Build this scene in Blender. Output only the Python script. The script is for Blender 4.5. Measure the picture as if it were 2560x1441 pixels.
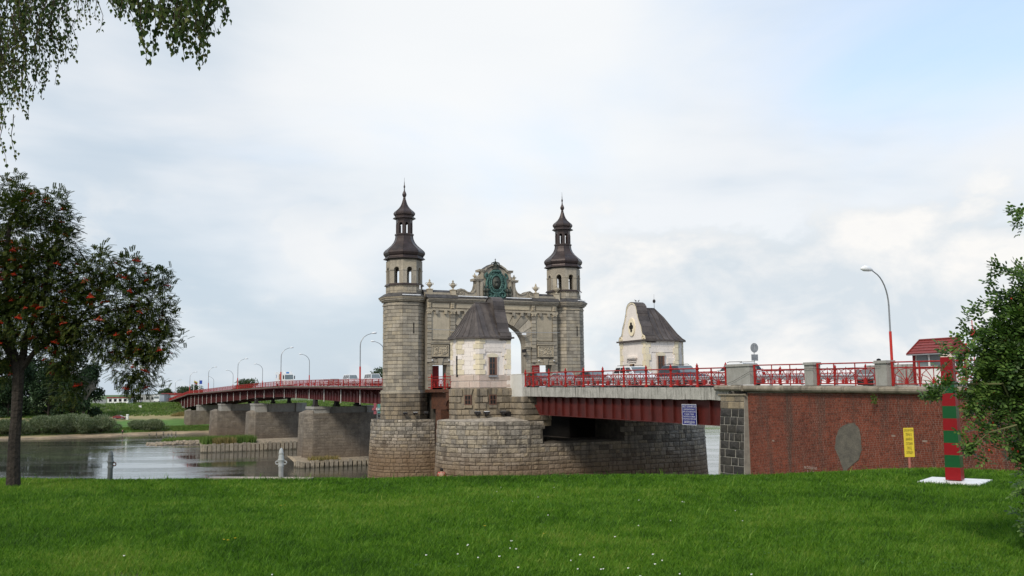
import bpy, math, random
import numpy as np
from mathutils import Vector, Matrix
random.seed(7); RNG=np.random.default_rng(7)
sc=bpy.context.scene
for o in list(bpy.data.objects): bpy.data.objects.remove(o)
# ------------------------------------------------------------------ camera
EYE=13.5                       # metres above the river
F=2300.0; CX,CY=1280.0,720.5; YH=974.0; ROLL=0.011
PITCH=math.atan((YH-CY)/F)
cd=bpy.data.cameras.new('camera'); cam=bpy.data.objects.new('camera',cd); sc.collection.objects.link(cam)
cd.sensor_width=36; cd.lens=36*F/2560; cd.clip_start=0.2; cd.clip_end=6000
cam.location=(0,0,EYE); cam.rotation_euler=(Matrix.Rotation(math.radians(90)+PITCH,3,'X')@Matrix.Rotation(-ROLL,3,'Z')).to_euler(); sc.camera=cam
sc.render.resolution_x=1024; sc.render.resolution_y=576
sc.view_settings.view_transform='Standard'; sc.view_settings.look='None'; sc.view_settings.gamma=1
sc.view_settings.use_curve_mapping=False; sc.view_settings.exposure=0.0
# ------------------------------------------------------------------ world
SUN_EL=math.radians(42); SUN_AZ=math.radians(-152)   # azimuth measured from +Y towards +X
w=bpy.data.worlds.new('World'); sc.world=w; w.use_nodes=True
nt=w.node_tree; nt.nodes.clear()
def N(t,tree=None,**k):
    n=(tree or nt).nodes.new(t)
    for a,b in k.items(): setattr(n,a,b)
    return n
def L(a,b,tree=None): (tree or nt).links.new(a,b)
def mth(op,a,b=None,tree=None,clamp=False):
    n=N('ShaderNodeMath',tree,operation=op,use_clamp=clamp)
    for i,v in enumerate((a,b)):
        if v is None: continue
        if isinstance(v,(int,float)): n.inputs[i].default_value=v
        else: L(v,n.inputs[i],tree)
    return n.outputs[0]
def ramp(fac,stops,tree=None):
    n=N('ShaderNodeValToRGB',tree); L(fac,n.inputs[0],tree); e=n.color_ramp.elements
    e[0].position,e[0].color=stops[0][0],(*stops[0][1],1) ; e[1].position,e[1].color=stops[-1][0],(*stops[-1][1],1)
    for p,c in stops[1:-1]:
        x=e.new(p); x.color=(*c,1)
    return n.outputs[0]
def mixc(f,a,b,tree=None,bt='MIX'):
    n=N('ShaderNodeMix',tree,data_type='RGBA',blend_type=bt,clamp_factor=True)
    for i,v in ((0,f),(6,a),(7,b)):
        if isinstance(v,(int,float)): n.inputs[i].default_value=v
        elif isinstance(v,tuple): n.inputs[i].default_value=(*v[:3],1)
        else: L(v,n.inputs[i],tree)
    return n.outputs[2]
sky=N('ShaderNodeTexSky',sky_type='NISHITA',sun_disc=False,sun_elevation=SUN_EL,sun_rotation=SUN_AZ,air_density=1.0,dust_density=1.5,ozone_density=1.2)
tc=N('ShaderNodeTexCoord'); sep=N('ShaderNodeSeparateXYZ'); L(tc.outputs['Generated'],sep.inputs[0])
zz=mth('MAXIMUM',sep.outputs[2],0.0); den=mth('ADD',zz,0.16)
cx=mth('DIVIDE',sep.outputs[0],den); cy=mth('DIVIDE',sep.outputs[1],den)
cmb=N('ShaderNodeCombineXYZ'); L(cx,cmb.inputs[0]); L(cy,cmb.inputs[1])
mp=N('ShaderNodeMapping'); L(cmb.outputs[0],mp.inputs[0]); mp.inputs['Scale'].default_value=(0.75,0.5,1); mp.inputs['Rotation'].default_value=(0,0,0.35); mp.inputs['Location'].default_value=(3.1,1.7,0)
n1=N('ShaderNodeTexNoise'); L(mp.outputs[0],n1.inputs['Vector']); n1.inputs['Scale'].default_value=0.9; n1.inputs['Detail'].default_value=7; n1.inputs['Roughness'].default_value=0.52; n1.inputs['Distortion'].default_value=0.35
mp2=N('ShaderNodeMapping'); L(cmb.outputs[0],mp2.inputs[0]); mp2.inputs['Scale'].default_value=(1.0,0.35,1); mp2.inputs['Location'].default_value=(9.3,4.2,0); mp2.inputs['Rotation'].default_value=(0,0,-0.4)
n2=N('ShaderNodeTexNoise'); L(mp2.outputs[0],n2.inputs['Vector']); n2.inputs['Scale'].default_value=0.8; n2.inputs['Detail'].default_value=5; n2.inputs['Roughness'].default_value=0.5
# low puffy cumulus band near the horizon
mp3=N('ShaderNodeMapping'); L(tc.outputs['Generated'],mp3.inputs[0]); mp3.inputs['Scale'].default_value=(7.5,7.5,13.0); mp3.inputs['Location'].default_value=(1.3,0.4,0.2)
n3=N('ShaderNodeTexNoise'); L(mp3.outputs[0],n3.inputs['Vector']); n3.inputs['Scale'].default_value=1.0; n3.inputs['Detail'].default_value=8; n3.inputs['Roughness'].default_value=0.56; n3.inputs['Distortion'].default_value=0.25
def sm(x,a,b):
    n=N('ShaderNodeMapRange',interpolation_type='SMOOTHSTEP'); L(x,n.inputs[0]); n.inputs[1].default_value=a; n.inputs[2].default_value=b
    return n.outputs[0]
rightness=sm(sep.outputs[0],-0.08,0.42)
leftness=mth('SUBTRACT',1.0,rightness)
# veil of high cloud: thinner to the upper right, thick on the left
thr=mth('SUBTRACT',mth('MULTIPLY',mth('MULTIPLY',rightness,sm(zz,0.17,0.33)),0.38),0.12)
cover=sm(mth('SUBTRACT',n1.outputs[0],thr),0.18,0.58)
mp4=N('ShaderNodeMapping'); L(tc.outputs['Generated'],mp4.inputs[0]); mp4.inputs['Scale'].default_value=(2.4,1.6,9.0); mp4.inputs['Rotation'].default_value=(0,0.10,0); mp4.inputs['Location'].default_value=(5.2,0.3,1.9)
n4=N('ShaderNodeTexNoise'); L(mp4.outputs[0],n4.inputs['Vector']); n4.inputs['Scale'].default_value=1.0; n4.inputs['Detail'].default_value=5; n4.inputs['Roughness'].default_value=0.5; n4.inputs['Distortion'].default_value=0.3
shade=sm(mth('ADD',mth('ADD',mth('MULTIPLY',n2.outputs[0],0.45),mth('MULTIPLY',n4.outputs[0],0.55)),mth('MULTIPLY',rightness,0.05)),0.40,0.60)
veil=ramp(shade,[(0,(0.59,0.675,0.755)),(0.45,(0.74,0.79,0.84)),(1,(0.90,0.905,0.91))])
glow=N('ShaderNodeVectorMath',operation='DOT_PRODUCT'); L(tc.outputs['Generated'],glow.inputs[0])
gd=Vector((-0.02,0.9,0.40)).normalized(); glow.inputs[1].default_value=gd
gl=sm(glow.outputs['Value'],0.95,0.995)
veil=mixc(mth('MULTIPLY',gl,0.9),veil,(1.0,0.995,0.975))
b1=N('ShaderNodeBackground'); L(sky.outputs[0],b1.inputs[0]); b1.inputs[1].default_value=0.13
b1b=N('ShaderNodeBackground'); b1b.inputs[0].default_value=(0.55,0.74,0.94,1); b1b.inputs[1].default_value=0.55
b2=N('ShaderNodeBackground'); L(veil,b2.inputs[0]); b2.inputs[1].default_value=1.0
ad=N('ShaderNodeAddShader'); L(b1.outputs[0],ad.inputs[0]); L(b1b.outputs[0],ad.inputs[1])
m1=N('ShaderNodeMixShader'); L(mth('MULTIPLY',cover,0.9),m1.inputs[0]); L(ad.outputs[0],m1.inputs[1]); L(b2.outputs[0],m1.inputs[2])
band=mth('MULTIPLY',sm(zz,0.22,0.10),mth('ADD',0.1,mth('MULTIPLY',sm(sep.outputs[0],0.0,0.16),1.3)))
puff=sm(mth('ADD',n3.outputs[0],mth('MULTIPLY',band,0.20)),0.50,0.63)
pf=mth('MULTIPLY',mth('MULTIPLY',puff,sm(zz,0.235,0.17)),mth('ADD',0.3,mth('MULTIPLY',sm(sep.outputs[0],-0.02,0.14),0.65)))
b3=N('ShaderNodeBackground'); 
puffc=ramp(n3.outputs[0],[(0.40,(0.70,0.77,0.83)),(0.50,(0.84,0.865,0.885)),(0.60,(0.98,0.965,0.94)),(0.78,(0.90,0.90,0.90))]); L(puffc,b3.inputs[0]); b3.inputs[1].default_value=1.0
m2=N('ShaderNodeMixShader'); L(pf,m2.inputs[0]); L(m1.outputs[0],m2.inputs[1]); L(b3.outputs[0],m2.inputs[2])
wo=N('ShaderNodeOutputWorld'); L(m2.outputs[0],wo.inputs[0])
# ------------------------------------------------------------------ sun (soft, behind thin cloud)
sd=bpy.data.lights.new('sun','SUN'); sd.energy=2.7; sd.angle=math.radians(12); sd.color=(1,0.93,0.82)
so=bpy.data.objects.new('sun',sd); sc.collection.objects.link(so); so.location=(0,0,80)
v=Vector((math.sin(SUN_AZ)*math.cos(SUN_EL),math.cos(SUN_AZ)*math.cos(SUN_EL),math.sin(SUN_EL)))
so.rotation_euler=(-v).to_track_quat('-Z','Y').to_euler()
# ------------------------------------------------------------------ survey helpers
cp_,sp_=math.cos(PITCH),math.sin(PITCH); cr_,sr_=math.cos(-ROLL),math.sin(-ROLL)
def ray(px,py):
    x,y=(px-CX)/F,(CY-py)/F
    x,y=cr_*x-sr_*y, sr_*x+cr_*y
    return (x, cp_-y*sp_, sp_+y*cp_)
r0_=ray(185,986.05)
TH=math.atan2(-r0_[0],r0_[1]); P0=40.0                 # bridge axis direction, distance of its near railing line
AX=(-math.sin(TH),math.cos(TH)); BX=(math.cos(TH),math.sin(TH))
def P(s,t): return (AX[0]*s+BX[0]*(P0+t), AX[1]*s+BX[1]*(P0+t))
def St(px,py,t):
    R=ray(px,py); r=R[0]/R[1]; q=P0+t
    return q*(r*BX[1]-BX[0])/(AX[0]-r*AX[1])
def Tt(px,py,s):
    R=ray(px,py); r=R[0]/R[1]
    return s*(r*AX[1]-AX[0])/(BX[0]-r*BX[1])-P0
def at(px,py,Y):
    R=ray(px,py); return Vector((R[0]*Y/R[1],Y,EYE+Y*R[2]/R[1]))
# ------------------------------------------------------------------ objects
COL=sc.collection
def tag(o,label=None,cat=None,group=None,kind=None):
    for k,v in (('label',label),('category',cat),('group',group),('kind',kind)):
        if v: o[k]=v
    return o
def thing(name,label,cat,org,group=None,frame='b',rz=None,kind=None):
    """Empty at the thing's base. frame 'b': org=(t,s,z) in the bridge's own axes; 'w': world axes."""
    o=bpy.data.objects.new(name,None); COL.objects.link(o); o.empty_display_size=0.3
    if frame=='b':
        X,Y=P(org[1],org[0]); o.location=(X,Y,org[2]); o.rotation_euler=(0,0,TH)
    else: o.location=org
    if rz is not None: o.rotation_euler=(0,0,rz)
    o['_org']=list(org)
    tag(o,label,cat,group,kind); return o
class MB:
    def __init__(s): s.v=[]; s.f=[]; s.m=[]
    def add(s,v,f,mi=0):
        b=len(s.v); s.v+= [tuple(p) for p in v]; s.f+=[tuple(i+b for i in q) for q in f]; s.m+=[mi]*len(f); return s
    def box(s,x0,x1,y0,y1,z0,z1,mi=0):
        return s.add([(x0,y0,z0),(x1,y0,z0),(x1,y1,z0),(x0,y1,z0),(x0,y0,z1),(x1,y0,z1),(x1,y1,z1),(x0,y1,z1)],
          [(0,3,2,1),(4,5,6,7),(0,1,5,4),(1,2,6,5),(2,3,7,6),(3,0,4,7)],mi)
    def prism(s,poly,z0,z1,mi=0,off=0.0):
        """vertical prism over plan polygon (ccw); off = taper outward at the bottom"""
        n=len(poly); c=(sum(p[0] for p in poly)/n,sum(p[1] for p in poly)/n)
        def sc_(p,k):
            d=Vector((p[0]-c[0],p[1]-c[1])); l=d.length or 1; d=d*(1+k/l); return (c[0]+d.x,c[1]+d.y)
        v=[(*sc_(p,off),z0) for p in poly]+[(*p,z1) for p in poly]
        f=[tuple(range(n-1,-1,-1)),tuple(range(n,2*n))]+[(i,(i+1)%n,n+(i+1)%n,n+i) for i in range(n)]
        return s.add(v,f,mi)
    def ext(s,poly,axis,a,b,mi=0):
        """extrude a polygon given in the two other axes along axis ('x','y')"""
        n=len(poly)
        mk=(lambda p,w:(w,p[0],p[1])) if axis=='x' else (lambda p,w:(p[0],w,p[1]))
        v=[mk(p,a) for p in poly]+[mk(p,b) for p in poly]
        f=[tuple(range(n)),tuple(range(2*n-1,n-1,-1))]+[(i,n+i,n+(i+1)%n,(i+1)%n) for i in range(n)]
        return s.add(v,f,mi)
    def tube(s,pts,r,n=6,mi=0,r2=None,cap=True):
        pts=[Vector(p) for p in pts]; m=len(pts); b=len(s.v); a=None
        for i,p in enumerate(pts):
            d=(pts[min(i+1,m-1)]-pts[max(i-1,0)]).normalized()
            if a is None:
                a=d.cross(Vector((0,0,1)))
                if a.length<.3: a=d.cross(Vector((0,1,0)))
            a=a-d*a.dot(d)
            if a.length<1e-4: a=d.cross(Vector((1,0,0)))
            a.normalize(); c=a.cross(d)
            rr=r if r2 is None else r+(r2-r)*i/(m-1)
            if isinstance(r,(list,tuple)): rr=r[i]
            for k in range(n):
                an=2*math.pi*(k+.5)/n; s.v.append(tuple(p+a*(rr*math.cos(an))+c*(rr*math.sin(an))))
        for i in range(m-1):
            for k in range(n):
                q=(b+i*n+k,b+i*n+(k+1)%n,b+(i+1)*n+(k+1)%n,b+(i+1)*n+k); s.f.append(q); s.m.append(mi)
        if cap:
            s.f.append(tuple(b+k for k in range(n-1,-1,-1))); s.f.append(tuple(b+(m-1)*n+k for k in range(n))); s.m+=[mi,mi]
        return s
    def lathe(s,c,prof,n=12,mi=0,ph=0.0,cap=True):
        b=len(s.v)
        for r,z in prof:
            for k in range(n):
                a=2*math.pi*k/n+ph; s.v.append((c[0]+r*math.cos(a),c[1]+r*math.sin(a),c[2]+z))
        for i in range(len(prof)-1):
            for k in range(n):
                s.f.append((b+i*n+k,b+i*n+(k+1)%n,b+(i+1)*n+(k+1)%n,b+(i+1)*n+k)); s.m.append(mi)
        if cap:
            s.f.append(tuple(b+k for k in range(n-1,-1,-1))); s.f.append(tuple(b+(len(prof)-1)*n+k for k in range(n))); s.m+=[mi,mi]
        return s
    def ball(s,c,r,n=8,mi=0,sz=1.0):
        pr=[(r*math.sin(math.pi*i/6)+1e-4,-r*sz*math.cos(math.pi*i/6)) for i in range(7)]
        return s.lathe(c,pr,n,mi)
    def build(s,name,mat,parent=None,smooth=False,label=None,kind=None,local=False):
        me=bpy.data.meshes.new(name)
        v=s.v
        if parent is not None and not local:
            o=parent.get('_org') or parent.parent.get('_org'); v=[(p[0]-o[0],p[1]-o[1],p[2]-o[2]) for p in v]
        me.from_pydata(v,[],s.f)
        for m in (mat if isinstance(mat,(list,tuple)) else [mat]): me.materials.append(m)
        if isinstance(mat,(list,tuple)): me.polygons.foreach_set('material_index',s.m)
        if smooth: me.polygons.foreach_set('use_smooth',[True]*len(me.polygons))
        me.update()
        ob=bpy.data.objects.new(name,me); COL.objects.link(ob)
        if parent is not None: ob.parent=parent
        return tag(ob,label,None,None,kind)
def npmesh(name,V,Fq,mat,parent=None,kind=None,smooth=False,org=None):
    """V (n,3), Fq (m,k) numpy -> object"""
    me=bpy.data.meshes.new(name); V=np.asarray(V,dtype=np.float32); Fq=np.asarray(Fq,dtype=np.int32)
    if parent is not None:
        V=V-np.array(list(parent['_org']),dtype=np.float32)
    k=Fq.shape[1]
    me.vertices.add(len(V)); me.vertices.foreach_set('co',V.ravel())
    me.loops.add(Fq.size); me.loops.foreach_set('vertex_index',Fq.ravel())
    me.polygons.add(len(Fq)); me.polygons.foreach_set('loop_start',np.arange(len(Fq),dtype=np.int32)*k)
    me.polygons.foreach_set('loop_total',np.full(len(Fq),k,dtype=np.int32))
    if smooth: me.polygons.foreach_set('use_smooth',np.ones(len(Fq),dtype=bool))
    me.materials.append(mat); me.update(calc_edges=True)
    ob=bpy.data.objects.new(name,me); COL.objects.link(ob)
    if parent is not None: ob.parent=parent
    return tag(ob,None,None,None,kind)
def copy_tree(o,parent=None):
    c=o.copy(); COL.objects.link(c)
    if parent is not None: c.parent=parent
    for ch in list(o.children): copy_tree(ch,c)
    return c
def share(ob,name,parent,loc=(0,0,0),rot=None,scale=None):
    """another object with the same mesh data, placed in the parent's local axes"""
    c=bpy.data.objects.new(name,ob.data); COL.objects.link(c); c.parent=parent; c.location=loc
    if rot: c.rotation_euler=rot
    if scale: c.scale=scale
    return c
# ------------------------------------------------------------------ materials
def lin(r,g,b): 
    f=lambda c:(c/255/12.92 if c/255<=0.04045 else ((c/255+0.055)/1.055)**2.4)
    return (f(r),f(g),f(b))
MATS={}
def mat(name,c1,c2=None,rough=0.8,scale=3.0,blk=0.0,streak=0.0,streakc=(0.05,0.045,0.04),bump=0.0,bscale=25.0,bdist=0.05,stks=(1.6,.13),metal=0.0,detail=6,
        zg=None,spots=None,spec=0.25,trans=0.0,fine=0.0,coat=0.0):
    """procedural surface: two-colour noise + per-piece variation + weather streaks + bump.
    zg=(z0,z1,colour,amount): a stain with height (object z). spots=(scale,threshold,colour)"""
    m=bpy.data.materials.new(name); m.use_nodes=True; t=m.node_tree; t.nodes.clear()
    out=N('ShaderNodeOutputMaterial',t); bs=N('ShaderNodeBsdfPrincipled',t); L(bs.outputs[0],out.inputs[0],t)
    tc=N('ShaderNodeTexCoord',t); oc=tc.outputs['Object']
    nz=N('ShaderNodeTexNoise',t); L(oc,nz.inputs['Vector'],t); nz.inputs['Scale'].default_value=scale; nz.inputs['Detail'].default_value=detail; nz.inputs['Roughness'].default_value=0.6
    c2=c2 or tuple(x*0.8 for x in c1)
    f=N('ShaderNodeMapRange',t); L(nz.outputs[0],f.inputs[0],t); f.inputs[1].default_value=0.33; f.inputs[2].default_value=0.67
    col=mixc(f.outputs[0],tuple(c1),tuple(c2),t)
    if blk:
        oi=N('ShaderNodeObjectInfo',t); ge=N('ShaderNodeNewGeometry',t)
        r=mth('FRACT',mth('ADD',oi.outputs['Random'],ge.outputs['Random Per Island'],t),None,t)
        k=ramp(r,[(0,(1-blk,)*3),(0.35,(1,1,1)),(0.6,(1+blk*.25,1+blk*.15,1-blk*.1)),(0.8,(1-blk*.3,1-blk*.25,1-blk*.2)),(1,(1+blk*.7,1+blk*.65,1+blk*.6))],t)
        col=mixc(1.0,col,k,t,'MULTIPLY')
    if fine:
        nf=N('ShaderNodeTexNoise',t); L(oc,nf.inputs['Vector'],t); nf.inputs['Scale'].default_value=scale*9; nf.inputs['Detail'].default_value=4
        kf=ramp(nf.outputs[0],[(0.3,(1-fine,)*3),(0.7,(1+fine,)*3)],t); col=mixc(1.0,col,kf,t,'MULTIPLY')
    if streak:
        mpn=N('ShaderNodeMapping',t); L(oc,mpn.inputs[0],t); mpn.inputs['Scale'].default_value=(stks[0],stks[0],stks[1])
        ns=N('ShaderNodeTexNoise',t); L(mpn.outputs[0],ns.inputs['Vector'],t); ns.inputs['Scale'].default_value=1.3; ns.inputs['Detail'].default_value=6; ns.inputs['Roughness'].default_value=0.65
        fs=N('ShaderNodeMapRange',t); L(ns.outputs[0],fs.inputs[0],t); fs.inputs[1].default_value=0.50; fs.inputs[2].default_value=0.68
        col=mixc(mth('MULTIPLY',fs.outputs[0],streak,t),col,tuple(streakc),t)
    if zg:
        z0,z1,zc,am=zg; sx=N('ShaderNodeSeparateXYZ',t); gp=N('ShaderNodeNewGeometry',t); L(gp.outputs['Position'],sx.inputs[0],t)
        zr=N('ShaderNodeMapRange',t); L(mth('ADD',sx.outputs[2],mth('MULTIPLY',nz.outputs[0],1.6,t),t),zr.inputs[0],t)
        zr.inputs[1].default_value=z1+.8; zr.inputs[2].default_value=z0+.8; zr.clamp=True
        col=mixc(mth('MULTIPLY',zr.outputs[0],am,t),col,tuple(zc),t)
    if spots:
        vs=N('ShaderNodeTexNoise',t); L(oc,vs.inputs['Vector'],t); vs.inputs['Scale'].default_value=spots[0]; vs.inputs['Detail'].default_value=5; vs.inputs['Roughness'].default_value=.7
        sr=N('ShaderNodeMapRange',t); L(vs.outputs[0],sr.inputs[0],t); sr.inputs[1].default_value=spots[1]; sr.inputs[2].default_value=spots[1]+.06
        col=mixc(sr.outputs[0],col,tuple(spots[2]),t)
    L(col,bs.inputs['Base Color'],t)
    rr=N('ShaderNodeMapRange',t); L(nz.outputs[0],rr.inputs[0],t); rr.inputs[3].default_value=max(rough-.1,0.02); rr.inputs[4].default_value=min(rough+.1,1); L(rr.outputs[0],bs.inputs['Roughness'],t)
    bs.inputs['Metallic'].default_value=metal; bs.inputs['Specular IOR Level'].default_value=spec
    if coat: bs.inputs['Coat Weight'].default_value=coat; bs.inputs['Coat Roughness'].default_value=.08
    if bump:
        nb=N('ShaderNodeTexNoise',t); L(oc,nb.inputs['Vector'],t); nb.inputs['Scale'].default_value=bscale; nb.inputs['Detail'].default_value=5
        bn=N('ShaderNodeBump',t); bn.inputs['Strength'].default_value=min(bump,1); bn.inputs['Distance'].default_value=bdist; L(nb.outputs[0],bn.inputs['Height'],t); L(bn.outputs[0],bs.inputs['Normal'],t)
    MATS[name]=m; return m
def leafmat(name,cols,trans=0.25,rough=0.55,ns=0.9,low=0):
    m=bpy.data.materials.new(name); m.use_nodes=True; t=m.node_tree; t.nodes.clear()
    out=N('ShaderNodeOutputMaterial',t); ge=N('ShaderNodeNewGeometry',t)
    tc=N('ShaderNodeTexCoord',t); nz=N('ShaderNodeTexNoise',t); L(tc.outputs['Object'],nz.inputs['Vector'],t); nz.inputs['Scale'].default_value=ns; nz.inputs['Detail'].default_value=6; nz.inputs['Roughness'].default_value=.72
    f=mth('ADD',mth('MULTIPLY',ge.outputs['Random Per Island'],0.75,t),mth('MULTIPLY',mth('SUBTRACT',nz.outputs[0],.5,t),1.2,t),t)
    f=mth('ADD',f,0.12,t)
    if low:
        n0=N('ShaderNodeTexNoise',t); L(tc.outputs['Object'],n0.inputs['Vector'],t); n0.inputs['Scale'].default_value=.33; n0.inputs['Detail'].default_value=5; n0.inputs['Roughness'].default_value=.65
        f=mth('ADD',f,mth('MULTIPLY',mth('SUBTRACT',n0.outputs[0],.5,t),low,t),t)
    n=len(cols); c=ramp(f,[(i/(n-1),cc) for i,cc in enumerate(cols)],t)
    bs=N('ShaderNodeBsdfPrincipled',t); L(c,bs.inputs['Base Color'],t); bs.inputs['Roughness'].default_value=rough; bs.inputs['Specular IOR Level'].default_value=0.22
    tr=N('ShaderNodeBsdfTranslucent',t); L(mixc(1.0,c,(1.2,1.35,0.6),t,'MULTIPLY'),tr.inputs[0],t)
    mx=N('ShaderNodeMixShader',t); mx.inputs[0].default_value=trans; L(bs.outputs[0],mx.inputs[1],t); L(tr.outputs[0],mx.inputs[2],t); L(mx.outputs[0],out.inputs[0],t)
    MATS[name]=m; return m
def glassmat(name,col,rough=0.08):
    m=mat(name,col,tuple(x*.7 for x in col),rough=rough,scale=.8,spec=0.45); return m
M=MATS
mat('granite',(0.37,0.325,0.265),(0.21,0.185,0.155),rough=.9,scale=1.6,blk=.55,streak=.6,streakc=(.05,.045,.04),bump=1,bscale=5,bdist=.12,zg=(5.2,8.4,(0.17,0.105,0.055),.8),fine=.25,spots=(3.2,.69,(0.62,0.60,0.55)))
mat('granite_core',(0.12,0.105,0.085),(0.07,0.06,0.05),rough=.95,scale=2,bump=.5)
mat('granite_far',(0.225,0.195,0.16),(0.14,0.12,0.10),rough=.9,scale=.8,blk=.2,streak=.55,bump=.5,bscale=5,zg=(0.8,6.0,(0.13,0.088,0.055),.6),fine=.25,streakc=(0.10,0.085,0.07))
mat('sandstone',(0.385,0.34,0.27),(0.285,0.25,0.20),rough=.88,scale=.9,blk=.34,streak=.42,streakc=(0.11,0.10,0.085),bump=.35,bscale=14,fine=.14)
mat('sandstone_pale',(0.46,0.395,0.295),(0.37,0.32,0.24),rough=.85,scale=1.1,blk=.18,streak=.22,streakc=(0.15,0.13,0.10),bump=.25,fine=.1)
mat('sandstone_brown',(0.30,0.245,0.175),(0.17,0.145,0.115),rough=.9,scale=1.1,blk=.4,streak=.5,streakc=(0.05,0.045,0.04),bump=.45,bscale=10,fine=.18)
mat('stone_joint',(0.10,0.088,0.07),(0.06,0.055,0.05),rough=.95,scale=3)
mat('whitewash',(0.77,0.70,0.64),(0.72,0.655,0.60),rough=.85,scale=1.2,blk=.08,streak=.13,streakc=(0.30,0.27,0.23),bump=.2,fine=.06)
mat('cream_stone',(0.72,0.63,0.45),(0.64,0.57,0.44),rough=.85,scale=1.6,blk=.2,streak=.15,streakc=(0.3,0.26,0.2),fine=.08)
mat('pink_stone',(0.58,0.455,0.39),(0.46,0.385,0.33),rough=.85,scale=1.5,blk=.14,streak=.2,streakc=(0.25,0.2,0.16),fine=.08)
mat('patina_lead',(0.10,0.083,0.076),(0.055,0.046,0.044),rough=.5,scale=1.0,streak=.35,streakc=(0.15,0.13,0.12),blk=.34,bump=.15,fine=.12,spots=(9,.73,(.4,.4,.38)))
mat('copper_brown',(0.066,0.047,0.043),(0.038,0.030,0.029),rough=.38,scale=.9,streak=.35,streakc=(0.10,0.075,0.06),blk=.12,bump=.12,fine=.1,metal=.25)
mat('slate',(0.085,0.080,0.078),(0.045,0.042,0.042),rough=.6,scale=2,blk=.3,streak=.2)
mat('verdigris',(0.10,0.20,0.17),(0.03,0.06,0.055),rough=.65,scale=3.2,bump=.6,bscale=14,fine=.3,metal=.2)
mat('bronze_dark',(0.045,0.06,0.05),(0.09,0.085,0.07),rough=.5,scale=4,bump=.5,metal=.3)
mat('girder_red',(0.10,0.016,0.012),(0.062,0.012,0.010),rough=.55,scale=1.2,streak=.35,streakc=(0.03,0.012,0.01),fine=.12,blk=.05)
mat('girder_maroon',(0.115,0.022,0.022),(0.06,0.016,0.016),rough=.6,scale=1.2,streak=.4,streakc=(0.03,0.012,0.012),fine=.12)
mat('rail_red',(0.37,0.016,0.013),(0.25,0.014,0.012),rough=.48,scale=4,fine=.2,streak=.4,streakc=(0.13,0.03,0.02),stks=(5,1))
mat('lamp_red',(0.52,0.03,0.022),(0.42,0.028,0.02),rough=.45,scale=4)
mat('concrete',(0.44,0.42,0.38),(0.33,0.32,0.285),rough=.9,scale=1.5,streak=.85,streakc=(0.075,0.07,0.06),bump=.4,fine=.2,stks=(4.6,.5))
mat('concrete_smooth',(0.34,0.33,0.305),(0.27,0.26,0.235),rough=.9,scale=2,streak=.35,streakc=(0.14,0.13,0.11),bump=.2,fine=.1)
mat('plaster_white',(0.62,0.61,0.57),(0.55,0.54,0.50),rough=.85,scale=2,streak=.2,streakc=(0.35,0.34,0.31),bump=.15,fine=.05)
mat('cornice_stone',(0.30,0.26,0.205),(0.19,0.165,0.13),rough=.9,scale=2,blk=.2,streak=.5,bump=.35,fine=.2)
mat('brick',(0.20,0.054,0.031),(0.135,0.040,0.026),rough=.88,scale=.45,blk=.36,streak=.85,stks=(1.1,.09),streakc=(0.065,0.042,0.034),bump=.3,fine=.22)
mat('mortar',(0.33,0.235,0.19),(0.2,0.15,0.12),rough=.95,scale=1.2,streak=.5,streakc=(0.08,0.06,0.05))
mat('plaster_patch',(0.145,0.13,0.105),(0.085,0.078,0.068),rough=.95,scale=2.2,streak=.4,streakc=(0.10,0.09,0.075),bump=.6,bscale=12,fine=.2)
mat('black_granite',(0.052,0.048,0.044),(0.03,0.028,0.027),rough=.8,scale=2,blk=.35,bump=.6,bscale=9,fine=.25)
mat('pale_mortar',(0.32,0.30,0.26),(0.22,0.2,0.18),rough=.95,scale=3)
mat('asphalt',(0.055,0.054,0.052),(0.045,0.044,0.043),rough=.9,scale=5,fine=.2)
mat('pavement',(0.30,0.29,0.27),(0.23,0.22,0.2),rough=.9,scale=3,fine=.15)
mat('kerb_white',(0.72,0.71,0.68),(0.6,0.59,0.56),rough=.8,scale=4)
mat('kerb_black',(0.03,0.03,0.03),(0.05,0.05,0.05),rough=.8,scale=4)
mat('steel_grey',(0.34,0.35,0.36),(0.27,0.28,0.29),rough=.4,scale=3,metal=.5)
mat('galv',(0.45,0.46,0.47),(0.36,0.37,0.38),rough=.42,scale=5,metal=.55)
mat('pale_pipe',(0.62,0.60,0.58),(0.5,0.48,0.46),rough=.6,scale=5)
mat('lamp_grey',(0.30,0.31,0.32),(0.24,0.25,0.26),rough=.4,scale=3,metal=.5)
mat('lamp_head',(0.82,0.83,0.84),(0.7,0.71,0.72),rough=.3,scale=3)
mat('white_paint',(0.80,0.80,0.78),(0.74,0.74,0.72),rough=.4,scale=2,fine=.03)
mat('white_car',(0.74,0.75,0.76),(0.70,0.71,0.72),rough=.22,scale=1,coat=.6)
mat('silver_car',(0.40,0.41,0.42),(0.36,0.37,0.38),rough=.25,scale=1,metal=.4,coat=.6)
mat('navy_car',(0.035,0.038,0.055),(0.03,0.032,0.045),rough=.22,scale=1,metal=.3,coat=.7)
mat('black_car',(0.018,0.018,0.02),(0.015,0.015,0.017),rough=.2,scale=1,coat=.7)
mat('beige_car',(0.34,0.33,0.29),(0.3,0.29,0.26),rough=.25,scale=1,metal=.3,coat=.5)
mat('maroon_car',(0.20,0.02,0.025),(0.17,0.018,0.02),rough=.25,scale=1,coat=.5)
mat('plastic_grey',(0.08,0.08,0.082),(0.065,0.065,0.066),rough=.6,scale=4)
glassmat('glass_dark',(0.02,0.024,0.026)); glassmat('glass_sky',(0.16,0.19,0.20),.05)
mat('tyre',(0.016,0.016,0.016),(0.022,0.022,0.022),rough=.85,scale=8)
mat('rim',(0.5,0.5,0.5),(0.4,0.4,0.4),rough=.35,scale=8,metal=.6)
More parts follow.
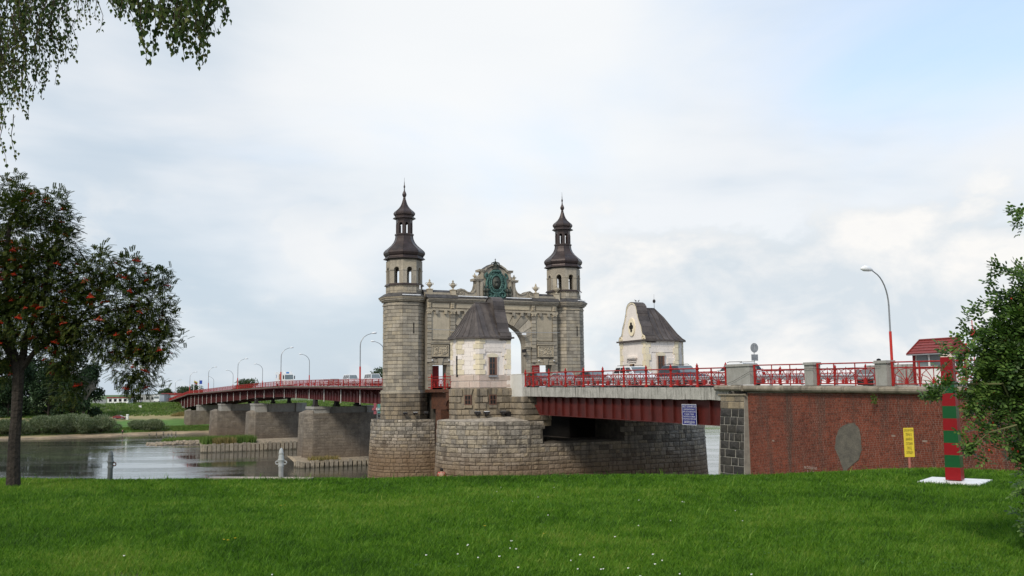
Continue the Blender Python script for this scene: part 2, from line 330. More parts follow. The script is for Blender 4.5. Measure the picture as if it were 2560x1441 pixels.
mat('lens_clear',(0.7,0.71,0.72),(0.6,0.61,0.62),rough=.12,scale=5); mat('lens_red',(0.35,0.01,0.01),(0.3,0.01,0.01),rough=.2,scale=5)
mat('plate',(0.7,0.7,0.66),(0.65,0.65,0.6),rough=.5)
mat('post_red',(0.22,0.003,0.006),(0.19,0.003,0.006),rough=.45,scale=2,fine=.04)
mat('post_green',(0.006,0.075,0.02),(0.005,0.065,0.018),rough=.33,scale=2,fine=.04)
mat('sign_yellow',(0.74,0.56,0.05),(0.68,0.50,0.045),rough=.5,scale=4)
mat('sign_blue',(0.02,0.02,0.17),(0.018,0.018,0.14),rough=.4,scale=3)
mat('ink_black',(0.03,0.03,0.02),rough=.6); mat('ink_white',(0.75,0.75,0.78),rough=.5)
mat('faded_paint',(0.5,0.46,0.42),(0.33,0.22,0.18),rough=.8,scale=14)
mat('pole_rust',(0.42,0.16,0.12),(0.32,0.11,0.085),rough=.7,scale=7,fine=.2)
mat('rust',(0.13,0.055,0.03),(0.06,0.03,0.022),rough=.85,scale=3,fine=.3,bump=.3)
mat('dark_iron',(0.022,0.02,0.02),(0.035,0.03,0.028),rough=.7,scale=4)
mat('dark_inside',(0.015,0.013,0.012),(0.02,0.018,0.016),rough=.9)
mat('roof_red',(0.23,0.040,0.034),(0.18,0.033,0.03),rough=.45,scale=4,fine=.1)
mat('booth_red',(0.22,0.012,0.012),(0.19,0.011,0.011),rough=.5,scale=4)
mat('window_frame',(0.17,0.085,0.06),(0.13,0.07,0.05),rough=.7,scale=8)
mat('wood_door',(0.27,0.16,0.08),(0.2,0.12,0.06),rough=.7,scale=8)
mat('skin',(0.42,0.25,0.18),(0.38,0.22,0.16),rough=.6); mat('hair_dark',(0.02,0.015,0.012),rough=.7)
mat('cloth_black',(0.015,0.016,0.02),rough=.85); mat('cloth_red',(0.5,0.02,0.03),(0.42,0.018,0.025),rough=.8); mat('cloth_blue',(0.03,0.04,0.08),rough=.85)
mat('bark_dark',(0.045,0.036,0.028),(0.022,0.018,0.015),rough=.95,scale=7,bump=.8,bscale=18,fine=.3)
mat('bark_grey',(0.16,0.145,0.125),(0.10,0.09,0.08),rough=.95,scale=5,fine=.2)
mat('twig',(0.07,0.05,0.035),rough=.9); mat('thorn_stem',(0.12,0.14,0.05),(0.09,0.07,0.04),rough=.8)
mat('berry',(0.33,0.020,0.008),(0.45,0.04,0.01),rough=.35,scale=20,blk=.3)
mat('sand',(0.36,0.27,0.175),(0.26,0.2,0.13),rough=.95,scale=1.2,fine=.2)
mat('rubble',(0.34,0.28,0.21),(0.2,0.165,0.125),rough=.95,scale=1.5,blk=.35,fine=.2)
mat('concrete_pile',(0.37,0.32,0.25),(0.22,0.19,0.15),rough=.92,scale=2.5,blk=.25,fine=.25,zg=(0,0.35,(0.05,0.045,0.03),.9))
mat('pink_paint',(0.50,0.15,0.18),rough=.5); mat('teal_paint',(0.16,0.42,0.40),rough=.5)
mat('flag_blue',(0.03,0.07,0.35),rough=.7); mat('flag_yellow',(0.6,0.4,0.03),rough=.7); mat('flag_green',(0.02,0.15,0.05),rough=.7); mat('flag_red',(0.35,0.02,0.03),rough=.7)
mat('wall_grey',(0.42,0.42,0.41),(0.36,0.36,0.35),rough=.8,scale=1); mat('truck_blue',(0.05,0.2,0.5),rough=.4); mat('truck_tan',(0.45,0.25,0.16),rough=.5)
leafmat('leaf_rowan',[(0.010,0.022,0.006),(0.026,0.048,0.010),(0.048,0.072,0.015),(0.085,0.10,0.02),(0.15,0.14,0.03)],.22)
leafmat('leaf_birch',[(0.018,0.038,0.01),(0.035,0.065,0.014),(0.055,0.085,0.018),(0.09,0.11,0.022),(0.14,0.12,0.03)],.3)
leafmat('leaf_rose',[(0.014,0.034,0.008),(0.035,0.075,0.017),(0.07,0.13,0.028),(0.12,0.20,0.045),(0.20,0.29,0.07)],.25,.45)
leafmat('leaf_wood',[(0.010,0.020,0.010),(0.018,0.036,0.015),(0.026,0.052,0.02),(0.038,0.068,0.025)],.12,.75)
leafmat('leaf_pale_wood',[(0.03,0.05,0.025),(0.05,0.08,0.035),(0.07,0.10,0.045)],.15,.75)
leafmat('leaf_willow',[(0.05,0.075,0.03),(0.085,0.12,0.05),(0.12,0.155,0.075),(0.20,0.23,0.14),(0.30,0.33,0.24)],.15,.6)
leafmat('blade',[(0.022,0.062,0.006),(0.052,0.135,0.008),(0.088,0.20,0.013),(0.13,0.26,0.022),(0.22,0.28,0.05)],.3,.5,2.6,1.6)
leafmat('weed',[(0.03,0.08,0.012),(0.06,0.14,0.02),(0.10,0.2,0.03)],.3)
leafmat('dry_grass',[(0.12,0.13,0.04),(0.25,0.2,0.08),(0.35,0.26,0.12)],.2,.8)
leafmat('bank_grass',[(0.07,0.13,0.03),(0.10,0.17,0.035),(0.17,0.21,0.06)],.2,.8)
# ------------------------------------------------------------------ coursed masonry
def seg(p0,p1):
    d=Vector((p1[0]-p0[0],p1[1]-p0[1])); l=d.length; d=d/l; n=(d.y,-d.x)
    return (lambda u:((p0[0]+d.x*u,p0[1]+d.y*u),n)), l
def arc(c,r,a0,a1):
    a0,a1=math.radians(a0),math.radians(a1)
    def f(u):
        a=a0+u/r; return ((c[0]+r*math.cos(a),c[1]+r*math.sin(a)),(math.cos(a),math.sin(a)))
    return f, r*abs(a1-a0)
def masonry(name,parent,mat,runs,rows,bw,depth=0.05,gh=0.02,gv=0.015,ch=0.02,rough=0.0,batter=lambda z:0.0,skip=None,maxn=300,rnd=None,stag=True,solo=True,base=-0.06,keep=None):
    """lay blocks with recessed joints along plan runs. Each block: chamfered, rock-faced if rough>0.
    The maxn nearest are objects of their own, the rest joined as stuff."""
    R=rnd or random.Random(hash(name)%999+len(runs)*7+int(rows[0][0]*10)); out=[]
    for f,Lr in runs:
        for ri,(z0,z1) in enumerate(rows):
            u=0.0; first=True
            while u<Lr-1e-3:
                wd=R.uniform(*bw)
                if first and stag and ri%2: wd*=0.5
                first=False
                if Lr-u-wd<bw[0]*0.45: wd=Lr-u
                u0,u1=u,min(u+wd,Lr); u=u1
                (pa,na),(pb,nb)=f(u0),f(u1); (pm,nm)=f((u0+u1)/2)
                if skip and skip(pm[0],pm[1],z0,z1): continue
                if keep and not keep(pm[0],pm[1]): continue
                d=depth*R.uniform(.75,1.25)
                def pt(k,z,off):
                    p=(pa[0]*(1-k)+pb[0]*k,pa[1]*(1-k)+pb[1]*k); n=(na[0]*(1-k)+nb[0]*k,na[1]*(1-k)+nb[1]*k)
                    o=off+batter(z); return (p[0]+n[0]*o,p[1]+n[1]*o,z)
                g=gv/(u1-u0); c=ch/(u1-u0); za,zb=z0+gh/2,z1-gh/2
                v=[pt(g,za,base),pt(1-g,za,base),pt(1-g,zb,base),pt(g,zb,base)]
                zi=min(ch,(zb-za)*.3)
                v+=[pt(g,za,d-ch),pt(1-g,za,d-ch),pt(1-g,zb,d-ch),pt(g,zb,d-ch)]
                v+=[pt(g+c,za+zi,d),pt(1-g-c,za+zi,d),pt(1-g-c,zb-zi,d),pt(g+c,zb-zi,d)]
                fs=[(0,1,5,4),(1,2,6,5),(2,3,7,6),(3,0,4,7),(4,5,9,8),(5,6,10,9),(6,7,11,10),(7,4,8,11)]
                if rough>0:
                    v[8:12]=[(q[0]+nm[0]*R.uniform(-.4,.5)*rough,q[1]+nm[1]*R.uniform(-.4,.5)*rough,q[2]) for q in v[8:12]]
                    k=R.uniform(.3,.7); v.append(pt(k,za+(zb-za)*R.uniform(.35,.65),d+rough*R.uniform(.2,1.3)))
                    fs+=[(8,9,12),(9,10,12),(10,11,12),(11,8,12)]
                else: fs+=[(8,9,10,11)]
                out.append((math.hypot(pm[0]+40,pm[1]),v,fs))
    out.sort(key=lambda q:q[0]); n=maxn if solo else 0
    for _,v,fs in out[:n]: MB().add(v,fs).build(name,mat,parent)
    if out[n:]:
        mb=MB()
        for _,v,fs in out[n:]: mb.add(v,fs)
        mb.build(name+'s' if not name.endswith('s') else name,mat,parent,kind='stuff')
def rowsof(z0,z1,n,jit=0):
    h=(z1-z0)/n; rr=random.Random(n*7+3); e=[z0]+[z0+i*h+h*jit*rr.uniform(-1,1) for i in range(1,n)]+[z1]; return list(zip(e,e[1:]))
def pl(v,tab):
    for (a,x),(b,y) in zip(tab,tab[1:]):
        if v<=b: return x+(y-x)*max(0,(v-a))/(b-a)
    return tab[-1][1]
ZD=[(20,13.1),(50,13.5),(82,13.72),(110,13.95),(128,14.1),(165,14.5),(200,14.72),(260,14.33),(318,13.7),(374,13.2),(462,9.7)]
zd=lambda s:pl(s,ZD)
octa=lambda c,ap:[(c[0]+ap/math.cos(math.pi/8)*math.cos(math.pi/8+k*math.pi/4),c[1]+ap/math.cos(math.pi/8)*math.sin(math.pi/8+k*math.pi/4)) for k in range(8)]
# ------------------------------------------------------------------ ground, river
def sheet(name,xs,ys,zf,mat_,kind='structure',fn=None):
    V=[];nx,ny=len(xs),len(ys)
    for y in ys:
        for x in xs: V.append((x,y,zf(x,y)))
    Fq=[(j*nx+i,j*nx+i+1,(j+1)*nx+i+1,(j+1)*nx+i) for j in range(ny-1) for i in range(nx-1)]
    return npmesh(name,np.array(V),np.array(Fq),mat_,kind=kind,smooth=True)
def hn(x,y,k=1.0): return math.sin(x*1.7*k+1.3*math.sin(y*.9*k))*math.cos(y*1.3*k+.8*math.sin(x*.6*k))
CREST=[(-300,1198,16.9),(0,1198,16.9),(900,1200,16.9),(1060,1194,16.9),(1300,1192,16.9),(1750,1188,17.2),(1870,1187,17.5),(2100,1181,18.0),(2300,1175,18.5),(2560,1174,19.0),(2900,1174,19.5)]
_c=[(at(px,py+2,D),D) for px,py,D in CREST]
LX=[v.x for v,D in _c]; LZ=[v.z-.035 for v,D in _c]; LCR=[D-.1 for v,D in _c]
def zl(X,Y):
    """near bank: flat lawn, crest about 17 m away, slope to a lower terrace, river wall"""
    top=float(np.interp(X,LX,LZ))+0.02*hn(X*.5,Y*.5)
    cr=float(np.interp(X,LX,LCR))
    t=min(max((Y-cr)/16,0),1); t=t*t*(3-2*t)
    lo=7.0
    return top*(1-t)+lo*t - (0.0 if Y<cr else min((Y-cr)*.10,0.6)*(1-t))
m=bpy.data.materials.new('lawn_soil'); m.use_nodes=True; t=m.node_tree; bs=t.nodes['Principled BSDF']; tcn=N('ShaderNodeTexCoord',t)
n_a=N('ShaderNodeTexNoise',t); L(tcn.outputs['Object'],n_a.inputs['Vector'],t); n_a.inputs['Scale'].default_value=.55; n_a.inputs['Detail'].default_value=8; n_a.inputs['Roughness'].default_value=.7
n_b=N('ShaderNodeTexNoise',t); L(tcn.outputs['Object'],n_b.inputs['Vector'],t); n_b.inputs['Scale'].default_value=16; n_b.inputs['Detail'].default_value=6
c=ramp(n_a.outputs[0],[(.3,(.022,.055,.008)),(.48,(.035,.085,.011)),(.58,(.075,.085,.025)),(.68,(.12,.085,.045))],t); c=mixc(1.0,c,ramp(n_b.outputs[0],[(.3,(.6,.6,.6)),(.7,(1.35,1.3,1.2))],t),t,'MULTIPLY'); L(c,bs.inputs['Base Color'],t); bs.inputs['Roughness'].default_value=.95
bn=N('ShaderNodeBump',t); bn.inputs['Strength'].default_value=.6; bn.inputs['Distance'].default_value=.05; L(n_b.outputs[0],bn.inputs['Height'],t); L(bn.outputs[0],bs.inputs['Normal'],t); M['lawn_soil']=m
xs=list(np.linspace(-26,34,121)); ys=list(np.linspace(-6,40,150))+list(np.linspace(41,66,12))
sheet('lawn',xs,ys,zl,m)
# river wall below the terrace
mb=MB(); mb.box(-60,60,66,66.6,-1.5,7.05); tag(mb.build('quay_wall',M['granite_core']),'stone river wall below the grassy near bank','river wall')
# river
m=bpy.data.materials.new('water'); m.use_nodes=True; t=m.node_tree; bs=t.nodes['Principled BSDF']; tcn=N('ShaderNodeTexCoord',t)
bs.inputs['Base Color'].default_value=(.055,.055,.045,1); bs.inputs['IOR'].default_value=1.42; bs.inputs['Specular IOR Level'].default_value=.5
mpn=N('ShaderNodeMapping',t); L(tcn.outputs['Object'],mpn.inputs[0],t); mpn.inputs['Scale'].default_value=(.10,.55,1); mpn.inputs['Rotation'].default_value=(0,0,.06)
wa=N('ShaderNodeTexNoise',t); L(mpn.outputs[0],wa.inputs['Vector'],t); wa.inputs['Scale'].default_value=1.4; wa.inputs['Detail'].default_value=6; wa.inputs['Roughness'].default_value=.6; wa.inputs['Distortion'].default_value=.6
mpc=N('ShaderNodeMapping',t); L(tcn.outputs['Object'],mpc.inputs[0],t); mpc.inputs['Scale'].default_value=(.012,.05,1); mpc.inputs['Rotation'].default_value=(0,0,.1)
wc=N('ShaderNodeTexNoise',t); L(mpc.outputs[0],wc.inputs['Vector'],t); wc.inputs['Scale'].default_value=1.5; wc.inputs['Detail'].default_value=5; wc.inputs['Distortion'].default_value=1.2
amp=N('ShaderNodeMapRange',t); L(wc.outputs[0],amp.inputs[0],t); amp.inputs[1].default_value=.42; amp.inputs[2].default_value=.62; amp.inputs[3].default_value=.06; amp.inputs[4].default_value=.5
bn=N('ShaderNodeBump',t); L(amp.outputs[0],bn.inputs['Strength'],t); bn.inputs['Distance'].default_value=.10; L(wa.outputs[0],bn.inputs['Height'],t); L(bn.outputs[0],bs.inputs['Normal'],t)
rr=N('ShaderNodeMapRange',t); L(wc.outputs[0],rr.inputs[0],t); rr.inputs[1].default_value=.42; rr.inputs[2].default_value=.62; rr.inputs[3].default_value=.03; rr.inputs[4].default_value=.12; L(rr.outputs[0],bs.inputs['Roughness'],t)
M['water']=m
tag(MB().add([(-1500,60,0),(1500,60,0),(1500,1600,0),(-1500,1600,0)],[(0,1,2,3)]).build('river',m),kind='structure')
# far bank
def ysh(X): return pl(X,[(-400,215),(-156,281),(-132,295),(-116,305),(-95,308),(-60,312),(0,322),(60,336),(400,460),(1500,900)])
def zfar(X,Y):
    d=Y-ysh(X)
    z=pl(d,[(-12,-1.2),(0,-.02),(3,.25),(9,.75),(22,2.2),(62,5.2),(108,9.3),(160,9.6),(1200,10.0)])
    if d>20: z+=.12*hn(X*.11,Y*.11)
    return z
m=bpy.data.materials.new('far_ground'); m.use_nodes=True; t=m.node_tree; bs=t.nodes['Principled BSDF']; gp=N('ShaderNodeNewGeometry',t); sx=N('ShaderNodeSeparateXYZ',t); L(gp.outputs['Position'],sx.inputs[0],t)
na=N('ShaderNodeTexNoise',t); L(gp.outputs['Position'],na.inputs['Vector'],t); na.inputs['Scale'].default_value=.12; na.inputs['Detail'].default_value=9; na.inputs['Roughness'].default_value=.7
zc=mth('ADD',sx.outputs[2],mth('MULTIPLY',mth('SUBTRACT',na.outputs[0],.5,t),1.6,t),t)
c=ramp(mth('DIVIDE',zc,10.0,t),[(0,(.16,.12,.08)),(.045,(.38,.28,.18)),(.085,(.14,.15,.045)),(.11,(.075,.17,.025)),(.36,(.085,.18,.03)),(.44,(.30,.24,.12)),(.53,(.28,.24,.10)),(.60,(.08,.105,.03)),(.85,(.11,.125,.04)),(1,(.06,.11,.025))],t)
c=mixc(1.0,c,ramp(na.outputs[0],[(.3,(.6,.62,.6)),(.7,(1.3,1.3,1.3))],t),t,'MULTIPLY'); L(c,bs.inputs['Base Color'],t); bs.inputs['Roughness'].default_value=.95; M['far_ground']=m
xs=list(np.linspace(-1200,-320,20))+list(np.linspace(-300,120,140))+list(np.linspace(140,1500,30)); ds=[-12,-6,0,1.5,3,6,9,14,22,32,42,52,62,75,90,108,130,160,300,700,2500]
V=[];nx=len(xs)
for d in ds:
    for X in xs: V.append((X,ysh(X)+d+ (1.2*hn(X*.05,d*.2) if 0<=d<30 else 0),zfar(X,ysh(X)+d)))
Fq=[(j*nx+i,j*nx+i+1,(j+1)*nx+i+1,(j+1)*nx+i) for j in range(len(ds)-1) for i in range(nx-1)]
npmesh('far_bank',np.array(V),np.array(Fq),m,kind='structure',smooth=True)
def place(px,off):
    '''point on the far bank seen in column px, off metres behind the waterline'''
    Y=310.0
    for _ in range(12): X=at(px,1060,Y).x; Y=ysh(X)+off
    return X,Y
# ------------------------------------------------------------------ front pier (carries the two gatehouses)
def ring(c0,c1,r,n=16):
    p=[(c0[0]+r*math.cos(a),c0[1]+r*math.sin(a)) for a in np.linspace(math.pi/2,3*math.pi/2,n)]
    p+=[(c1[0]+r*math.cos(a),c1[1]+r*math.sin(a)) for a in np.linspace(-math.pi/2,math.pi/2,n)]
    return p
bat=lambda zt,k:(lambda z:max(0,(zt-z))*k)
def tapered(mb,poly,z0,z1,k,mi=0,c=None):
    """prism over poly whose faces lean out by k per metre going down"""
    n=len(poly); off=k*(z1-z0); low=[]
    for i in range(n):
        a=Vector(poly[i-1]);b=Vector(poly[i]);cc=Vector(poly[(i+1)%n]); d1=(b-a).normalized(); d2=(cc-b).normalized()
        nn=Vector((d1.y+d2.y,-(d1.x+d2.x))); nn=nn.normalized() if nn.length>1e-6 else Vector((0,0)); low.append((b.x+nn.x*off,b.y+nn.y*off))
    v=[(*p,z0) for p in low]+[(*p,z1) for p in poly]
    f=[tuple(range(n-1,-1,-1)),tuple(range(n,2*n))]+[(i,(i+1)%n,n+(i+1)%n,n+i) for i in range(n)]
    mb.add(v,f,mi)
s1=79.6; r=6.5; cB=(-.5,s1+r); cB2=(16.6,s1+r); ZT=10.45; ZM=8.45
pb=thing('bridge_pier','massive rounded granite pier carrying both white gatehouses, left end nearest the lawn','bridge pier',(-.5,86.1,0))
mb=MB(); tapered(mb,ring(cB,cB2,r),-1.5,ZM,.045)
tapered(mb,ring(cB,(.2-r*0,s1+r),r)[:16]+[(.8,s1),(.8,s1+2*r)],ZM,ZT,.045)
tapered(mb,[(9.9,s1),(16.6,s1)]+ring(cB,cB2,r)[17:-1]+[(16.6,s1+2*r),(9.9,s1+2*r)],ZM,10.9,.045)
mb.build('core',M['granite_core'],pb)
MB().box(6.8,9.88,s1+5.4,s1+2*r-.3,ZM,12.6).build('dark_column',M['dark_inside'],pb)  # column in the pier opening; darkness under the deck put into its colour
rows=rowsof(1.25,ZT,22,.22)
B=bat(ZT,.045)
masonry('stone_block',pb,M['granite'],[arc(cB,r,95,270),seg((-.5,s1),(16.6,s1)),arc(cB2,r,270,400)],rows,(.42,1.15),depth=.05,gh=.04,gv=.016,ch=.022,rough=.045,batter=B,
   skip=lambda t_,s_,z0,z1: (.8<t_<9.9 and z1>ZM+.05 and s_<s1+.5))
MB().add([(*p,ZT+.02) for p in ring(cB,(-.4,s1+r),r+.02)[:16]]+[(cB[0]-.2,cB[1],ZT+.55)],[(i,i+1,16) for i in range(15)]).build('sloped_cap',M['granite'],pb)
# ------------------------------------------------------------------ portal pier
pa=thing('bridge_pier','granite pier with rounded nose under the left portal tower, beside the main spans','bridge pier',(-1,111.5,0))
cA=(-.9,111.6); ra=5.4; cA2=(19.5,111.6); ZA=10.0
mb=MB(); tapered(mb,ring(cA,cA2,ra),-1.5,ZA-1.2,.055); mb.box(.8,18,109.6,116.5,ZA-1.2,13.2); mb.build('core',M['granite_core'],pa)
mb=MB(); tapered(mb,ring(cA,(-.8,cA[1]),ra)[:16]+[(-.3,cA[1]-ra),(-.3,cA[1]+ra)],ZA-1.2,ZA-.02,.055)
tapered(mb,[(18.8,cA[1]-ra)]+ring(cA,cA2,ra)[16:]+[(18.8,cA[1]+ra)],ZA-1.2,ZA-.02,.055); mb.build('core',M['granite_core'],pa)
masonry('stone_block',pa,M['granite'],[arc(cA,ra,95,270),seg((-.9,cA[1]-ra),(-.2,cA[1]-ra))],rowsof(-.2,ZA,24,.2),(.45,1.15),depth=.05,gh=.04,gv=.016,ch=.022,rough=.045,batter=bat(ZA,.055))
masonry('stone_block',pa,M['granite'],[seg((.8,cA[1]-ra+.15),(19.5,cA[1]-ra+.15)),arc(cA2,ra,270,380)],rowsof(2.5,ZA-1.2,12),(.5,1.3),depth=.04,gh=.035,gv=.012,ch=.035,rough=.05,batter=bat(ZA,.055),maxn=60)
# ------------------------------------------------------------------ portal
SF=109.3; C=9.3; TL=-2.3; TR=20.9; SA=111.65; AP=2.45
por=thing('bridge_portal','sandstone gateway with two domed towers, central arch and green royal crest','bridge portal',(C,SA,13.9))
def tower(tc,lt):
    c=(tc,SA); o8=octa(c,AP-.05)
    ZM_=[(0,0),(25.7,25.7),(27.1,26.85),(30.42,30.17),(34.25,33.37),(36.25,35.5),(39.2,38.1),(41.75,40.95)]
    def part(pname,mb,mat_,**k):
        mb.v=[(p[0],p[1],pl(p[2],ZM_)) for p in mb.v]; return mb.build(pname,mat_,por,**k)
    mb=MB(); mb.prism(o8,13.3,25.2); mb.prism(octa(c,2.08),25.2,26.96); mb.prism(octa(c,AP+.18),9.9,13.3); part('tower_core',mb,M['stone_joint'])
    def face_runs(ap,ks):
        o=octa(c,ap); return [seg(o[(k-1)%8],o[k%8]) for k in ks]
    ks=[4,5,6,7,0]                                   # faces turned to the lawn: -t .. -s .. +t
    masonry('stone_block',por,M['sandstone'],face_runs(AP,ks),rowsof(13.55,24.55,24),(.75,1.35),depth=.045,gh=.045,gv=.004,ch=.01,skip=(lambda a,b,z0,z1:(lt=='l' and a>C-9.3+.35 and b>SF+.2)),maxn=150)
    masonry('plinth_block',por,M['sandstone_brown'],face_runs(AP+.23,ks),rowsof(9.95,13.15,6),(.7,1.4),depth=.05,gh=.07,gv=.012,ch=.025,maxn=60)
    mb=MB(); mb.prism(octa(c,AP+.36),13.15,13.34); mb.prism(octa(c,AP+.26),13.34,13.55); part('string_course',mb,M['sandstone'])
    mb=MB(); mb.prism(octa(c,AP+.12),24.15,24.30); mb.prism(octa(c,AP+.22),24.62,24.82); mb.prism(octa(c,AP+.42),24.82,25.0); mb.prism(octa(c,AP+.60),25.0,25.22,off=-.1); part('cornice',mb,M['sandstone'])
    mb=MB(); o1=octa(c,AP+.62); o2=octa(c,AP-.1)
    mb.add([(*p,25.22) for p in o1]+[(*p,25.75) for p in o2],[(i,(i+1)%8,8+(i+1)%8,8+i) for i in range(8)]); part('cornice_roof',mb,M['slate'])
    # belfry
    ab=2.14
    masonry('drum_block',por,M['sandstone'],face_runs(ab,[3]+ks+[1]),rowsof(25.55,27.0,3),(.8,1.2),depth=.03,gh=.025,gv=.01,ch=.012,maxn=60)
    mb=MB(); mb.prism(octa(c,ab+.2),26.95,27.1); mb.prism(octa(c,ab+.1),27.1,27.22); part('belfry_ledge',mb,M['copper_brown'])
    o=octa(c,ab); wt=.42
    mb=MB()
    for k in range(8):
        a=Vector(o[(k-1)%8]); b=Vector(o[k]); d=(b-a); ln=d.length; d/=ln; n=Vector((d.y,-d.x))
        def q(u,z,dep): p=a+d*u-n*dep; return (p.x,p.y,z)
        hw=.35; zc=28.95; zb=27.22; zt=30.2; N_=8; mid=ln/2
        # wall face with an arched opening (jamb strips + arch spandrel), then reveals
        for dep,sg in ((0,1),(wt,-1)):
            v=[q(0,zb,dep),q(mid-hw,zb,dep),q(mid-hw,zc,dep),q(0,zc,dep), q(mid+hw,zb,dep),q(ln,zb,dep),q(ln,zc,dep),q(mid+hw,zc,dep)]
            f=[(0,1,2,3),(4,5,6,7)]
            mb.add(v,[x[::sg] for x in f])
            av=[q(mid+hw*math.cos(math.pi*i/N_),zc+hw*math.sin(math.pi*i/N_),dep) for i in range(N_+1)]
            tv=[q(ln*(1-i/N_),zt,dep) for i in range(N_+1)]
            tv[0]=q(ln,zt,dep)
            vv=av+tv+[q(ln,zc,dep),q(0,zc,dep)]
            ff=[(i,N_+1+i,N_+2+i,i+1) for i in range(N_)]+[(0,2*N_+2,N_+1),(N_,2*N_+1,2*N_+3)]
            mb.add(vv,[x[::-sg] for x in ff])
        av=[q(mid+hw,zb,0)]+[q(mid+hw*math.cos(math.pi*i/N_),zc+hw*math.sin(math.pi*i/N_),0) for i in range(N_+1)]+[q(mid-hw,zb,0)]
        bv=[q(mid+hw,zb,wt)]+[q(mid+hw*math.cos(math.pi*i/N_),zc+hw*math.sin(math.pi*i/N_),wt) for i in range(N_+1)]+[q(mid-hw,zb,wt)]
        m_=len(av); mb.add(av+bv,[(i,i+1,m_+i+1,m_+i) for i in range(m_-1)])
        # impost band and archivolt ring in relief
        for u0,u1 in ((.0,mid-hw),(mid+hw,ln)):
            w_=[q(u0,zc-.1,-.05),q(u1,zc-.1,-.05),q(u1,zc+.06,-.05),q(u0,zc+.06,-.05),q(u0,zc-.1,.02),q(u1,zc-.1,.02),q(u1,zc+.06,.02),q(u0,zc+.06,.02)]
            mb.add(w_,[(0,1,2,3),(4,7,6,5),(0,4,5,1),(3,2,6,7),(0,3,7,4),(1,5,6,2)])
        ri=[q(mid+(hw+.02)*math.cos(math.pi*i/N_),zc+(hw+.02)*math.sin(math.pi*i/N_),-.04) for i in range(N_+1)]; ro=[q(mid+(hw+.17)*math.cos(math.pi*i/N_),zc+(hw+.17)*math.sin(math.pi*i/N_),-.04) for i in range(N_+1)]; rb=[q(mid+(hw+.17)*math.cos(math.pi*i/N_),zc+(hw+.17)*math.sin(math.pi*i/N_),.01) for i in range(N_+1)]
        mb.add(ri+ro+rb,[(i,i+1,N_+2+i,N_+1+i) for i in range(N_)]+[(N_+1+i,N_+2+i,2*N_+3+i,2*N_+2+i) for i in range(N_)])
    part('belfry_wall',mb,M['sandstone'])
    mb=MB(); mb.prism(octa(c,ab-.1),30.2,30.35); mb.prism(octa(c,ab+.1),30.35,30.5); part('belfry_ceiling',mb,M['stone_joint'])
    bl=MB(); bl.lathe((c[0],c[1],27.7),[(.02,1.25),(.18,1.2),(.25,.95),(.33,.6),(.5,.3),(.52,.25),(.02,.3)],10); bl.tube([(c[0]-1.6,c[1],29.0),(c[0]+1.6,c[1],29.0)],.06,4); bl.tube([(c[0],c[1]-1.6,28.4),(c[0],c[1]+1.6,28.4)],.05,4); part('bell',bl,M['dark_iron'])
    # domes: eight-sided bell profile
    def dome(pname,prof,mat_):
        mb=MB(); mb.lathe((c[0],c[1],0),[(a/math.cos(math.pi/8),z) for a,z in prof],8,ph=math.pi/8)
        for k in range(8):                           # standing seams on the edges
            an=math.pi/8+k*math.pi/4; mb.tube([(c[0]+(a/math.cos(math.pi/8)+.01)*math.cos(an),c[1]+(a/math.cos(math.pi/8)+.01)*math.sin(an),z) for a,z in prof],.03,4,cap=False)
        part(pname,mb,mat_)
    dome('lower_dome',[(2.46,30.42),(2.40,30.55),(2.26,30.68),(2.22,30.85),(2.36,31.05),(2.45,31.35),(2.40,31.62),(2.2,31.9),(1.86,32.25),(1.52,32.65),(1.25,33.1),(1.08,33.6),(1.03,34.0),(1.04,34.25)],M['copper_brown'])
    mb=MB(); mb.prism(octa(c,1.14),34.2,34.38); part('lantern_base',mb,M['copper_brown'])
    mb=MB(); ol=octa(c,.98)
    for p in ol:
        d=Vector((p[0]-c[0],p[1]-c[1])).normalized(); a=math.atan2(d.y,d.x)
        x,y=c[0]+d.x*.96,c[1]+d.y*.96
        R_=Matrix.Rotation(a,3,'Z'); pts=[R_@Vector((sx_*.10,sy_*.20,0)) for sx_,sy_ in((-1,-1),(1,-1),(1,1),(-1,1))]
        mb.prism([(x+q_.x,y+q_.y) for q_ in pts],34.38,35.55)
    for k in range(8):                               # arched heads between posts
        a=Vector(ol[k-1]); b=Vector(ol[k]); d=(b-a); ln=d.length; d/=ln; n=Vector((d.y,-d.x)); hw=ln/2-.17
        def q(u,z,dep): p=a+d*u-n*dep; return (p.x,p.y,z)
        for dep in (0,.14):
            av=[q(ln/2+hw*math.cos(math.pi*i/6),35.5+hw*math.sin(math.pi*i/6),dep) for i in range(7)]; tv=[q(ln/2+(ln/2)*math.cos(math.pi*i/6),36.5,dep) for i in range(7)]
            mb.add(av+tv+[q(ln,35.5,dep),q(0,35.5,dep)],[(i,7+i,8+i,i+1) for i in range(6)]+[(0,14,7),(6,13,15)])
        av=[q(ln/2+hw*math.cos(math.pi*i/6),35.5+hw*math.sin(math.pi*i/6),0) for i in range(7)]; bv=[q(ln/2+hw*math.cos(math.pi*i/6),35.5+hw*math.sin(math.pi*i/6),.14) for i in range(7)]
        mb.add(av+bv,[(i,i+1,8+i,7+i) for i in range(6)])
    part('lantern',mb,M['copper_brown'])
    dome('upper_dome',[(1.36,36.25),(1.25,36.42),(1.08,36.52),(1.10,36.66),(1.24,36.85),(1.26,37.08),(1.14,37.3),(.88,37.55),(.62,37.85),(.42,38.2),(.28,38.6),(.18,39.05),(.15,39.2)],M['copper_brown'])
    mb=MB(); mb.lathe((c[0],c[1],0),[(.15,39.2),(.19,39.32),(.14,39.42),(.27,39.62),(.29,39.78),(.2,39.98),(.09,40.2),(.06,40.5),(.12,40.62),(.11,40.75),(.05,40.9),(.035,41.2),(.02,41.3),(.012,41.75)],10); part('finial',mb,M['copper_brown'])
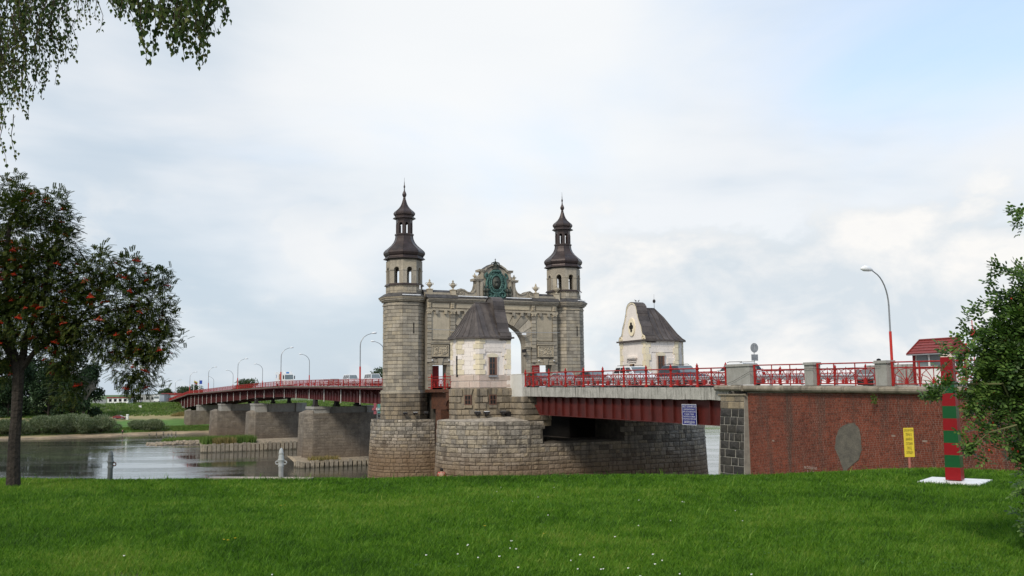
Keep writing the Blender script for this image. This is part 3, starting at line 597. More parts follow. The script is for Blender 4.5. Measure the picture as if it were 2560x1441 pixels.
    for dt in ((-1.2,.0) if lt=='l' else (.6,)):       # strip floodlights on the cornice
        MB().box(c[0]+dt,c[0]+dt+1.15,SA-AP-.55,SA-AP-.40,25.36,25.46).build('strip_light',M['lamp_head'],por)
    MB().box(c[0]+1.25,c[0]+1.38,SA-AP+.1,SA-AP+.22,26.2,26.7).build('floodlight',M['lamp_head'],por)
    MB().box(c[0]-.07+(.42 if lt=='l' else .62),c[0]+.07+(.42 if lt=='l' else .62),SA-AP-.062,SA-AP-.03,20.6,21.95).build('slit_window',M['dark_inside'],por)
tower((TL),'l'); tower((TR),'r')
# curtain wall between the towers
AW=4.5; SZ=19.0; RZ=3.4; D0=.62; D1=2.6      # arch half width, springing, rise; side door span from centre offset
DK=13.7; WT=1.5
DL=(C-8.65,C-6.7); DR=(C+6.4,C+8.3); DZ=16.68
W0=-.15+.1; W1=18.6
mb=MB(); SB=SF+WT
for a,b in ((W0,DL[0]),(DL[1],C-AW),(C+AW,DR[0]),(DR[1],W1)): mb.box(a,b,SF+.05,SB,13.2,19.0)
mb.box(DL[0],DL[1],SF+.05,SB,DZ,19.0); mb.box(DR[0],DR[1],SF+.05,SB,DZ,19.0)
mb.box(W0,C-AW-.0,SF+.05,SB,19.0,25.0); mb.box(C+AW,W1,SF+.05,SB,19.0,25.0)
NA=24; arcp=[(C-AW*math.cos(math.pi*i/NA),SZ+RZ*math.sin(math.pi*i/NA)) for i in range(NA+1)]
for dep in (SF+.05,SB):
    v=[(p[0],dep,p[1]) for p in arcp]+[(p[0],dep,25.0) for p in arcp]; mb.add(v,[(i,i+1,NA+2+i,NA+1+i) for i in range(NA)])
v=[(p[0],SF+.05,p[1]) for p in arcp]+[(p[0],SB,p[1]) for p in arcp]; mb.add(v,[(i,NA+1+i,NA+2+i,i+1) for i in range(NA)])
mb.build('wall',M['sandstone'],por)
# ashlar blocks around the openings
def inside(t_,z0,z1):
    if DL[0]-.02<t_<DL[1]+.02 and z0<DZ-.1: return True
    if DR[0]-.02<t_<DR[1]+.02 and z0<DZ-.1: return True
    if abs(t_-C)<AW*1.45 and z0<24: return abs(t_-C)<AW+.15 or z1>SZ
    return False
prow=rowsof(13.3,16.9,8)
for a,b in ((W0+.1,DL[0]),(DL[1],C-AW-.0),(C+AW,DR[0]),(DR[1],W1-.1)):
    masonry('ashlar_block',por,M['sandstone'],[seg((a,SF),(b,SF))],prow,(.8,1.3),depth=.03,gh=.04,gv=.01,ch=.015,maxn=60)
for sgn in (-1,1):
    def bx(name,t0,t1,s0,s1,z0,z1,mt='sandstone'):
        a,b=sorted((C+sgn*t0,C+sgn*t1)); return MB().box(a,b,s0,s1,z0,z1).build(name,M[mt],por)
    dl=DL if sgn<0 else DR; dm=(dl[0]+dl[1])/2; off=abs(dm-C)
    # rusticated pilasters
    for p0,p1 in ((off+1.15,off+1.72),(off-2.05,off-1.42)):
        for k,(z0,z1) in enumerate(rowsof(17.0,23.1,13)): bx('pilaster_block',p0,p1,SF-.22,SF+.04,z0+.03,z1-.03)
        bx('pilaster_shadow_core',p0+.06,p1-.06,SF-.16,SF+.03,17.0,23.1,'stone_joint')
        cp=MB(); a,b=sorted((C+sgn*p0,C+sgn*p1)); mm=(a+b)/2
        cp.box(a-.1,b+.1,SF-.34,SF+.02,23.42,23.56); cp.box(a-.02,b+.02,SF-.26,SF+.02,23.1,23.42)
        for e in (-1,1):
            for zz_ in (23.2,23.34): cp.ball((mm+e*(b-a)*.36,SF-.27,zz_),.1,7)
        cp.ball((mm,SF-.27,23.27),.11,7); cp.build('capital',M['sandstone_pale'],por)
    bx('panel',off-1.35,off+1.08,SF-.05,SF+.03,19.9,23.45,'sandstone_pale')
    # carved relief over the door
    a,b=dm-1.14,dm+1.14
    mb=MB(); mb.box(a,b,SF-.2,SF+.02,17.72,19.2); mb.build('relief_panel',M['sandstone_pale'],por)
    mb=MB()
    for e in ((a,a+.1,17.72,19.2),(b-.1,b,17.72,19.2),(a+.1,b-.1,19.1,19.2),(a+.1,b-.1,17.72,17.82)): mb.box(e[0],e[1],SF-.3,SF-.19,e[2],e[3])
    mb.build('relief_frame',M['sandstone_pale'],por)
    rg=random.Random(5+sgn); mb=MB()
    for _ in range(46):
        x0,z0=rg.uniform(a+.2,b-.2),rg.uniform(17.9,19.0); an=rg.uniform(0,6.28); pts=[(x0,SF-.2,z0)]
        for k in range(3):
            an+=rg.uniform(-1.1,1.1); x0=min(max(x0+.14*math.cos(an),a+.16),b-.16); z0=min(max(z0+.14*math.sin(an),17.88),19.03); pts.append((x0,SF-.21,z0))
        mb.tube(pts,rg.uniform(.035,.07),5)
    for _ in range(7): mb.ball((rg.uniform(a+.25,b-.25),SF-.22,rg.uniform(18.2,19.0)),.085,6)
    mb.build('relief_carving',M['sandstone_pale'],por,smooth=True)
    bx('relief_cornice',off-1.3,off+1.3,SF-.34,SF+.02,19.3,19.46); bx('relief_cornice',off-1.2,off+1.2,SF-.24,SF+.02,19.5,19.72)
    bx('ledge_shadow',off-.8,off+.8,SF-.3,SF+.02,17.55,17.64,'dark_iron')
    bx('door_lintel',off-1.75,off+1.75,SF-.16,SF+.02,17.02,17.5)
    bx('door_lintel',off-1.5,off+1.5,SF-.10,SF+.02,DZ+.02,17.0)
    MB().add([(dm-.22,SF-.24,DZ),(dm+.22,SF-.24,DZ),(dm+.4,SF-.28,17.5),(dm-.4,SF-.28,17.5),(dm-.22,SF+.02,DZ),(dm+.22,SF+.02,DZ),(dm+.4,SF+.02,17.5),(dm-.4,SF+.02,17.5)],[(0,1,2,3),(0,3,7,4),(1,5,6,2),(0,4,5,1),(3,2,6,7)]).build('keystone',M['sandstone'],por)
    for e in (-1.1,1.15): MB().ball((dm+e,SF-.3,17.25),.09,8).build('small_floodlight',M['lamp_head'],por)
    # brackets under the frieze
    for e in (off-.75,off+.45,off-2.5,off-3.5,off-4.7): 
        if e>.8: bx('bracket',e-.17,e+.17,SF-.36,SF+.02,23.12,23.56)
    # frieze: carved panels
    for e in (off+1.42,off-1.74):
        k=MB(); a2=C+sgn*e; k.box(a2-.26,a2+.26,SF-.14,SF+.02,23.86,24.6)
        for zz_ in (23.98,24.18,24.4): k.ball((a2-.1,SF-.16,zz_),.1,6); k.ball((a2+.1,SF-.16,zz_),.1,6)
        k.build('frieze_carving',M['sandstone_pale'],por)
    bx('frieze_panel',off-1.3,off+1.0,SF-.10,SF+.02,23.95,24.5,'sandstone_pale'); bx('frieze_panel',.1,off-2.3,SF-.10,SF+.02,23.95,24.5,'sandstone_pale')
    # impost and arch jamb blocks
    for k,(z0,z1) in enumerate(rowsof(16.9,19.0,4)):
        bx('jamb_block',AW+.02,AW+.62,SF-.12,SF+.03,z0+.025,z1-.025)
    for k,(z0,z1) in enumerate(rowsof(13.4,16.9,7)): bx('jamb_block',AW+.01,AW+.6,SF-.12,SF-.03,z0+.025,z1-.025)
    im=MB(); a,b=sorted((C+sgn*(AW-.22),C+sgn*(AW+.7))); im.box(a,b,SF-.3,SF+.5,19.0,19.14); im.box(a+.05,b-.05,SF-.2,SF+.45,18.82,19.0); im.build('impost',M['sandstone'],por)
# voussoirs: long radiating wedges with stepped heads
nv=17
for i in range(nv):
    a0,a1=math.pi*(i+.04)/nv,math.pi*(i+.96)/nv
    def pt(a,k): return (C-(AW+k)*math.cos(a),SZ+(RZ+k)*math.sin(a))
    am=(a0+a1)/2
    kk=min((23.42-SZ-.0)/max(math.sin(am),.2)-RZ,2.1) if math.sin(am)>.5 else 1.5+(.45 if i%2 else 0)
    kk=max(kk,1.0)
    pA,pB,pC,pD=pt(a0,0.01),pt(a1,.01),pt(a1,kk),pt(a0,kk)
    pC=(pC[0],min(pC[1],23.44)); pD=(pD[0],min(pD[1],23.44))
    v=[(p[0],SF-.1,p[1]) for p in (pA,pB,pC,pD)]+[(p[0],SF+.06,p[1]) for p in (pA,pB,pC,pD)]
    MB().add(v,[(0,1,2,3),(0,4,5,1),(1,5,6,2),(2,6,7,3),(3,7,4,0)]).build('voussoir',M['sandstone'],por)
E2=MB(); E2.box(W0,W1,SF-.2,SF+.04,23.56,23.72); E2.box(W0,W1,SF-.1,SF+.04,23.72,23.8); E2.box(W0,W1,SF-.16,SF+.04,24.66,24.8); E2.box(W0,W1,SF-.36,SF+.1,24.8,24.98); E2.box(W0,W1,SF-.52,SF+.2,24.98,25.16); E2.build('entablature',M['sandstone'],por)
# lean-to roof of slates behind the cornice
for (ta,tb) in ((W0-.2,C-5.4),(C+5.3,W1+.2)):
    n=int((tb-ta)/.62)
    for k in range(n):
        a=ta+(tb-ta)*k/n; b=a+(tb-ta)/n
        for (s0,z0,s1_,z1) in ((SF-.58,25.17,SF+.15,25.62),(SF+.62,25.95,SF+1.25,26.3)):
            v=[(a+.015,s0,z0+.03),(b-.015,s0,z0+.03),(b-.015,s1_,z1+.03),(a+.015,s1_,z1+.03)]
            MB().add(v+[(p[0],p[1],p[2]-.07) for p in v],[(0,1,2,3),(0,4,5,1),(1,5,6,2),(3,7,4,0)]).build('roof_sheet',M['slate'],por)
    mb=MB(); mb.box(ta,tb,SF+.2,SF+.6,25.16,25.92); mb.build('attic_step',M['sandstone'],por)
    mb=MB(); mb.ext([(SF-.5,25.16),(SF+.14,25.16),(SF+.14,25.58)],'x',ta,tb); mb.ext([(SF+.61,25.2),(SF+1.75,25.2),(SF+1.27,26.28)],'x',ta,tb); mb.build('roof_core',M['slate'],por)
mb=MB(); mb.add([(C-5.4,SF-.55,25.17),(C+5.3,SF-.55,25.17),(C+5.3,SF+.35,25.5),(C-5.4,SF+.35,25.5)],[(0,1,2,3)]); mb.build('ledge_flashing',M['slate'],por)
for a,b in ((C-5.3,C-3.2),(C-3.1,C-1.2),(C+1.5,C+3.3),(C+3.4,C+5.2)): MB().box(a,b,SF-.5,SF-.36,25.42,25.52).build('strip_light',M['lamp_head'],por)
# gable: half silhouette (offset from centre, z), mirrored, real thickness
half=[(5.55,25.2),(5.6,25.9),(5.45,26.3),(5.0,26.55),(4.5,26.45),(4.0,26.15),(3.6,26.1),(3.2,26.25),(2.95,26.6),(2.82,27.1),(2.8,27.6)]
G=C+.35
pg=[(G-a,z) for a,z in half]+[(G-3.15,27.7),(G-3.15,27.9),(G-2.6,28.1),(G-2.15,28.45),(G-1.95,28.8),(G-2.1,29.0),(G-1.75,29.05),(G-1.4,29.45),(G-.8,29.8),(G-0,29.95)]
pg=pg+[(2*G-x,z) for x,z in pg[-2::-1]]
mb=MB(); mb.ext(pg,'y',SF+.35,SF+1.35); mb.build('gable_wall',M['sandstone'],por)
mb=MB()
def ribbon(pts,w,s0,s1): 
    for (x0,z0),(x1,z1) in zip(pts,pts[1:]):
        d=Vector((x1-x0,z1-z0)); d=d.normalized() if d.length else Vector((1,0)); n=Vector((-d.y,d.x))*w
        v=[(x0,s0,z0),(x1,s0,z1),(x1+n.x,s0,z1+n.y),(x0+n.x,s0,z0+n.y)]; mb.add(v+[(p[0],s1,p[2]) for p in v],[(0,1,2,3),(0,4,5,1),(1,5,6,2),(2,6,7,3),(3,7,4,0)])
ribbon(pg[1:10],-.16,SF+.24,SF+1.4); ribbon([(2*G-x,z) for x,z in pg[1:10]],.16,SF+.24,SF+1.4)
ribbon(pg[17:24],-.2,SF+.12,SF+1.4)
for sg in (-1,1):
    a,b=sorted((G+sg*2.1,G+sg*3.2)); mb.box(a,b,SF+.1,SF+1.4,27.62,27.78); mb.box(a,b,SF+.02,SF+1.45,27.78,27.92)
    a,b=sorted((G+sg*1.7,G+sg*2.45)); mb.box(a,b,SF+.1,SF+1.4,28.88,29.06); mb.box(a,b,SF+.02,SF+1.42,29.06,29.16)
    for e in (2.05,2.6): a,b=sorted((G+sg*(e-.17),G+sg*(e+.2))); mb.box(a,b,SF+.18,SF+.4,25.3,27.62)
    a,b=sorted((G+sg*1.8,G+sg*2.15)); mb.box(a,b,SF+.2,SF+.4,27.9,28.9)
mb.build('gable_moulding',M['sandstone'],por)
for sg in (-1,1):                                     # scroll eyes
    mb=MB(); cx_=G+sg*5.0; pts=[(cx_+sg*(-.0)+.5*(1-k/22)*math.cos(sg*(k*.55)+1.2),SF+.3,25.95+.5*(1-k/22)*math.sin(sg*(k*.55)+1.2)) for k in range(20)]
    mb.tube(pts,.06,5); mb.ball((cx_,SF+.3,25.95),.12,8); mb.build('scroll',M['sandstone'],por)
mb=MB(); mb.ext([(G-1.9,29.1),(G-1.4,29.5),(G-.8,29.88),(G,30.0),(G+.8,29.88),(G+1.4,29.5),(G+1.9,29.1),(G+1.9,29.0),(G,29.7),(G-1.9,29.0)],'y',SF+.3,SF+1.45); mb.build('gable_flashing',M['slate'],por)
# urns on pedestals
def urn(t_,z,k=1.0,ped=True,s_=SF+.45):
    mb=MB()
    if ped: mb.prism([(t_-.3,s_-.3),(t_+.3,s_-.3),(t_+.3,s_+.3),(t_-.3,s_+.3)],25.3,z-.1,off=.08); mb.box(t_-.36,t_+.36,s_-.36,s_+.36,z-.1,z)
    mb.lathe((t_,s_,z),[(x*k,y*k) for x,y in ((.2,0),(.17,.06),(.09,.14),(.1,.2),(.26,.36),(.36,.52),(.38,.62),(.3,.72),(.22,.76),(.27,.82),(.12,.9),(.08,.97),(.14,1.03),(.09,1.15),(.02,1.28))],12)
    for e in (-1,1):
        mb.tube([(t_+e*k*x,s_,z+k*y) for x,y in ((.34,.5),(.5,.56),(.55,.68),(.46,.78),(.34,.74))],.035*k,5)
    mb.build('urn',M['sandstone_pale'],por,smooth=False)
for dx in (-9.2,-6.0,5.95,9.1): urn(G+dx,26.35)
for sg in (-1,1): urn(G+sg*2.85,27.92,.62,False,SF+.7)
# royal crest
mb=MB(); cs=SF+.3
def ell(rx,rz,cx_,cz,n=28): return [(cx_+rx*math.cos(2*math.pi*i/n),cs,cz+rz*math.sin(2*math.pi*i/n)) for i in range(n+1)]
crz=27.45
disc=MB(); n=28; o=ell(.62,.86,G,crz); disc.add([(G,cs-.28,crz)]+[(p[0],cs-.2,p[2]) for p in o[:-1]]+[(p[0],cs+.1,p[2]) for p in o[:-1]],[(0,1+(i+1)%n,1+i) for i in range(n)]+[(1+i,1+(i+1)%n,29+(i+1)%n,29+i) for i in range(n)])
rg=random.Random(3)
# head in profile on the medallion: modelled bust
disc.ball((G-.08,cs-.3,crz+.2),.2,8); disc.tube([(G-.02,cs-.28,crz+.05),(G+.06,cs-.3,crz-.2),(G-.1,cs-.3,crz-.5)],[.1,.14,.3],7); disc.tube([(G+.05,cs-.34,crz+.32),(G+.2,cs-.32,crz+.2),(G+.22,cs-.3,crz-.1)],.07,6)
disc.build('medallion',M['bronze_dark'],por,smooth=True)
mb.tube([(p[0],p[1]-.22,p[2]) for p in ell(.74,1.0,G,crz)],.10,6,cap=False); mb.tube([(p[0],p[1]-.12,p[2]) for p in ell(.98,1.26,G,crz-.02)],.13,6,cap=False)
for k in range(26):
    a=2*math.pi*k/26; mb.ball((G+.86*math.cos(a),cs-.26,crz+1.12*math.sin(a)),.075,5)
for sg in (-1,1):
    def sp(x0,z0,r0,turn,dirn,th=.12,rr=.4):
        pts=[]; 
        for k in range(16):
            a=turn+sg*dirn*k*.42; q=r0*(1-k/19); pts.append((x0+sg*q*math.cos(a)*1.0 if False else x0+q*math.cos(a),cs-.18,z0+q*math.sin(a)))
        mb.tube(pts,[th*(1-.03*k) for k in range(16)],6)
    sp(G+sg*1.25,28.25,.42,math.pi*.5,-1,.15); sp(G+sg*1.32,26.65,.38,-math.pi*.5,1,.13); sp(G+sg*.95,25.85,.42,math.pi*.7,-1,.15); sp(G+sg*.6,28.75,.3,math.pi*.5,1,.13); sp(G+sg*1.55,25.95,.3,0,1,.11)
    mb.tube([(G+sg*1.2,cs-.15,28.0),(G+sg*1.38,cs-.12,27.3),(G+sg*1.3,cs-.15,26.7)],[.2,.16,.2],6)
    mb.tube([(G+sg*.1,cs-.25,25.95),(G+sg*.7,cs-.28,26.25),(G+sg*1.0,cs-.2,26.7)],[.12,.09,.06],6); mb.tube([(G+sg*.1,cs-.25,25.9),(G+sg*.5,cs-.3,25.55),(G+sg*1.0,cs-.2,25.45)],[.13,.1,.07],6)
mb.tube([(G-.75,cs-.1,28.85),(G-.4,cs-.25,29.0),(G,cs-.3,28.98),(G+.4,cs-.25,29.0),(G+.75,cs-.1,28.85)],[.08,.17,.2,.17,.08],7)
mb.ext([(G-.35,25.35),(G+.35,25.35),(G+.42,25.9),(G+.2,26.2),(G-.2,26.2),(G-.42,25.9)],'y',cs-.3,cs)
mb.tube([(G,cs-.3,25.4),(G,cs-.38,26.1)],[.05,.16],6)
pl_=[(G-1.35,25.35),(G+1.35,25.35),(G+1.5,26.6),(G+1.4,28.2),(G+.7,28.95),(G-.7,28.95),(G-1.4,28.2),(G-1.5,26.6)]
mb.ext(pl_,'y',cs-.06,cs+.1); mb.build('crest',M['verdigris'],por,smooth=False)
mb=MB(); mb.lathe((G,cs+.1,29.2),[(.42,0),(.46,.08),(.44,.3),(.5,.34),(.5,.4)],14)
for k in range(8):
    a=2*math.pi*k/8; mb.tube([(G+q*math.cos(a),cs+.1+q*math.sin(a),29.6+z) for q,z in ((.46,0),(.6,.22),(.52,.48),(.22,.6),(.03,.5))],.07,5)
mb.lathe((G,cs+.1,29.6),[(.42,0),(.45,.2),(.3,.42),(.02,.5)],12); mb.ball((G,cs+.1,30.3),.12,8); mb.box(G-.03,G+.03,cs+.07,cs+.13,30.4,30.7); mb.box(G-.1,G+.1,cs+.07,cs+.13,30.52,30.58)
mb.build('crown',M['bronze_dark'],por)
for sg in (-1,1):                                     # pairs of standing putti beside the crest
    for e in (1.45,1.85):
        mb=MB(); x=G+sg*e; b0=25.42
        mb.tube([(x,cs-.3,b0+.0),(x+.04,cs-.32,b0+.35),(x+.06,cs-.3,b0+.75)],[.06,.09,.13],6); mb.tube([(x+.16,cs-.28,b0),(x+.15,cs-.34,b0+.35),(x+.1,cs-.3,b0+.75)],[.06,.09,.13],6)
        mb.tube([(x+.08,cs-.3,b0+.7),(x+.08,cs-.32,b0+1.0),(x+.08,cs-.3,b0+1.25)],[.16,.17,.15],8); mb.ball((x+.1,cs-.32,b0+1.48),.13,8,sz=1.15)
        mb.tube([(x-.06,cs-.3,b0+1.2),(x-.15-.1*sg,cs-.36,b0+.98),(x-.05,cs-.42,b0+.85)],[.07,.055,.045],6); mb.tube([(x+.22,cs-.3,b0+1.2),(x+.3,cs-.38,b0+1.02),(x+.2-.2*sg,cs-.42,b0+1.2)],[.07,.055,.045],6)
        mb.build('statue',M['bronze_dark'],por,smooth=True)
# cable across the arch, its lamps
mb=MB(); mb.tube([(-.1,SF-.5,21.45-.3),(9,SF-.55,21.22-.3),(18.6,SF-.5,21.3-.3)],.03,5); mb.tube([(C+.5,SF-.5,20.7),(13.4,SF-.5,20.72)],.02,4); mb.build('cable',M['galv'],por)
mb=MB(); mb.box(13.0,13.5,SF-.75,SF-.45,20.6,20.85); mb.tube([(13.4,SF-.6,20.7),(13.7,SF-.1,20.3)],.04,5); mb.build('floodlight',M['lamp_head'],por)
mb=MB(); mb.box(13.1,13.6,SF-.55,SF-.2,18.3,18.7); mb.box(13.15,13.45,SF-.6,SF-.5,17.75,18.0); mb.build('signal_box',M['dark_iron'],por)
# red boards in and beside the doors
dlc=(DL[0]+DL[1])/2; drc=(DR[0]+DR[1])/2
bd=thing('notice_board','tall red board standing in the left doorway of the portal','board',(DL[0]+.75,SF+1.2,13.8))
MB().box(DL[0]+.33,DL[0]+1.2,SF+.9,SF+.97,13.8,16.6).build('panel',M['booth_red'],bd)
# ------------------------------------------------------------------ text
_fc={}
def text_part(name,lines,parent,mat_,plane,width,top,align='CENTER'):
    """lines: (string, height, max width, z of baseline). plane(u,z,d)->xyz. flat raised lettering"""
    V=[];Fs=[]
    for st,h,mw,zb in lines:
        cu=bpy.data.curves.new('t','FONT'); cu.body=st; cu.size=1; cu.resolution_u=1; cu.align_x='LEFT'
        ob=bpy.data.objects.new('t',cu); COL.objects.link(ob); bpy.context.view_layer.update()
        me=bpy.data.meshes.new_from_object(ob.evaluated_get(bpy.context.evaluated_depsgraph_get()))
        vs=[v.co.copy() for v in me.vertices]; x0=min(v.x for v in vs); x1=max(v.x for v in vs); y0=min(v.y for v in vs); y1=max(v.y for v in vs)
        k=mw/(x1-x0); kz=h/.72; b=len(V)
        for v in vs: V.append(plane(((v.x-x0)*k-mw/2),zb+v.y*kz,.004))
        for p in me.polygons: Fs.append(tuple(i+b for i in p.vertices))
        bpy.data.objects.remove(ob); bpy.data.meshes.remove(me); bpy.data.curves.remove(cu)
    mb=MB(); mb.add(V,Fs); return mb.build(name,mat_,parent)
pq=thing('info_plaque','dark red text board on the portal beside the right doorway','board',(DR[0]-.55,SF-.2,15))
MB().box(DR[0]-1.1,DR[0]-.02,SF-.24,SF-.14,13.9,16.62).build('panel',M['booth_red'],pq)
rg=random.Random(2); mb=MB()
for k in range(9):
    z=16.25-k*.23; a=rg.uniform(.3,.42); mb.box(DR[0]-.56-a,DR[0]-.56+a,SF-.25,SF-.239,z,z+.05)
mb.build('text_lines',M['faded_paint'],pq)
# ------------------------------------------------------------------ gatehouses
EZ=18.7; RGZ=22.35; S0=84.3; GW=5.1
def gatehouse(lt):
    sg=-1 if lt=='l' else 1                   # direction away from the road
    tg=-.3 if lt=='l' else 16.0               # gable wall line (road side)
    T_=lambda d:tg+sg*d                       # d = distance from the gable
    base=11.0 if lt=='r' else 10.45
    lab=('white gatehouse on the near pier end, its back turned, pink band and barred windows below' if lt=='l' else
         'white gatehouse with scrolled gable and quatrefoil opening facing the road, beyond the parked cars')
    g=thing('gatehouse',lab,'gatehouse',(T_(2),S0+GW/2,13.7))
    cor=[(0,0),(3.38,0),(5.0,1.55),(5.0,GW-1.55),(3.38,GW),(0,GW)] if lt=='l' else [(0,0),(4.2,0),(6.0,1.55),(6.0,GW-1.55),(4.2,GW),(0,GW)]     # (d, ds)
    def poly(off=0.0):
        pts=[(T_(d),S0+e) for d,e in cor]
        if sg>0: pass
        else: pts=pts[::-1]
        # make ccw
        A=sum(p[0]*q[1]-q[0]*p[1] for p,q in zip(pts,pts[1:]+pts[:1]))
        if A<0: pts=pts[::-1]
        if off:
            out=[]
            n=len(pts)
            for i in range(n):
                a=Vector(pts[i-1]);b=Vector(pts[i]);c_=Vector(pts[(i+1)%n]); d1=(b-a).normalized();d2=(c_-b).normalized(); n1=Vector((d1.y,-d1.x)); n2=Vector((d2.y,-d2.x)); m_=(n1+n2)/(1+n1.dot(n2)); out.append((b.x+m_.x*off,b.y+m_.y*off))
            pts=out
        return pts
    pp=poly()
    mb=MB(); mb.prism(poly(-.06),base-.4,EZ); mb.build('wall',M['whitewash'],g)
    runs=[seg(pp[i],pp[(i+1)%6]) for i in range(6)]
    def facing(i): 
        a,b=Vector(pp[i]),Vector(pp[(i+1)%6]); d=(b-a).normalized(); n=Vector((d.y,-d.x)); m_=(a+b)/2
        return n.dot(Vector((-40,0))-m_)>0
    vis=[i for i in range(6) if facing(i)]
    # window positions
    wins=[]
    if lt=='l':
        wins=[(T_(1.95),S0,.42,14.95,16.75,0)]
    else: wins=[(T_(1.9),S0,.42,14.6,17.0,0)]
    def near_win(t_,s_,z0,z1,m_=.62):
        for wt_,ws_,hw,za,zb,_ in wins:
            if abs(t_-wt_)<hw+m_*.6 and abs(s_-ws_)<.3 and z1>za and z0<zb+.2: return True
        if lt=='r' and abs(s_-(S0+GW/2))<.75 and z1<17.0 and abs(t_-tg)<.3: return True
        return False
    zlo=13.68
    # smooth ashlar between the quoins
    for i in vis:
        masonry('ashlar_block',g,M['whitewash'],[runs[i]],rowsof(15.05 if lt=='l' else 13.7,EZ-.1,8),(1.0,1.7),depth=.007,gh=.010,gv=.006,ch=.003,maxn=60,skip=lambda a,b,z0,z1:near_win(a,b,z0,z1,1.6))
    # quoins wrap each visible corner
    nq=7; z0q=15.0 if lt=='l' else 13.7
    for i in range(6):
        if not (i in vis or (i-1)%6 in vis): continue
        p=Vector(pp[i]); a=(Vector(pp[i-1])-p); b=(Vector(pp[(i+1)%6])-p); la,lb=a.length,b.length; a.normalize(); b.normalize()
        na=Vector((-a.y,a.x)); na=na if na.dot(p-Vector((T_(2.3),S0+2.5)))>0 else -na
        nb_=Vector((-b.y,b.x)); nb_=nb_ if nb_.dot(p-Vector((T_(2.3),S0+2.5)))>0 else -nb_
        for k,(z0,z1) in enumerate(rowsof(z0q,EZ-.12,nq)):
            wa=.62 if k%2 else .40; wb=.40 if k%2 else .62; o_=.07
            miter=p+(na+nb_)/(1+na.dot(nb_))*o_
            ring_=[p+a*wa-na*.02,p+a*wa+na*o_,miter,p+b*wb+nb_*o_,p+b*wb-nb_*.02,p-(na+nb_)*.02]
            z0+=.02;z1-=.02
            v=[(q.x,q.y,z0) for q in ring_]+[(q.x,q.y,z1) for q in ring_]
            cr=(a.x*b.y-a.y*b.x)
            MB().add(v,[(0,1,2,3,4,5)[::-1],(6,7,8,9,10,11)]+[(j,(j+1)%6,6+(j+1)%6,6+j) for j in range(6)]).build('quoin',M['cream_stone' if (k*7+i*3)%5 or lt=='r' else 'whitewash'],g)
    if lt=='l':
        for k,(z0,z1,mm) in enumerate(((14.38,14.98,'pink_stone'),(13.7,14.32,'pink_stone'))):
            for i in vis: masonry('band_block',g,M['pink_stone'] if i==vis[-1] or True else M['sandstone'],[runs[i]],[(z0,z1)],(1.1,1.9),depth=.03,gh=.03,gv=.012,ch=.012)
        pb2=poly(.16); rr_=[seg(pb2[i],pb2[(i+1)%6]) for i in range(6)]
        lw=[(T_(2.05),S0),(T_(4.25),S0+.75)]
        # rusticated lower storey reaching along the pier to the span bearing
        mb=MB(); mb.prism(poly(.08),9.9,13.66); mb.box(-.4,2.6,S0-3.2,S0+2,9.9,12.6); mb.build('plinth',M['sandstone_brown'],g)
        sk=lambda a,b,z0,z1:any(math.hypot(a-x-.0,b-y)<.5 and z1>12.0 and z0<13.0 for x,y in lw)
        rws=[(10.45,10.98),(11.02,11.55),(11.59,12.18),(12.22,12.82),(12.86,13.6)]
        for i in vis: masonry('plinth_block',g,M['sandstone_brown'],[rr_[i]],rws,(.5,.95),depth=.06,gh=.05,gv=.015,ch=.03,rough=.02,skip=sk,maxn=150)
        masonry('plinth_block',g,M['sandstone_brown'],[seg((-.45,S0-.2),(-.45,S0-3.3)),seg((-.45,S0-3.3),(2.6,S0-3.3))],rws[:4],(.6,1.2),depth=.06,gh=.05,gv=.015,ch=.03,rough=.04,maxn=60)
        # low barred windows
        ex=((pp[1][0]-pp[0][0]),0)
        for (x,y) in lw:
            # orientation of the wall there
            best=min(vis,key=lambda i:abs(((Vector(pp[i])+Vector(pp[(i+1)%6]))/2-Vector((x,y))).length))
            A=Vector(pb2[best]);B_=Vector(pb2[(best+1)%6]); d=(B_-A).normalized(); n=Vector((d.y,-d.x)); c_=A+d*((Vector((x,y))-A).dot(d))
            def q(u,z,o): p=c_+d*u+n*o; return (p.x,p.y,z)
            f_=MB().add([q(-.33,12.05,.085),q(.33,12.05,.085),q(.33,12.98,.085),q(-.33,12.98,.085)],[(0,1,2,3)]).build('window',M['dark_inside'],g)
            bb=MB()
            for u0,u1,z0,z1 in ((-.36,-.29,12.02,13.0),(.29,.36,12.02,13.0),(-.29,.29,12.02,12.09),(-.29,.29,12.93,13.0),(-.025,.025,12.09,12.93),(-.29,.29,12.47,12.52)):
                v=[q(u0,z0,.12),q(u1,z0,.12),q(u1,z1,.12),q(u0,z1,.12),q(u0,z0,-.02),q(u1,z0,-.02),q(u1,z1,-.02),q(u0,z1,-.02)]; bb.add(v,[(0,1,2,3),(4,7,6,5),(0,4,5,1),(3,2,6,7),(0,3,7,4),(1,5,6,2)])
            bb.build('window_frame',M['window_frame'],f_)
            for sgk in (-1,0,1):                   # splayed lintel stones and sill
                mbk=MB(); u0,u1=sgk*.24-.11,sgk*.24+.11
                v=[q(u0*1.0,13.02,.09),q(u1*1.0,13.02,.09),q(u1*1.5,13.6,.12),q(u0*1.5,13.6,.12)]+[q(u0,13.02,-.02),q(u1,13.02,-.02),q(u1*1.5,13.6,-.02),q(u0*1.5,13.6,-.02)]
                mbk.add(v,[(0,1,2,3),(4,7,6,5),(0,4,5,1),(3,2,6,7),(0,3,7,4),(1,5,6,2)]).build('lintel_stone',M['sandstone_brown'],g)
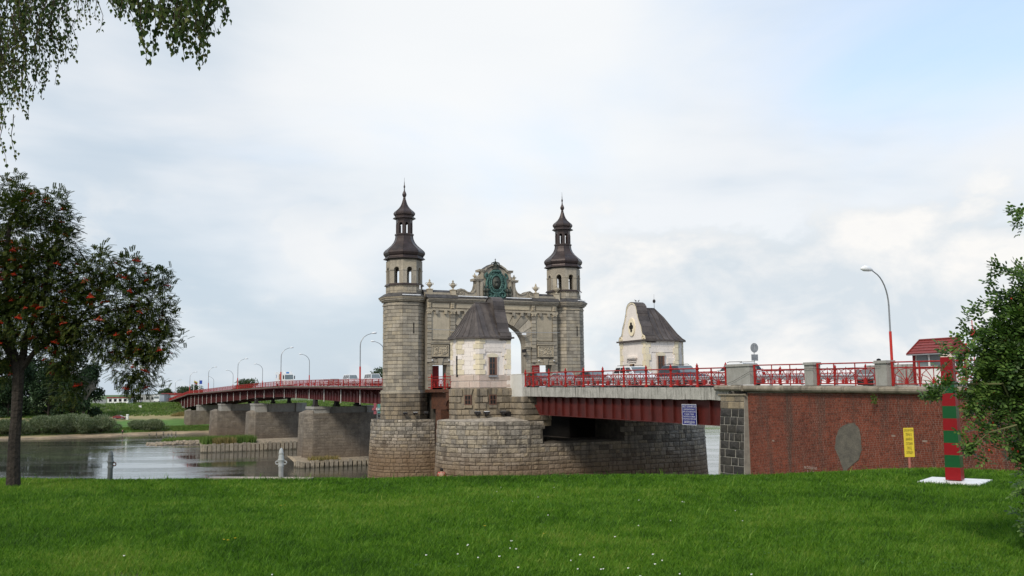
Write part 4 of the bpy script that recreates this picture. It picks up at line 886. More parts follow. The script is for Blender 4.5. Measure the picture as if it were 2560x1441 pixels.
            mbk=MB(); v=[q(-.42,11.72,.12),q(.42,11.72,.12),q(.42,12.0,.1),q(-.42,12.0,.1),q(-.42,11.72,-.02),q(.42,11.72,-.02),q(.42,12.0,-.02),q(-.42,12.0,-.02)]; mbk.add(v,[(0,1,2,3),(4,7,6,5),(0,4,5,1),(3,2,6,7),(0,3,7,4),(1,5,6,2)]).build('sill',M['sandstone_brown'],g)
        # tall slit window on the river side
        MB().box(T_(5)-.075,T_(5)+.02,S0+1.62,S0+2.0,14.8,16.9).build('slit_window',M['dark_inside'],g)
        MB().add([(T_(4.6)-.06,S0+1.1,14.8)]*0,[]) 
    # arched window on the road-bank side
    for wt_,ws_,hw,za,zb,_ in wins:
        dep=.0
        fr=MB(); fr.box(wt_-hw,wt_+hw,ws_-.085,ws_-.055,za,zb); w_=fr.build('window',M['glass_dark'],g)
        bb=MB()
        for u0,u1,z0,z1 in ((-hw,-hw+.07,za,zb),(hw-.22,hw,za,zb),(-hw,hw,za,za+.05),(-hw,hw,zb-.05,zb),(-.08,-.03,za,zb)): bb.box(wt_+u0,wt_+u1,ws_-.13,ws_-.087,z0,z1)
        for k in (1,2): bb.box(wt_-hw,wt_+hw-.2,ws_-.12,ws_-.088,za+(zb-za)*k/3-.025,za+(zb-za)*k/3+.025)
        bb.build('window_frame',M['window_frame'],w_)
        h=MB(); ps=[(wt_-hw-.08,zb-.02),(wt_+hw+.08,zb-.02),(wt_+hw+.14,zb+.22),(wt_+hw*.5,zb+.34),(wt_,zb+.38),(wt_-hw*.5,zb+.34),(wt_-hw-.14,zb+.22)]
        h.ext(ps,'y',ws_-.15,ws_-.02); h.build('lintel',M['cream_stone'],g)
        MB().box(wt_-hw-.05,wt_+hw+.05,ws_-.2,ws_-.02,za-.2,za-.02).build('sill',M['steel_grey'],g)
        for e in (-1,1): MB().box(wt_+e*(hw+.04)-.04,wt_+e*(hw+.04)+.04,ws_-.11,ws_-.02,za,zb).build('window_jamb',M['pink_stone'],g)
    # flared roof: ridge from behind the gable to the apse, strips with standing seams
    eav=poly(.32); 
    rd0,rd1=(T_(.75),S0+GW/2),(T_(2.75 if lt=='l' else 3.0),S0+GW/2)
    if lt=='r': rd1=(T_(3.0),S0+GW/2)
    prof=[(0.0,0.0),(.10,.055),(.26,.20),(.45,.42),(.70,.72),(1.0,1.0)]   # fraction toward ridge, fraction of height
    def tow(p,r_,k,h): return (p[0]+(r_[0]-p[0])*k,p[1]+(r_[1]-p[1])*k,EZ+.05+(RGZ-EZ)*h)
    n=6
    for i in range(n):
        a,b=eav[i],eav[(i+1)%n]
        d=Vector(b)-Vector(a)
        if abs(a[0]-b[0])<.01 and abs(a[0]-T_(-.32))<.05: continue    # gable side
        def rp(p):
            dd=abs(p[0]-tg); k=min(max((dd-.75)/(abs(rd1[0]-tg)-.75),0),1)
            return (rd0[0]+(rd1[0]-rd0[0])*k,rd0[1])
        ns=max(2,int(d.length/.62))
        for j in range(ns):
            p0=(a[0]+d.x*j/ns,a[1]+d.y*j/ns); p1=(a[0]+d.x*(j+1)/ns,a[1]+d.y*(j+1)/ns)
            if abs(p0[0]-tg)<.4 and abs(p1[0]-tg)<.4: continue
            if lt=='l' or True:
                lim=lambda p:( (max(p[0],T_(-.0)) if sg>0 else min(p[0],T_(-.0))),p[1])
                p0,p1=lim(p0),lim(p1)
            r0,r1=rp(p0),rp(p1); v=[tow(p0,r0,k,h) for k,h in prof]+[tow(p1,r1,k,h) for k,h in prof]; m_=len(prof)
            fs=[(q_,m_+q_,m_+q_+1,q_+1) for q_ in range(m_-1)]
            mb=MB().add(v,fs); mb.tube([(x,y,z+.03) for x,y,z in v[:m_]],.04,4,cap=False); mb.build('roof_strip',M['patina_lead'],g)
    mb=MB(); mb.prism(poly(.34),EZ-.10,EZ+.07); mb.build('eaves',M['patina_lead'],g)
    MB().tube([(rd0[0],rd0[1],RGZ+.06),(rd1[0],rd1[1],RGZ+.06)],.07,6).build('ridge_cap',M['patina_lead'],g)
    # scrolled gable slab with lead capping
    hw=GW/2; m0=S0+hw
    hp=[(2.62,EZ-.25),(2.75,EZ+.1),(2.62,EZ+.45),(2.2,EZ+.62),(2.05,EZ+.9),(1.9,EZ+1.5),(1.55,EZ+2.1),(1.28,EZ+2.7),(1.25,EZ+2.95),(1.12,EZ+3.0),(1.1,EZ+3.3),(.98,EZ+3.75),(.7,EZ+4.08),(.35,EZ+4.25),(0,EZ+4.3)]
    g1=[(m0-a,z) for a,z in hp]; g2=[(m0+a,z) for a,z in hp[-2::-1]]; gp_=[(m0-2.55,base+1)]+g1+g2+[(m0+2.55,base+1)]
    x0,x1=sorted((T_(-.03),T_(.42)))
    oz=EZ+1.55; q4=[]
    mb=MB()
    if lt=='l': mb.ext(gp_,'x',x0,x1); mb.build('gable',M['whitewash'],g)
    else:
        mb.ext(gp_,'x',x0,x1); mb.build('gable',M['whitewash'],g)
        # oval stone with quatrefoil, door
        n=24; o1=[(m0+.66*math.cos(2*math.pi*i/n),oz+1.0*math.sin(2*math.pi*i/n)) for i in range(n)]
        MB().ext(o1,'x',tg-.16,tg-.03).build('oval_stone',M['cream_stone'],g)
        mb=MB()
        for e,z in ((0,.32),(0,-.36),(-.22,0),(.22,0),(0,0)):
            r_=.2 if z or e else .18; o2=[(m0+e+r_*math.cos(2*math.pi*i/12),oz+z+(r_*1.15)*math.sin(2*math.pi*i/12)) for i in range(12)]; mb.ext(o2,'x',tg-.17-.003*(abs(e)+z),tg-.15)
        mb.build('quatrefoil_opening',M['dark_inside'],g)
        dz=13.7; mb=MB(); mb.box(tg-.12,tg-.03,m0-.55,m0+.55,dz,16.3); dr_=mb.build('door_frame',M['whitewash'],g)
        mb=MB(); mb.box(tg-.16,tg-.12,m0-.42,m0+.42,dz,16.15); mb.build('door_leaf',M['wood_door'],dr_); MB().box(tg-.175,tg-.16,m0-.42,m0-.1,dz,16.15).build('door_recess',M['dark_inside'],dr_)
        mb=MB(); mb.box(tg-.45,tg-.03,m0-.95,m0+.95,16.75,16.95); mb.box(tg-.3,tg-.03,m0-.8,m0+.8,16.6,16.74); mb.box(tg-.2,tg-.03,m0-.7,m0+.7,16.35,16.45); mb.build('door_hood',M['whitewash'],g)
        for e in (-1.5,1.5): MB().box(tg-.12,tg-.03,m0+e-.12,m0+e+.12,14.7,15.25).build('slit_window',M['dark_inside'],g)
        for e in (-1,1):
            mb=MB(); pts=[(tg-.08,m0+e*2.3+.34*(1-k/20)*math.cos(k*.6),EZ+.22+.34*(1-k/20)*math.sin(k*.6)) for k in range(18)]; mb.tube(pts,.06,5); mb.ball((tg-.05,m0+e*2.3,EZ+.22),.1,8); mb.build('scroll',M['cream_stone'],g)
            MB().box(tg-.1,tg+.1,m0+e*2.3-.4,m0+e*2.3+.4,EZ-.42,EZ-.2).build('scroll_base',M['cream_stone'],g)
    # capping
    full=g1+g2; mb=MB()
    xa,xb=(x0-.06,x1+.75*(1 if sg>0 else 0)+.1) if sg>0 else (x0-.75,x1+.06)
    for (a0,z0),(a1,z1) in zip(full,full[1:]):
        d=Vector((a1-a0,z1-z0)); 
        if d.length<1e-4: continue
        d.normalize(); n_=Vector((-d.y,d.x))*.07
        v=[(xa,a0,z0),(xa,a1,z1),(xa,a1+n_.x,z1+n_.y),(xa,a0+n_.x,z0+n_.y)]; mb.add(v+[(xb,p[1],p[2]) for p in v],[(0,1,2,3),(0,4,5,1),(1,5,6,2),(2,6,7,3),(3,7,4,0)])
    mb.build('gable_capping',M['patina_lead'],g)
    mb=MB(); inner=[(m0+(a-m0)*.93,EZ-.3+(z-EZ+.3)*.965) for a,z in full]
    rb=MB()
    for (a0,z0),(a1,z1),(b0,y0),(b1,y1) in zip(full,full[1:],inner,inner[1:]):
        xf=tg-.09 if lt=='r' else tg+.06
        if lt=='r': rb.add([(xf,a0,z0),(xf,a1,z1),(xf,b1,y1),(xf,b0,y0),(tg-.02,b0,y0),(tg-.02,b1,y1)],[(0,1,2,3),(3,2,5,4)])
    if lt=='r': rb.build('gable_moulding',M['cream_stone'],g)
    # body of the capping back to the roof (covers the slab to the lead roof)
    xr0,xr1=sorted((T_(.40),T_(1.1)))
    mb=MB(); mb.ext([(m0+(a-m0)*.96,z-.06) for a,z in full]+[],'x',xr0,xr1); mb.build('gable_back',M['patina_lead'],g)
    if lt=='r':
        mb=MB(); mb.tube([(rd1[0],m0,RGZ),(rd1[0],m0,RGZ+1.7)],.03,5,r2=.008); mb.ball((rd1[0],m0,RGZ+.9),.17,8,sz=1.3); mb.build('finial',M['dark_iron'],g)
    return g
gL=gatehouse('l'); gR=gatehouse('r')
# pigeons on the far gatehouse
def bird(t_,s_,z,h,lab):
    b=thing('bird',lab,'bird',(t_,s_,z),'birds on the far gatehouse roof')
    mb=MB(); c,s=math.cos(h),math.sin(h)
    def q(x,z_): return (t_+x*c*.6,s_+x*s*.6,z+z_*.6)
    mb.tube([q(-.26,.1),q(-.12,.13),q(0,.18),q(.1,.26),q(.15,.34)],[.012,.045,.055,.04,.025],7); mb.ball(q(.16,.36),.032,6); mb.tube([q(.19,.36),q(.26,.34)],.015,4,r2=.003); mb.tube([q(0,.12),q(0,0)],.012,4); mb.tube([q(.05,.12),q(.06,0)],.012,4)
    mb.build('body',M['dark_iron'],b,smooth=True)
bird(16.2,86.35,EZ+4.36,2.5,'small dark bird at the left end of the far gatehouse gable top'); bird(16.3,85.9,EZ+4.3,.2,'dark bird sitting just right of the gable crown of the far gatehouse')
bird(16.95,86.85,RGZ+.1,0,'dark bird on the far gatehouse ridge right behind the gable'); bird(17.5,86.85,RGZ+.1,3,'dark crouching bird, middle one on the far gatehouse ridge'); bird(17.85,86.85,RGZ+.1,0.2,'upright dark bird, farthest right on the gatehouse ridge')
# white rendered block between gatehouse and near span
wb=thing('parapet_wall','plain white rendered wall block between near gatehouse and red railing','wall',(-.1,82.9,12.7))
MB().box(-.25,.25,81.75,S0-.02,12.7,14.98).build('wall',M['plaster_white'],wb); MB().box(-.28,.28,81.72,S0,14.98,15.03).build('coping',M['white_paint'],wb)
# pier fittings
def fitting(name,lab,cat,org,mb,mt,group=None):
    e=thing(name,lab,cat,org,group); mb.build('housing',M[mt],e); return e
for k,(px,py,nm) in enumerate(((1172,1036,'dark round floodlight under the left barred window of the near pier'),(1216,1041,'white-topped floodlight between the two barred windows on the pier'),(1257,1037,'dark floodlight right of the barred windows, next to the drain pipe'))):
    tq=Tt(px,py,S0-.5); mb=MB(); z=11.15
    if k==0: tq=-4.0; sq=S0+.15
    else: sq=S0-.25
    mb.box(tq-.28,tq+.28,sq-.5,sq-.15,z,z+.2); mb.tube([(tq,sq-.3,z),(tq,sq,z-.2)],.05,5); mb.ball((tq,sq-.35,z-.02),.2,8); e=fitting('floodlight',nm,'floodlight',(tq,sq,z),mb,'dark_iron','floodlights along the pier tops'); MB().box(tq-.22,tq+.22,sq-.52,sq-.2,z+.2,z+.26).build('visor',M['lamp_head' if k==1 else 'steel_grey'],e)
mb=MB(); n=14; tq,zq,sq=Tt(1287,1042,S0-.3),11.05,S0-.22
tq=-.75
mb.tube([(tq,sq-.35,zq),(tq,sq+.3,zq)],.3,n); e=fitting('drain_pipe','dark round drain pipe mouth at the right of the near pier','pipe',(tq,sq,zq),mb,'dark_iron'); MB().tube([(tq,sq-.36,zq),(tq,sq-.352,zq)],.21,n).build('bore',M['dark_inside'],e)
for k,(dt,nm) in enumerate(((-3.2,'leftmost floodlight under the left portal tower'),(-1.9,'white-lidded floodlight in the middle under the left portal tower'),(-.5,'floodlight at the right corner under the left portal tower'))):
    z=10.6; mb=MB(); sq=SA-AP-.5; mb.box(dt-.25,dt+.25,sq-.4,sq-.05,z,z+.22); mb.tube([(dt,sq,z),(dt,sq+.3,z-.1)],.04,5); e=fitting('floodlight',nm,'floodlight',(dt,sq,z),mb,'dark_iron','floodlights along the pier tops')
    MB().box(dt-.22,dt+.22,sq-.42,sq-.1,z+.22,z+.27).build('visor',M['lamp_head' if k==1 else 'steel_grey'],e)
# ------------------------------------------------------------------ short red railing and old machinery in the gap
gp=thing('bridge_gap_span','short rusty span between gatehouse and portal with arched underside','bridge span',(1,97,13.2))
mb=MB(); mb.box(-.1,17.5,S0+GW-.1,SF+.6,13.25,13.62); mb.build('deck_slab',M['rust'],gp)
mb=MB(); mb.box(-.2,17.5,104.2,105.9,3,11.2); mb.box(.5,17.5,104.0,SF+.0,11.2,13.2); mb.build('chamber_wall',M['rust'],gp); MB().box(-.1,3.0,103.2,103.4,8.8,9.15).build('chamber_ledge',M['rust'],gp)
mb=MB(); arcg=[(93.2+5.9*math.cos(math.pi*i/10)+5.0,11.6+1.55*math.sin(math.pi*i/10)) for i in range(11)]
mb.ext([(p[0]-1.2,p[1]) for p in arcg]+[(91.0,13.2),(102.9,13.2)][::1],'x',-.05,.12); mb.build('arched_girder',M['rust'],gp)
mc=thing('old_machinery','rusty iron frame and pipes of the old lift bridge in the dark gap','machinery',(0,95,10))
mb=MB()
for s_ in (93.0,95.5): mb.tube([(-.2,s_,9.4),(-.2,s_,12.6)],.07,5)
for z in (10.2,11.0,11.9): mb.tube([(-.2,92.5,z),(-.2,96.5,z)],.04,4)
mb.tube([(-.3,92.0,9.6),(-.5,91.6,11.8),(-.2,91.3,13.0)],.06,5); mb.build('frame',M['rust'],mc)
mb=MB()
for z in (9.9,10.2,11.0,11.25,12.0,12.3): mb.ball((-.35,96.3,z),.12,8)
mb.build('insulators',M['lamp_head'],mc)
mb=MB(); mb.lathe((1.6,101,6.0),[(1.9,0),(1.9,4.6),(1.2,5.2),(1.0,6.6)],10); mb.build('rusty_tank',M['rust'],mc)
# ------------------------------------------------------------------ railing units
def fan(mb,x0,x1,z0,z1,r=.028,ax=1,off=0):
    """palm-shaped panel between x0..x1, z0..z1; ribs run in the (ax,z) plane"""
    xm=(x0+x1)/2; h=z1-z0; w=(x1-x0)/2
    def p(x,z): return (off,x,z) if ax==1 else (x,off,z)
    mb.tube([p(xm,z0),p(xm,z1+.12)],r,4); 
    for e in (-1,1):
        mb.tube([p(xm,z0+.05),p(xm+e*w*.28,z0+h*.55),p(xm+e*w*.62,z0+h*.93),p(xm+e*w,z0+h*1.0)],r*.9,4)
        mb.tube([p(xm,z0+.05),p(xm+e*w*.45,z0+h*.42),p(xm+e*w*.98,z0+h*.62)],r*.9,4)
        mb.tube([p(xm,z0+.05),p(xm+e*w*.5,z0+h*.22),p(xm+e*w*.98,z0+h*.28)],r*.9,4)
        mb.tube([p(xm,z1),p(xm+e*w*.5,z0+h*.9),p(xm+e*w*.85,z0+h*.66),p(xm+e*w*.97,z0+h*.3),p(xm+e*w,z0)],r*.9,4)
        mb.tube([p(xm+e*w,z0),p(xm+e*w,z1)],r*.8,4)
    a=[p(xm-.11,z0),p(xm+.11,z0),p(xm+.08,z0+.2),p(xm+.03,z0+.38),p(xm-.03,z0+.38),p(xm-.08,z0+.2)]
    d=(.03,0,0) if ax==1 else (0,.03,0)
    mb.add([tuple(q[i]-d[i] for i in range(3)) for q in a]+[tuple(q[i]+d[i] for i in range(3)) for q in a],[(0,1,2,3,4,5),(11,10,9,8,7,6)]+[(i,6+i,6+(i+1)%6,(i+1)%6) for i in range(6)])
def post_mb(t_,s_,z0,z1,r=.085):
    mb=MB(); mb.lathe((t_,s_,0),[(r*1.6,z0),(r*1.6,z0+.08),(r,z0+.16),(r,z1-.25),(r*1.5,z1-.2),(r*1.9,z1-.12),(r*1.3,z1-.05),(r*.8,z1),(r*1.2,z1+.07),(r*.7,z1+.14),(r*.2,z1+.26)],8); return mb
fanmesh=None
def near_railing(t_,lab,main=True):
    rl=thing('red_railing',lab,'railing',(t_,66,zd(66)),'ornate red railings of the near span')
    ps=[81.45,79.73,76.49,73.25,70.01,66.75,63.47,60.25,56.97,53.75,50.55]
    z=lambda s_:13.5+(s_-50)*.0085
    for s_ in ps: post_mb(t_,s_,z(s_)-.02,z(s_)+1.42).build('post',M['rail_red'],rl)
    a,b=50.5,81.5
    for nm,h,r in (('top_rail',1.30,.045),('middle_rail',.98,.03),('bottom_rail',.13,.04)): MB().tube([(t_,a,z(a)+h),(t_,b,z(b)+h)],r,6).build(nm,M['rail_red'],rl)
    mb=MB(); fan(mb,-.78,.78,0,.85,.028); proto=mb.build('fan_panel',M['rail_red'],rl,local=True)
    mb=MB(); mb.tube([(0,-.06,0),(0,-.06,1.17)],.014,4); mb.tube([(0,.06,0),(0,.06,1.17)],.014,4); pr2=mb.build('thin_bar',M['rail_red'],rl,local=True)
    first=True
    for p0,p1 in zip(ps,ps[1:]):
        n=2 if p0-p1>2.5 else 1
        for k in range(n):
            s_=p0+(p1-p0)*(k+.5)/n; loc=(0,s_-66,z(s_)+.13-zd(66))
            if first: proto.location=loc; first=False
            else: share(proto,'fan_panel',rl,loc,scale=(1,(p0-p1)/n/1.62,1))
        s_=(p0+p1)/2
        share(pr2,'thin_bar',rl,(0,s_-66,z(s_)+.13-zd(66)))
    bpy.data.objects.remove(pr2)
    return rl
ra_=near_railing(0.0,'ornate red railing with finials on the near span facing the lawn')
rb_=near_railing(16.2,'ornate red railing on the far side of the near span behind the cars')
# gap railing
rl=thing('red_railing','short red railing bridging the gap between gatehouse and portal','railing',(0,99,13.7))
for s_ in (90.2,94.5,98.8,103.2,107.8): post_mb(-.02,s_,13.6,15.3).build('post',M['rail_red'],rl)
for nm,h,r in (('top_rail',15.1,.045),('middle_rail',14.8,.03),('bottom_rail',13.85,.04)): MB().tube([(-.02,89.6,h),(-.02,109,h)],r,6).build(nm,M['rail_red'],rl)
for k in range(8):
    mb=MB(); a=90.3+k*2.2; fan(mb,a+.05,a+2.15,13.9,14.78,.022,1,-.02); mb.build('fan_panel',M['rail_red'],rl)
# ------------------------------------------------------------------ near span
ns=thing('near_bridge_span','near bridge span with stained concrete edge slab over a dark red plate girder','bridge span',(0,66,13))
mb=MB(); rg=random.Random(8); SL=np.linspace(50.2,81.7,33)
v=[];f=[]
for i,s_ in enumerate(SL):
    zt=zd(s_)-.03; zb=zt-.84-rg.uniform(0,.045); v+=[(-.12,s_,zt),(-.12,s_,zb),(.5,s_,zb+.05),(.5,s_,zt)]
for i in range(len(SL)-1):
    for k in range(4): f.append((i*4+k,i*4+(k+1)%4,(i+1)*4+(k+1)%4,(i+1)*4+k))
f+=[(0,3,2,1),(len(SL)*4-4,len(SL)*4-3,len(SL)*4-2,len(SL)*4-1)]
mb.add(v,f); mb.build('edge_slab',M['concrete'],ns)
MB().add([(.5,50.2,13.42),(16.2,50.2,13.42),(16.2,81.7,13.7),(.5,81.7,13.7),(.5,50.2,13.0),(16.2,50.2,13.0),(16.2,81.7,13.2),(.5,81.7,13.2)],[(0,1,2,3),(4,7,6,5),(0,4,5,1),(2,6,7,3),(1,5,6,2)]).build('deck_slab',M['concrete_smooth'],ns)
zg=lambda s_:10.88+(s_-50)*.0075
for gt in (.42,5.4,10.6,15.8):
    a,b=50.4,79.9; mb=MB()
    mb.add([(gt,a,zg(a)),(gt,b-1.0,zg(b)),(gt,b,zg(b)+.9),(gt,b,12.9),(gt,a,12.75),(gt+.04,a,zg(a)),(gt+.04,b-1.0,zg(b)),(gt+.04,b,zg(b)+.9),(gt+.04,b,12.9),(gt+.04,a,12.75)],[(0,1,2,3,4),(5,9,8,7,6),(0,5,6,1)]); mb.build('girder_web',M['girder_red'],ns)
    mb=MB(); mb.add([(gt-.22,a,zg(a)),(gt+.26,a,zg(a)),(gt+.26,b-1,zg(b)),(gt-.22,b-1,zg(b)),(gt-.22,a,zg(a)-.05),(gt+.26,a,zg(a)-.05),(gt+.26,b-1,zg(b)-.05),(gt-.22,b-1,zg(b)-.05),(gt-.22,b,zg(b)+.9),(gt+.26,b,zg(b)+.9),(gt-.22,b,zg(b)+.84),(gt+.26,b,zg(b)+.84)],[(0,1,2,3),(4,7,6,5),(0,4,5,1),(0,3,7,4),(1,5,6,2),(3,2,9,8),(7,10,11,6),(3,8,10,7)]); mb.build('bottom_flange',M['girder_red'],ns)
    if gt<1:
        s_=51.3; k=0
        for s_ in (52.73,55.3,57.12,58.6,60.03,61.55,63.04,64.4,65.78,67.25,68.71,70.15,71.6,73.05,74.48,75.9,77.28,78.5):
            MB().box(gt-.20,gt-.002,s_-.03,s_+.03,zg(s_),12.74).build('stiffener',M['girder_red'],ns)
for s_ in (56,62,68,74): MB().box(.5,15.8,s_-.1,s_+.1,11.6,12.6).build('cross_beam',M['dark_iron'],ns)
# blue warning sign on the girder
sgn=thing('blue_sign','blue enamel warning sign with white Russian text fixed to the red girder','sign',(.1,54.93,11.5))
MB().box(.06,.09,54.07,55.79,10.82,12.3).build('panel',M['sign_blue'],sgn)
mb=MB()
for y0,y1,z0,z1 in ((54.07,55.79,12.27,12.3),(54.07,55.79,10.82,10.85),(54.07,54.1,10.85,12.27),(55.76,55.79,10.85,12.27)): mb.box(.052,.06,y0,y1,z0,z1)
mb.build('border',M['ink_white'],sgn)
pls=lambda u,z,d:(.055-d,54.93-u,z)
text_part('lettering',[('МОСТ ОХРАНЯЕТСЯ',.15,1.5,12.06),('ВЕДОМСТВЕННОЙ ОХРАНОЙ',.1,1.3,11.88),('МИНИСТЕРСТВА ТРАНСПОРТА РФ',.1,1.48,11.71),('ОСТАНОВКА, СТОЯНКА',.1,1.15,11.54),('ТРАНСПОРТА И НАХОЖДЕНИЕ',.1,1.42,11.37),('ГРАЖДАН ПОД МОСТОВОЙ ЗОНОЙ',.1,1.52,11.2),('ЗАПРЕЩЕНА',.17,1.3,10.94)],sgn,M['ink_white'],pls,1.5,0)
# ------------------------------------------------------------------ road, pavements
rd=[];fr=[];SS=list(np.linspace(14,128,40))
def strip(name,t0,t1,dz,mt,S_=SS,kind='structure',lab=None):
    v=[];f=[]
    for s_ in S_: v+=[(t0,s_,zd(s_)+dz),(t1,s_,zd(s_)+dz)]
    for i in range(len(S_)-1): f.append((2*i,2*i+1,2*i+3,2*i+2))
    v2=[(P(p[1],p[0])[0],P(p[1],p[0])[1],p[2]) for p in v]
    o=MB().add(v2,f).build(name,M[mt]); tag(o,kind=kind); return o
strip('road',2.4,14.1,.03,'asphalt'); pv_=strip('pavement_near',.05,2.4,.10,'pavement',SS[:24]); strip('pavement_far',14.1,16.4,.10,'pavement')
strip('road_marking',8.2,8.35,.034+.004,'white_paint')
# ------------------------------------------------------------------ abutment
ab=thing('bridge_abutment','long red brick abutment wall with granite corner and rounded stone cornice','abutment',(.6,40,8))
za=lambda s_:13.43+(s_-33.6)*.013
mb=MB(); mb.box(.12,16.6,8,48.55,6.2,13.1); mb.build('wall_core',M['mortar'],ab)
# bricks, English-bond like; a few hundred nearest singly, the rest as one part
rgb=random.Random(4)
def brick_skip(t_,s_,z0,z1): return False
zr=[(6.9+i*.0985,6.9+(i+1)*.0985) for i in range(63)]
masonry('brick',ab,M['brick'],[((lambda u:((.12,48.5-u),(-1,0))),48.5-24)],zr,(.14,.31),depth=.022,gh=.018,gv=.016,ch=.004,maxn=300,rnd=rgb,base=-.02,
   skip=lambda t_,s_,z0,z1:rgb.random()<.001)
mb=MB(); mb.box(.08,.5,24,48.52,13.08,13.14); mb.build('ledge_course',M['cornice_stone'],ab)
s_=48.7; k=0
while s_>22:
    ln=rgb.uniform(1.4,2.6); a,b=s_-ln+.03,s_
    mb=MB(); pr=[(.35,0),(-.12,0),(-.22,.06),(-.28,.15),(-.28,.26),(-.2,.35),(-.08,.4),(.35,.4)]; v=[(x,a,za(a)-.42+z) for x,z in pr]+[(x,b,za(b)-.42+z) for x,z in pr]
    n=len(pr); mb.add(v,[tuple(range(n)),tuple(range(2*n-1,n-1,-1))]+[(i,n+i,n+(i+1)%n,(i+1)%n) for i in range(n)]); mb.build('cornice_stone',M['cornice_stone'],ab); s_-=ln
# granite corner pylon, battered
mb=MB(); mb.add([(-.47,48.56,5.5),(16.6,48.56,5.5),(16.6,51.37,5.5),(-.47,51.37,5.5),(-.1,48.56,13.0),(16.6,48.56,13.0),(16.6,51.0,13.0),(-.1,51.0,13.0)],[(0,3,2,1),(4,5,6,7),(0,1,5,4),(1,2,6,5),(2,3,7,6),(3,0,4,7)]); mb.build('corner_core',M['pale_mortar'],ab)
def cf(off): return seg((-.1-0,51.05),(-.1,48.6))
masonry('granite_block',ab,M['black_granite'],[seg((-.1,51.05),(-.1,48.58)),seg((16.6,51.03),(-.1,51.03))],rowsof(6.2,12.05,11),(.5,1.2),depth=.05,gh=.05,gv=.045,ch=.025,rough=.05,batter=bat(13.0,.05),maxn=80,keep=lambda a,b:a<6)
masonry('sandstone_block',ab,M['sandstone_brown'],[seg((-.1,51.05),(-.1,48.58)),seg((6,51.03),(-.1,51.03))],rowsof(12.05,13.0,2),(.7,1.2),depth=.05,gh=.03,gv=.02,ch=.02,batter=bat(13.0,.05))
mb=MB(); mb.tube([(-.3,51.3,za(50)-.2),(-.3,48.5,za(48)-.2)],.2,8); mb.tube([(-.18,51.2,12.98),(-.18,48.4,12.98)],.07,6); mb.build('corner_cornice',M['cornice_stone'],ab)
# grey render patch, runs down to a tail
pts=[(0,0),(.35,.05),(.62,-.25),(.72,-.8),(.7,-1.5),(.55,-2.05),(.2,-2.35),(-.1,-2.6),(-.25,-2.75),(-.3,-3.6),(-.42,-3.62),(-.5,-3.2),(-.48,-2.7),(-.62,-2.1),(-.78,-1.5),(-.72,-.9),(-.55,-.35),(-.3,-.12)]
sp0,zp0=float(St(2120,1066,.1)),11.35
MB().add([(.075,sp0-x*(1.22+.16*math.sin(z*9+x*5)),zp0+z*.98) for x,z in pts]+[(.14,sp0-x*(1.24+.16*math.sin(z*9+x*5)),zp0+z) for x,z in pts],[tuple(range(len(pts)))[::-1]]+[(i,(i+1)%18,18+(i+1)%18,18+i) for i in range(18)]).build('plaster_patch',M['plaster_patch'],ab)
# faded white painted lettering, worn to scraps
sg0=float(St(2027,1165,.1)); pz=8.55
text_part('faded_writing',[('М СОШЕНИ',.16,1.0,pz),('В   5   К',.13,.55,pz-.22),('ТУСТУТЬ',.16,.95,pz-.47),('▼ ВИСС У',.13,.7,pz-.68)],ab,M['faded_paint'],lambda u,z,d:(.068-d,sg0-u,z),1,0)
# pillars
for (a,b,lab) in ((47.94,50.4,'widest concrete pillar at the start of the abutment, beside the near span railing'),(42.2,43.0,'narrow concrete pillar between two railing bays, left of the lamp'),(36.64,37.53,'concrete pillar below the lamp post with a person behind it'),(30.2,31.1,'concrete pillar half hidden by the rose bush'),(24.5,25.4,'rightmost concrete pillar behind the rose bush')):
    m_=(a+b)/2; p=thing('concrete_pillar',lab,'pillar',(.2,m_,za(m_)),'concrete railing pillars on the abutment'); z=za(m_)
    mb=MB(); mb.box(-.1,.5,a+.04,b-.04,z,z+1.22); mb.build('shaft',M['concrete_smooth'],p)
    mb=MB(); mb.box(-.18,.58,a-.03,b+.03,z+1.22,z+1.3); mb.box(-.14,.54,a,b,z+1.3,z+1.38); mb.build('cap',M['concrete_smooth'],p)
# bays
def bay(s0,s1,lab,nf,thin):
    rl=thing('red_railing',lab,'railing',(.15,(s0+s1)/2,za((s0+s1)/2)),'red fan railings on the abutment')
    h=[('top_rail',1.28,.038),('middle_rail',.98,.03),('bottom_rail',.1,.032)]
    for nm,hh,r in h: MB().tube([(.15,s0,za(s0)+hh),(.15,s1,za(s1)+hh)],r,6).build(nm,M['rail_red'],rl)
    for e in (s0+.1,s1-.1): MB().tube([(.15,e,za(e)),(.15,e,za(e)+1.3)],.07,6).build('post',M['rail_red'],rl)
    for k in thin:
        s_=s0+(s1-s0)*k; MB().tube([(.15,s_,za(s_)-.15),(.15,s_,za(s_)+1.28)],.035,5).build('post',M['rail_red'],rl)
    w=(s1-s0-.3)/nf
    for k in range(nf):
        a=s0+.15+w*k; mb=MB(); z0=za(a)+.1; fan(mb,a+.06,a+w-.06,z0,z0+.86,.022,1,.15); mb.build('fan_panel',M['rail_red'],rl)
    return rl
bay(43.0,47.9,'first red railing bay beside the widest pillar, white car behind it',3,(.30,.64))
bay(37.55,42.2,'second red railing bay, between the two narrow pillars left of the lamp',3,(.35,.70))
bay(31.1,36.62,'red railing bay in front of the guard booth',3,(.33,.66)); bay(25.4,30.2,'red railing bay behind the rose bush',3,(.33,.66)); bay(19,24.5,'rightmost red railing bay, seen only through leaves',3,(.5,))
rb2=thing('red_railing','plain red railing on the far edge of the approach road','railing',(16.3,36,13.3),'red fan railings on the abutment')
for nm,hh,r in (('top_rail',1.1,.04),('middle_rail',.8,.03),('bottom_rail',.12,.03)): MB().tube([(16.3,16,zd(16)+hh),(16.3,50,zd(50)+hh)],r,6).build(nm,M['rail_red'],rb2)
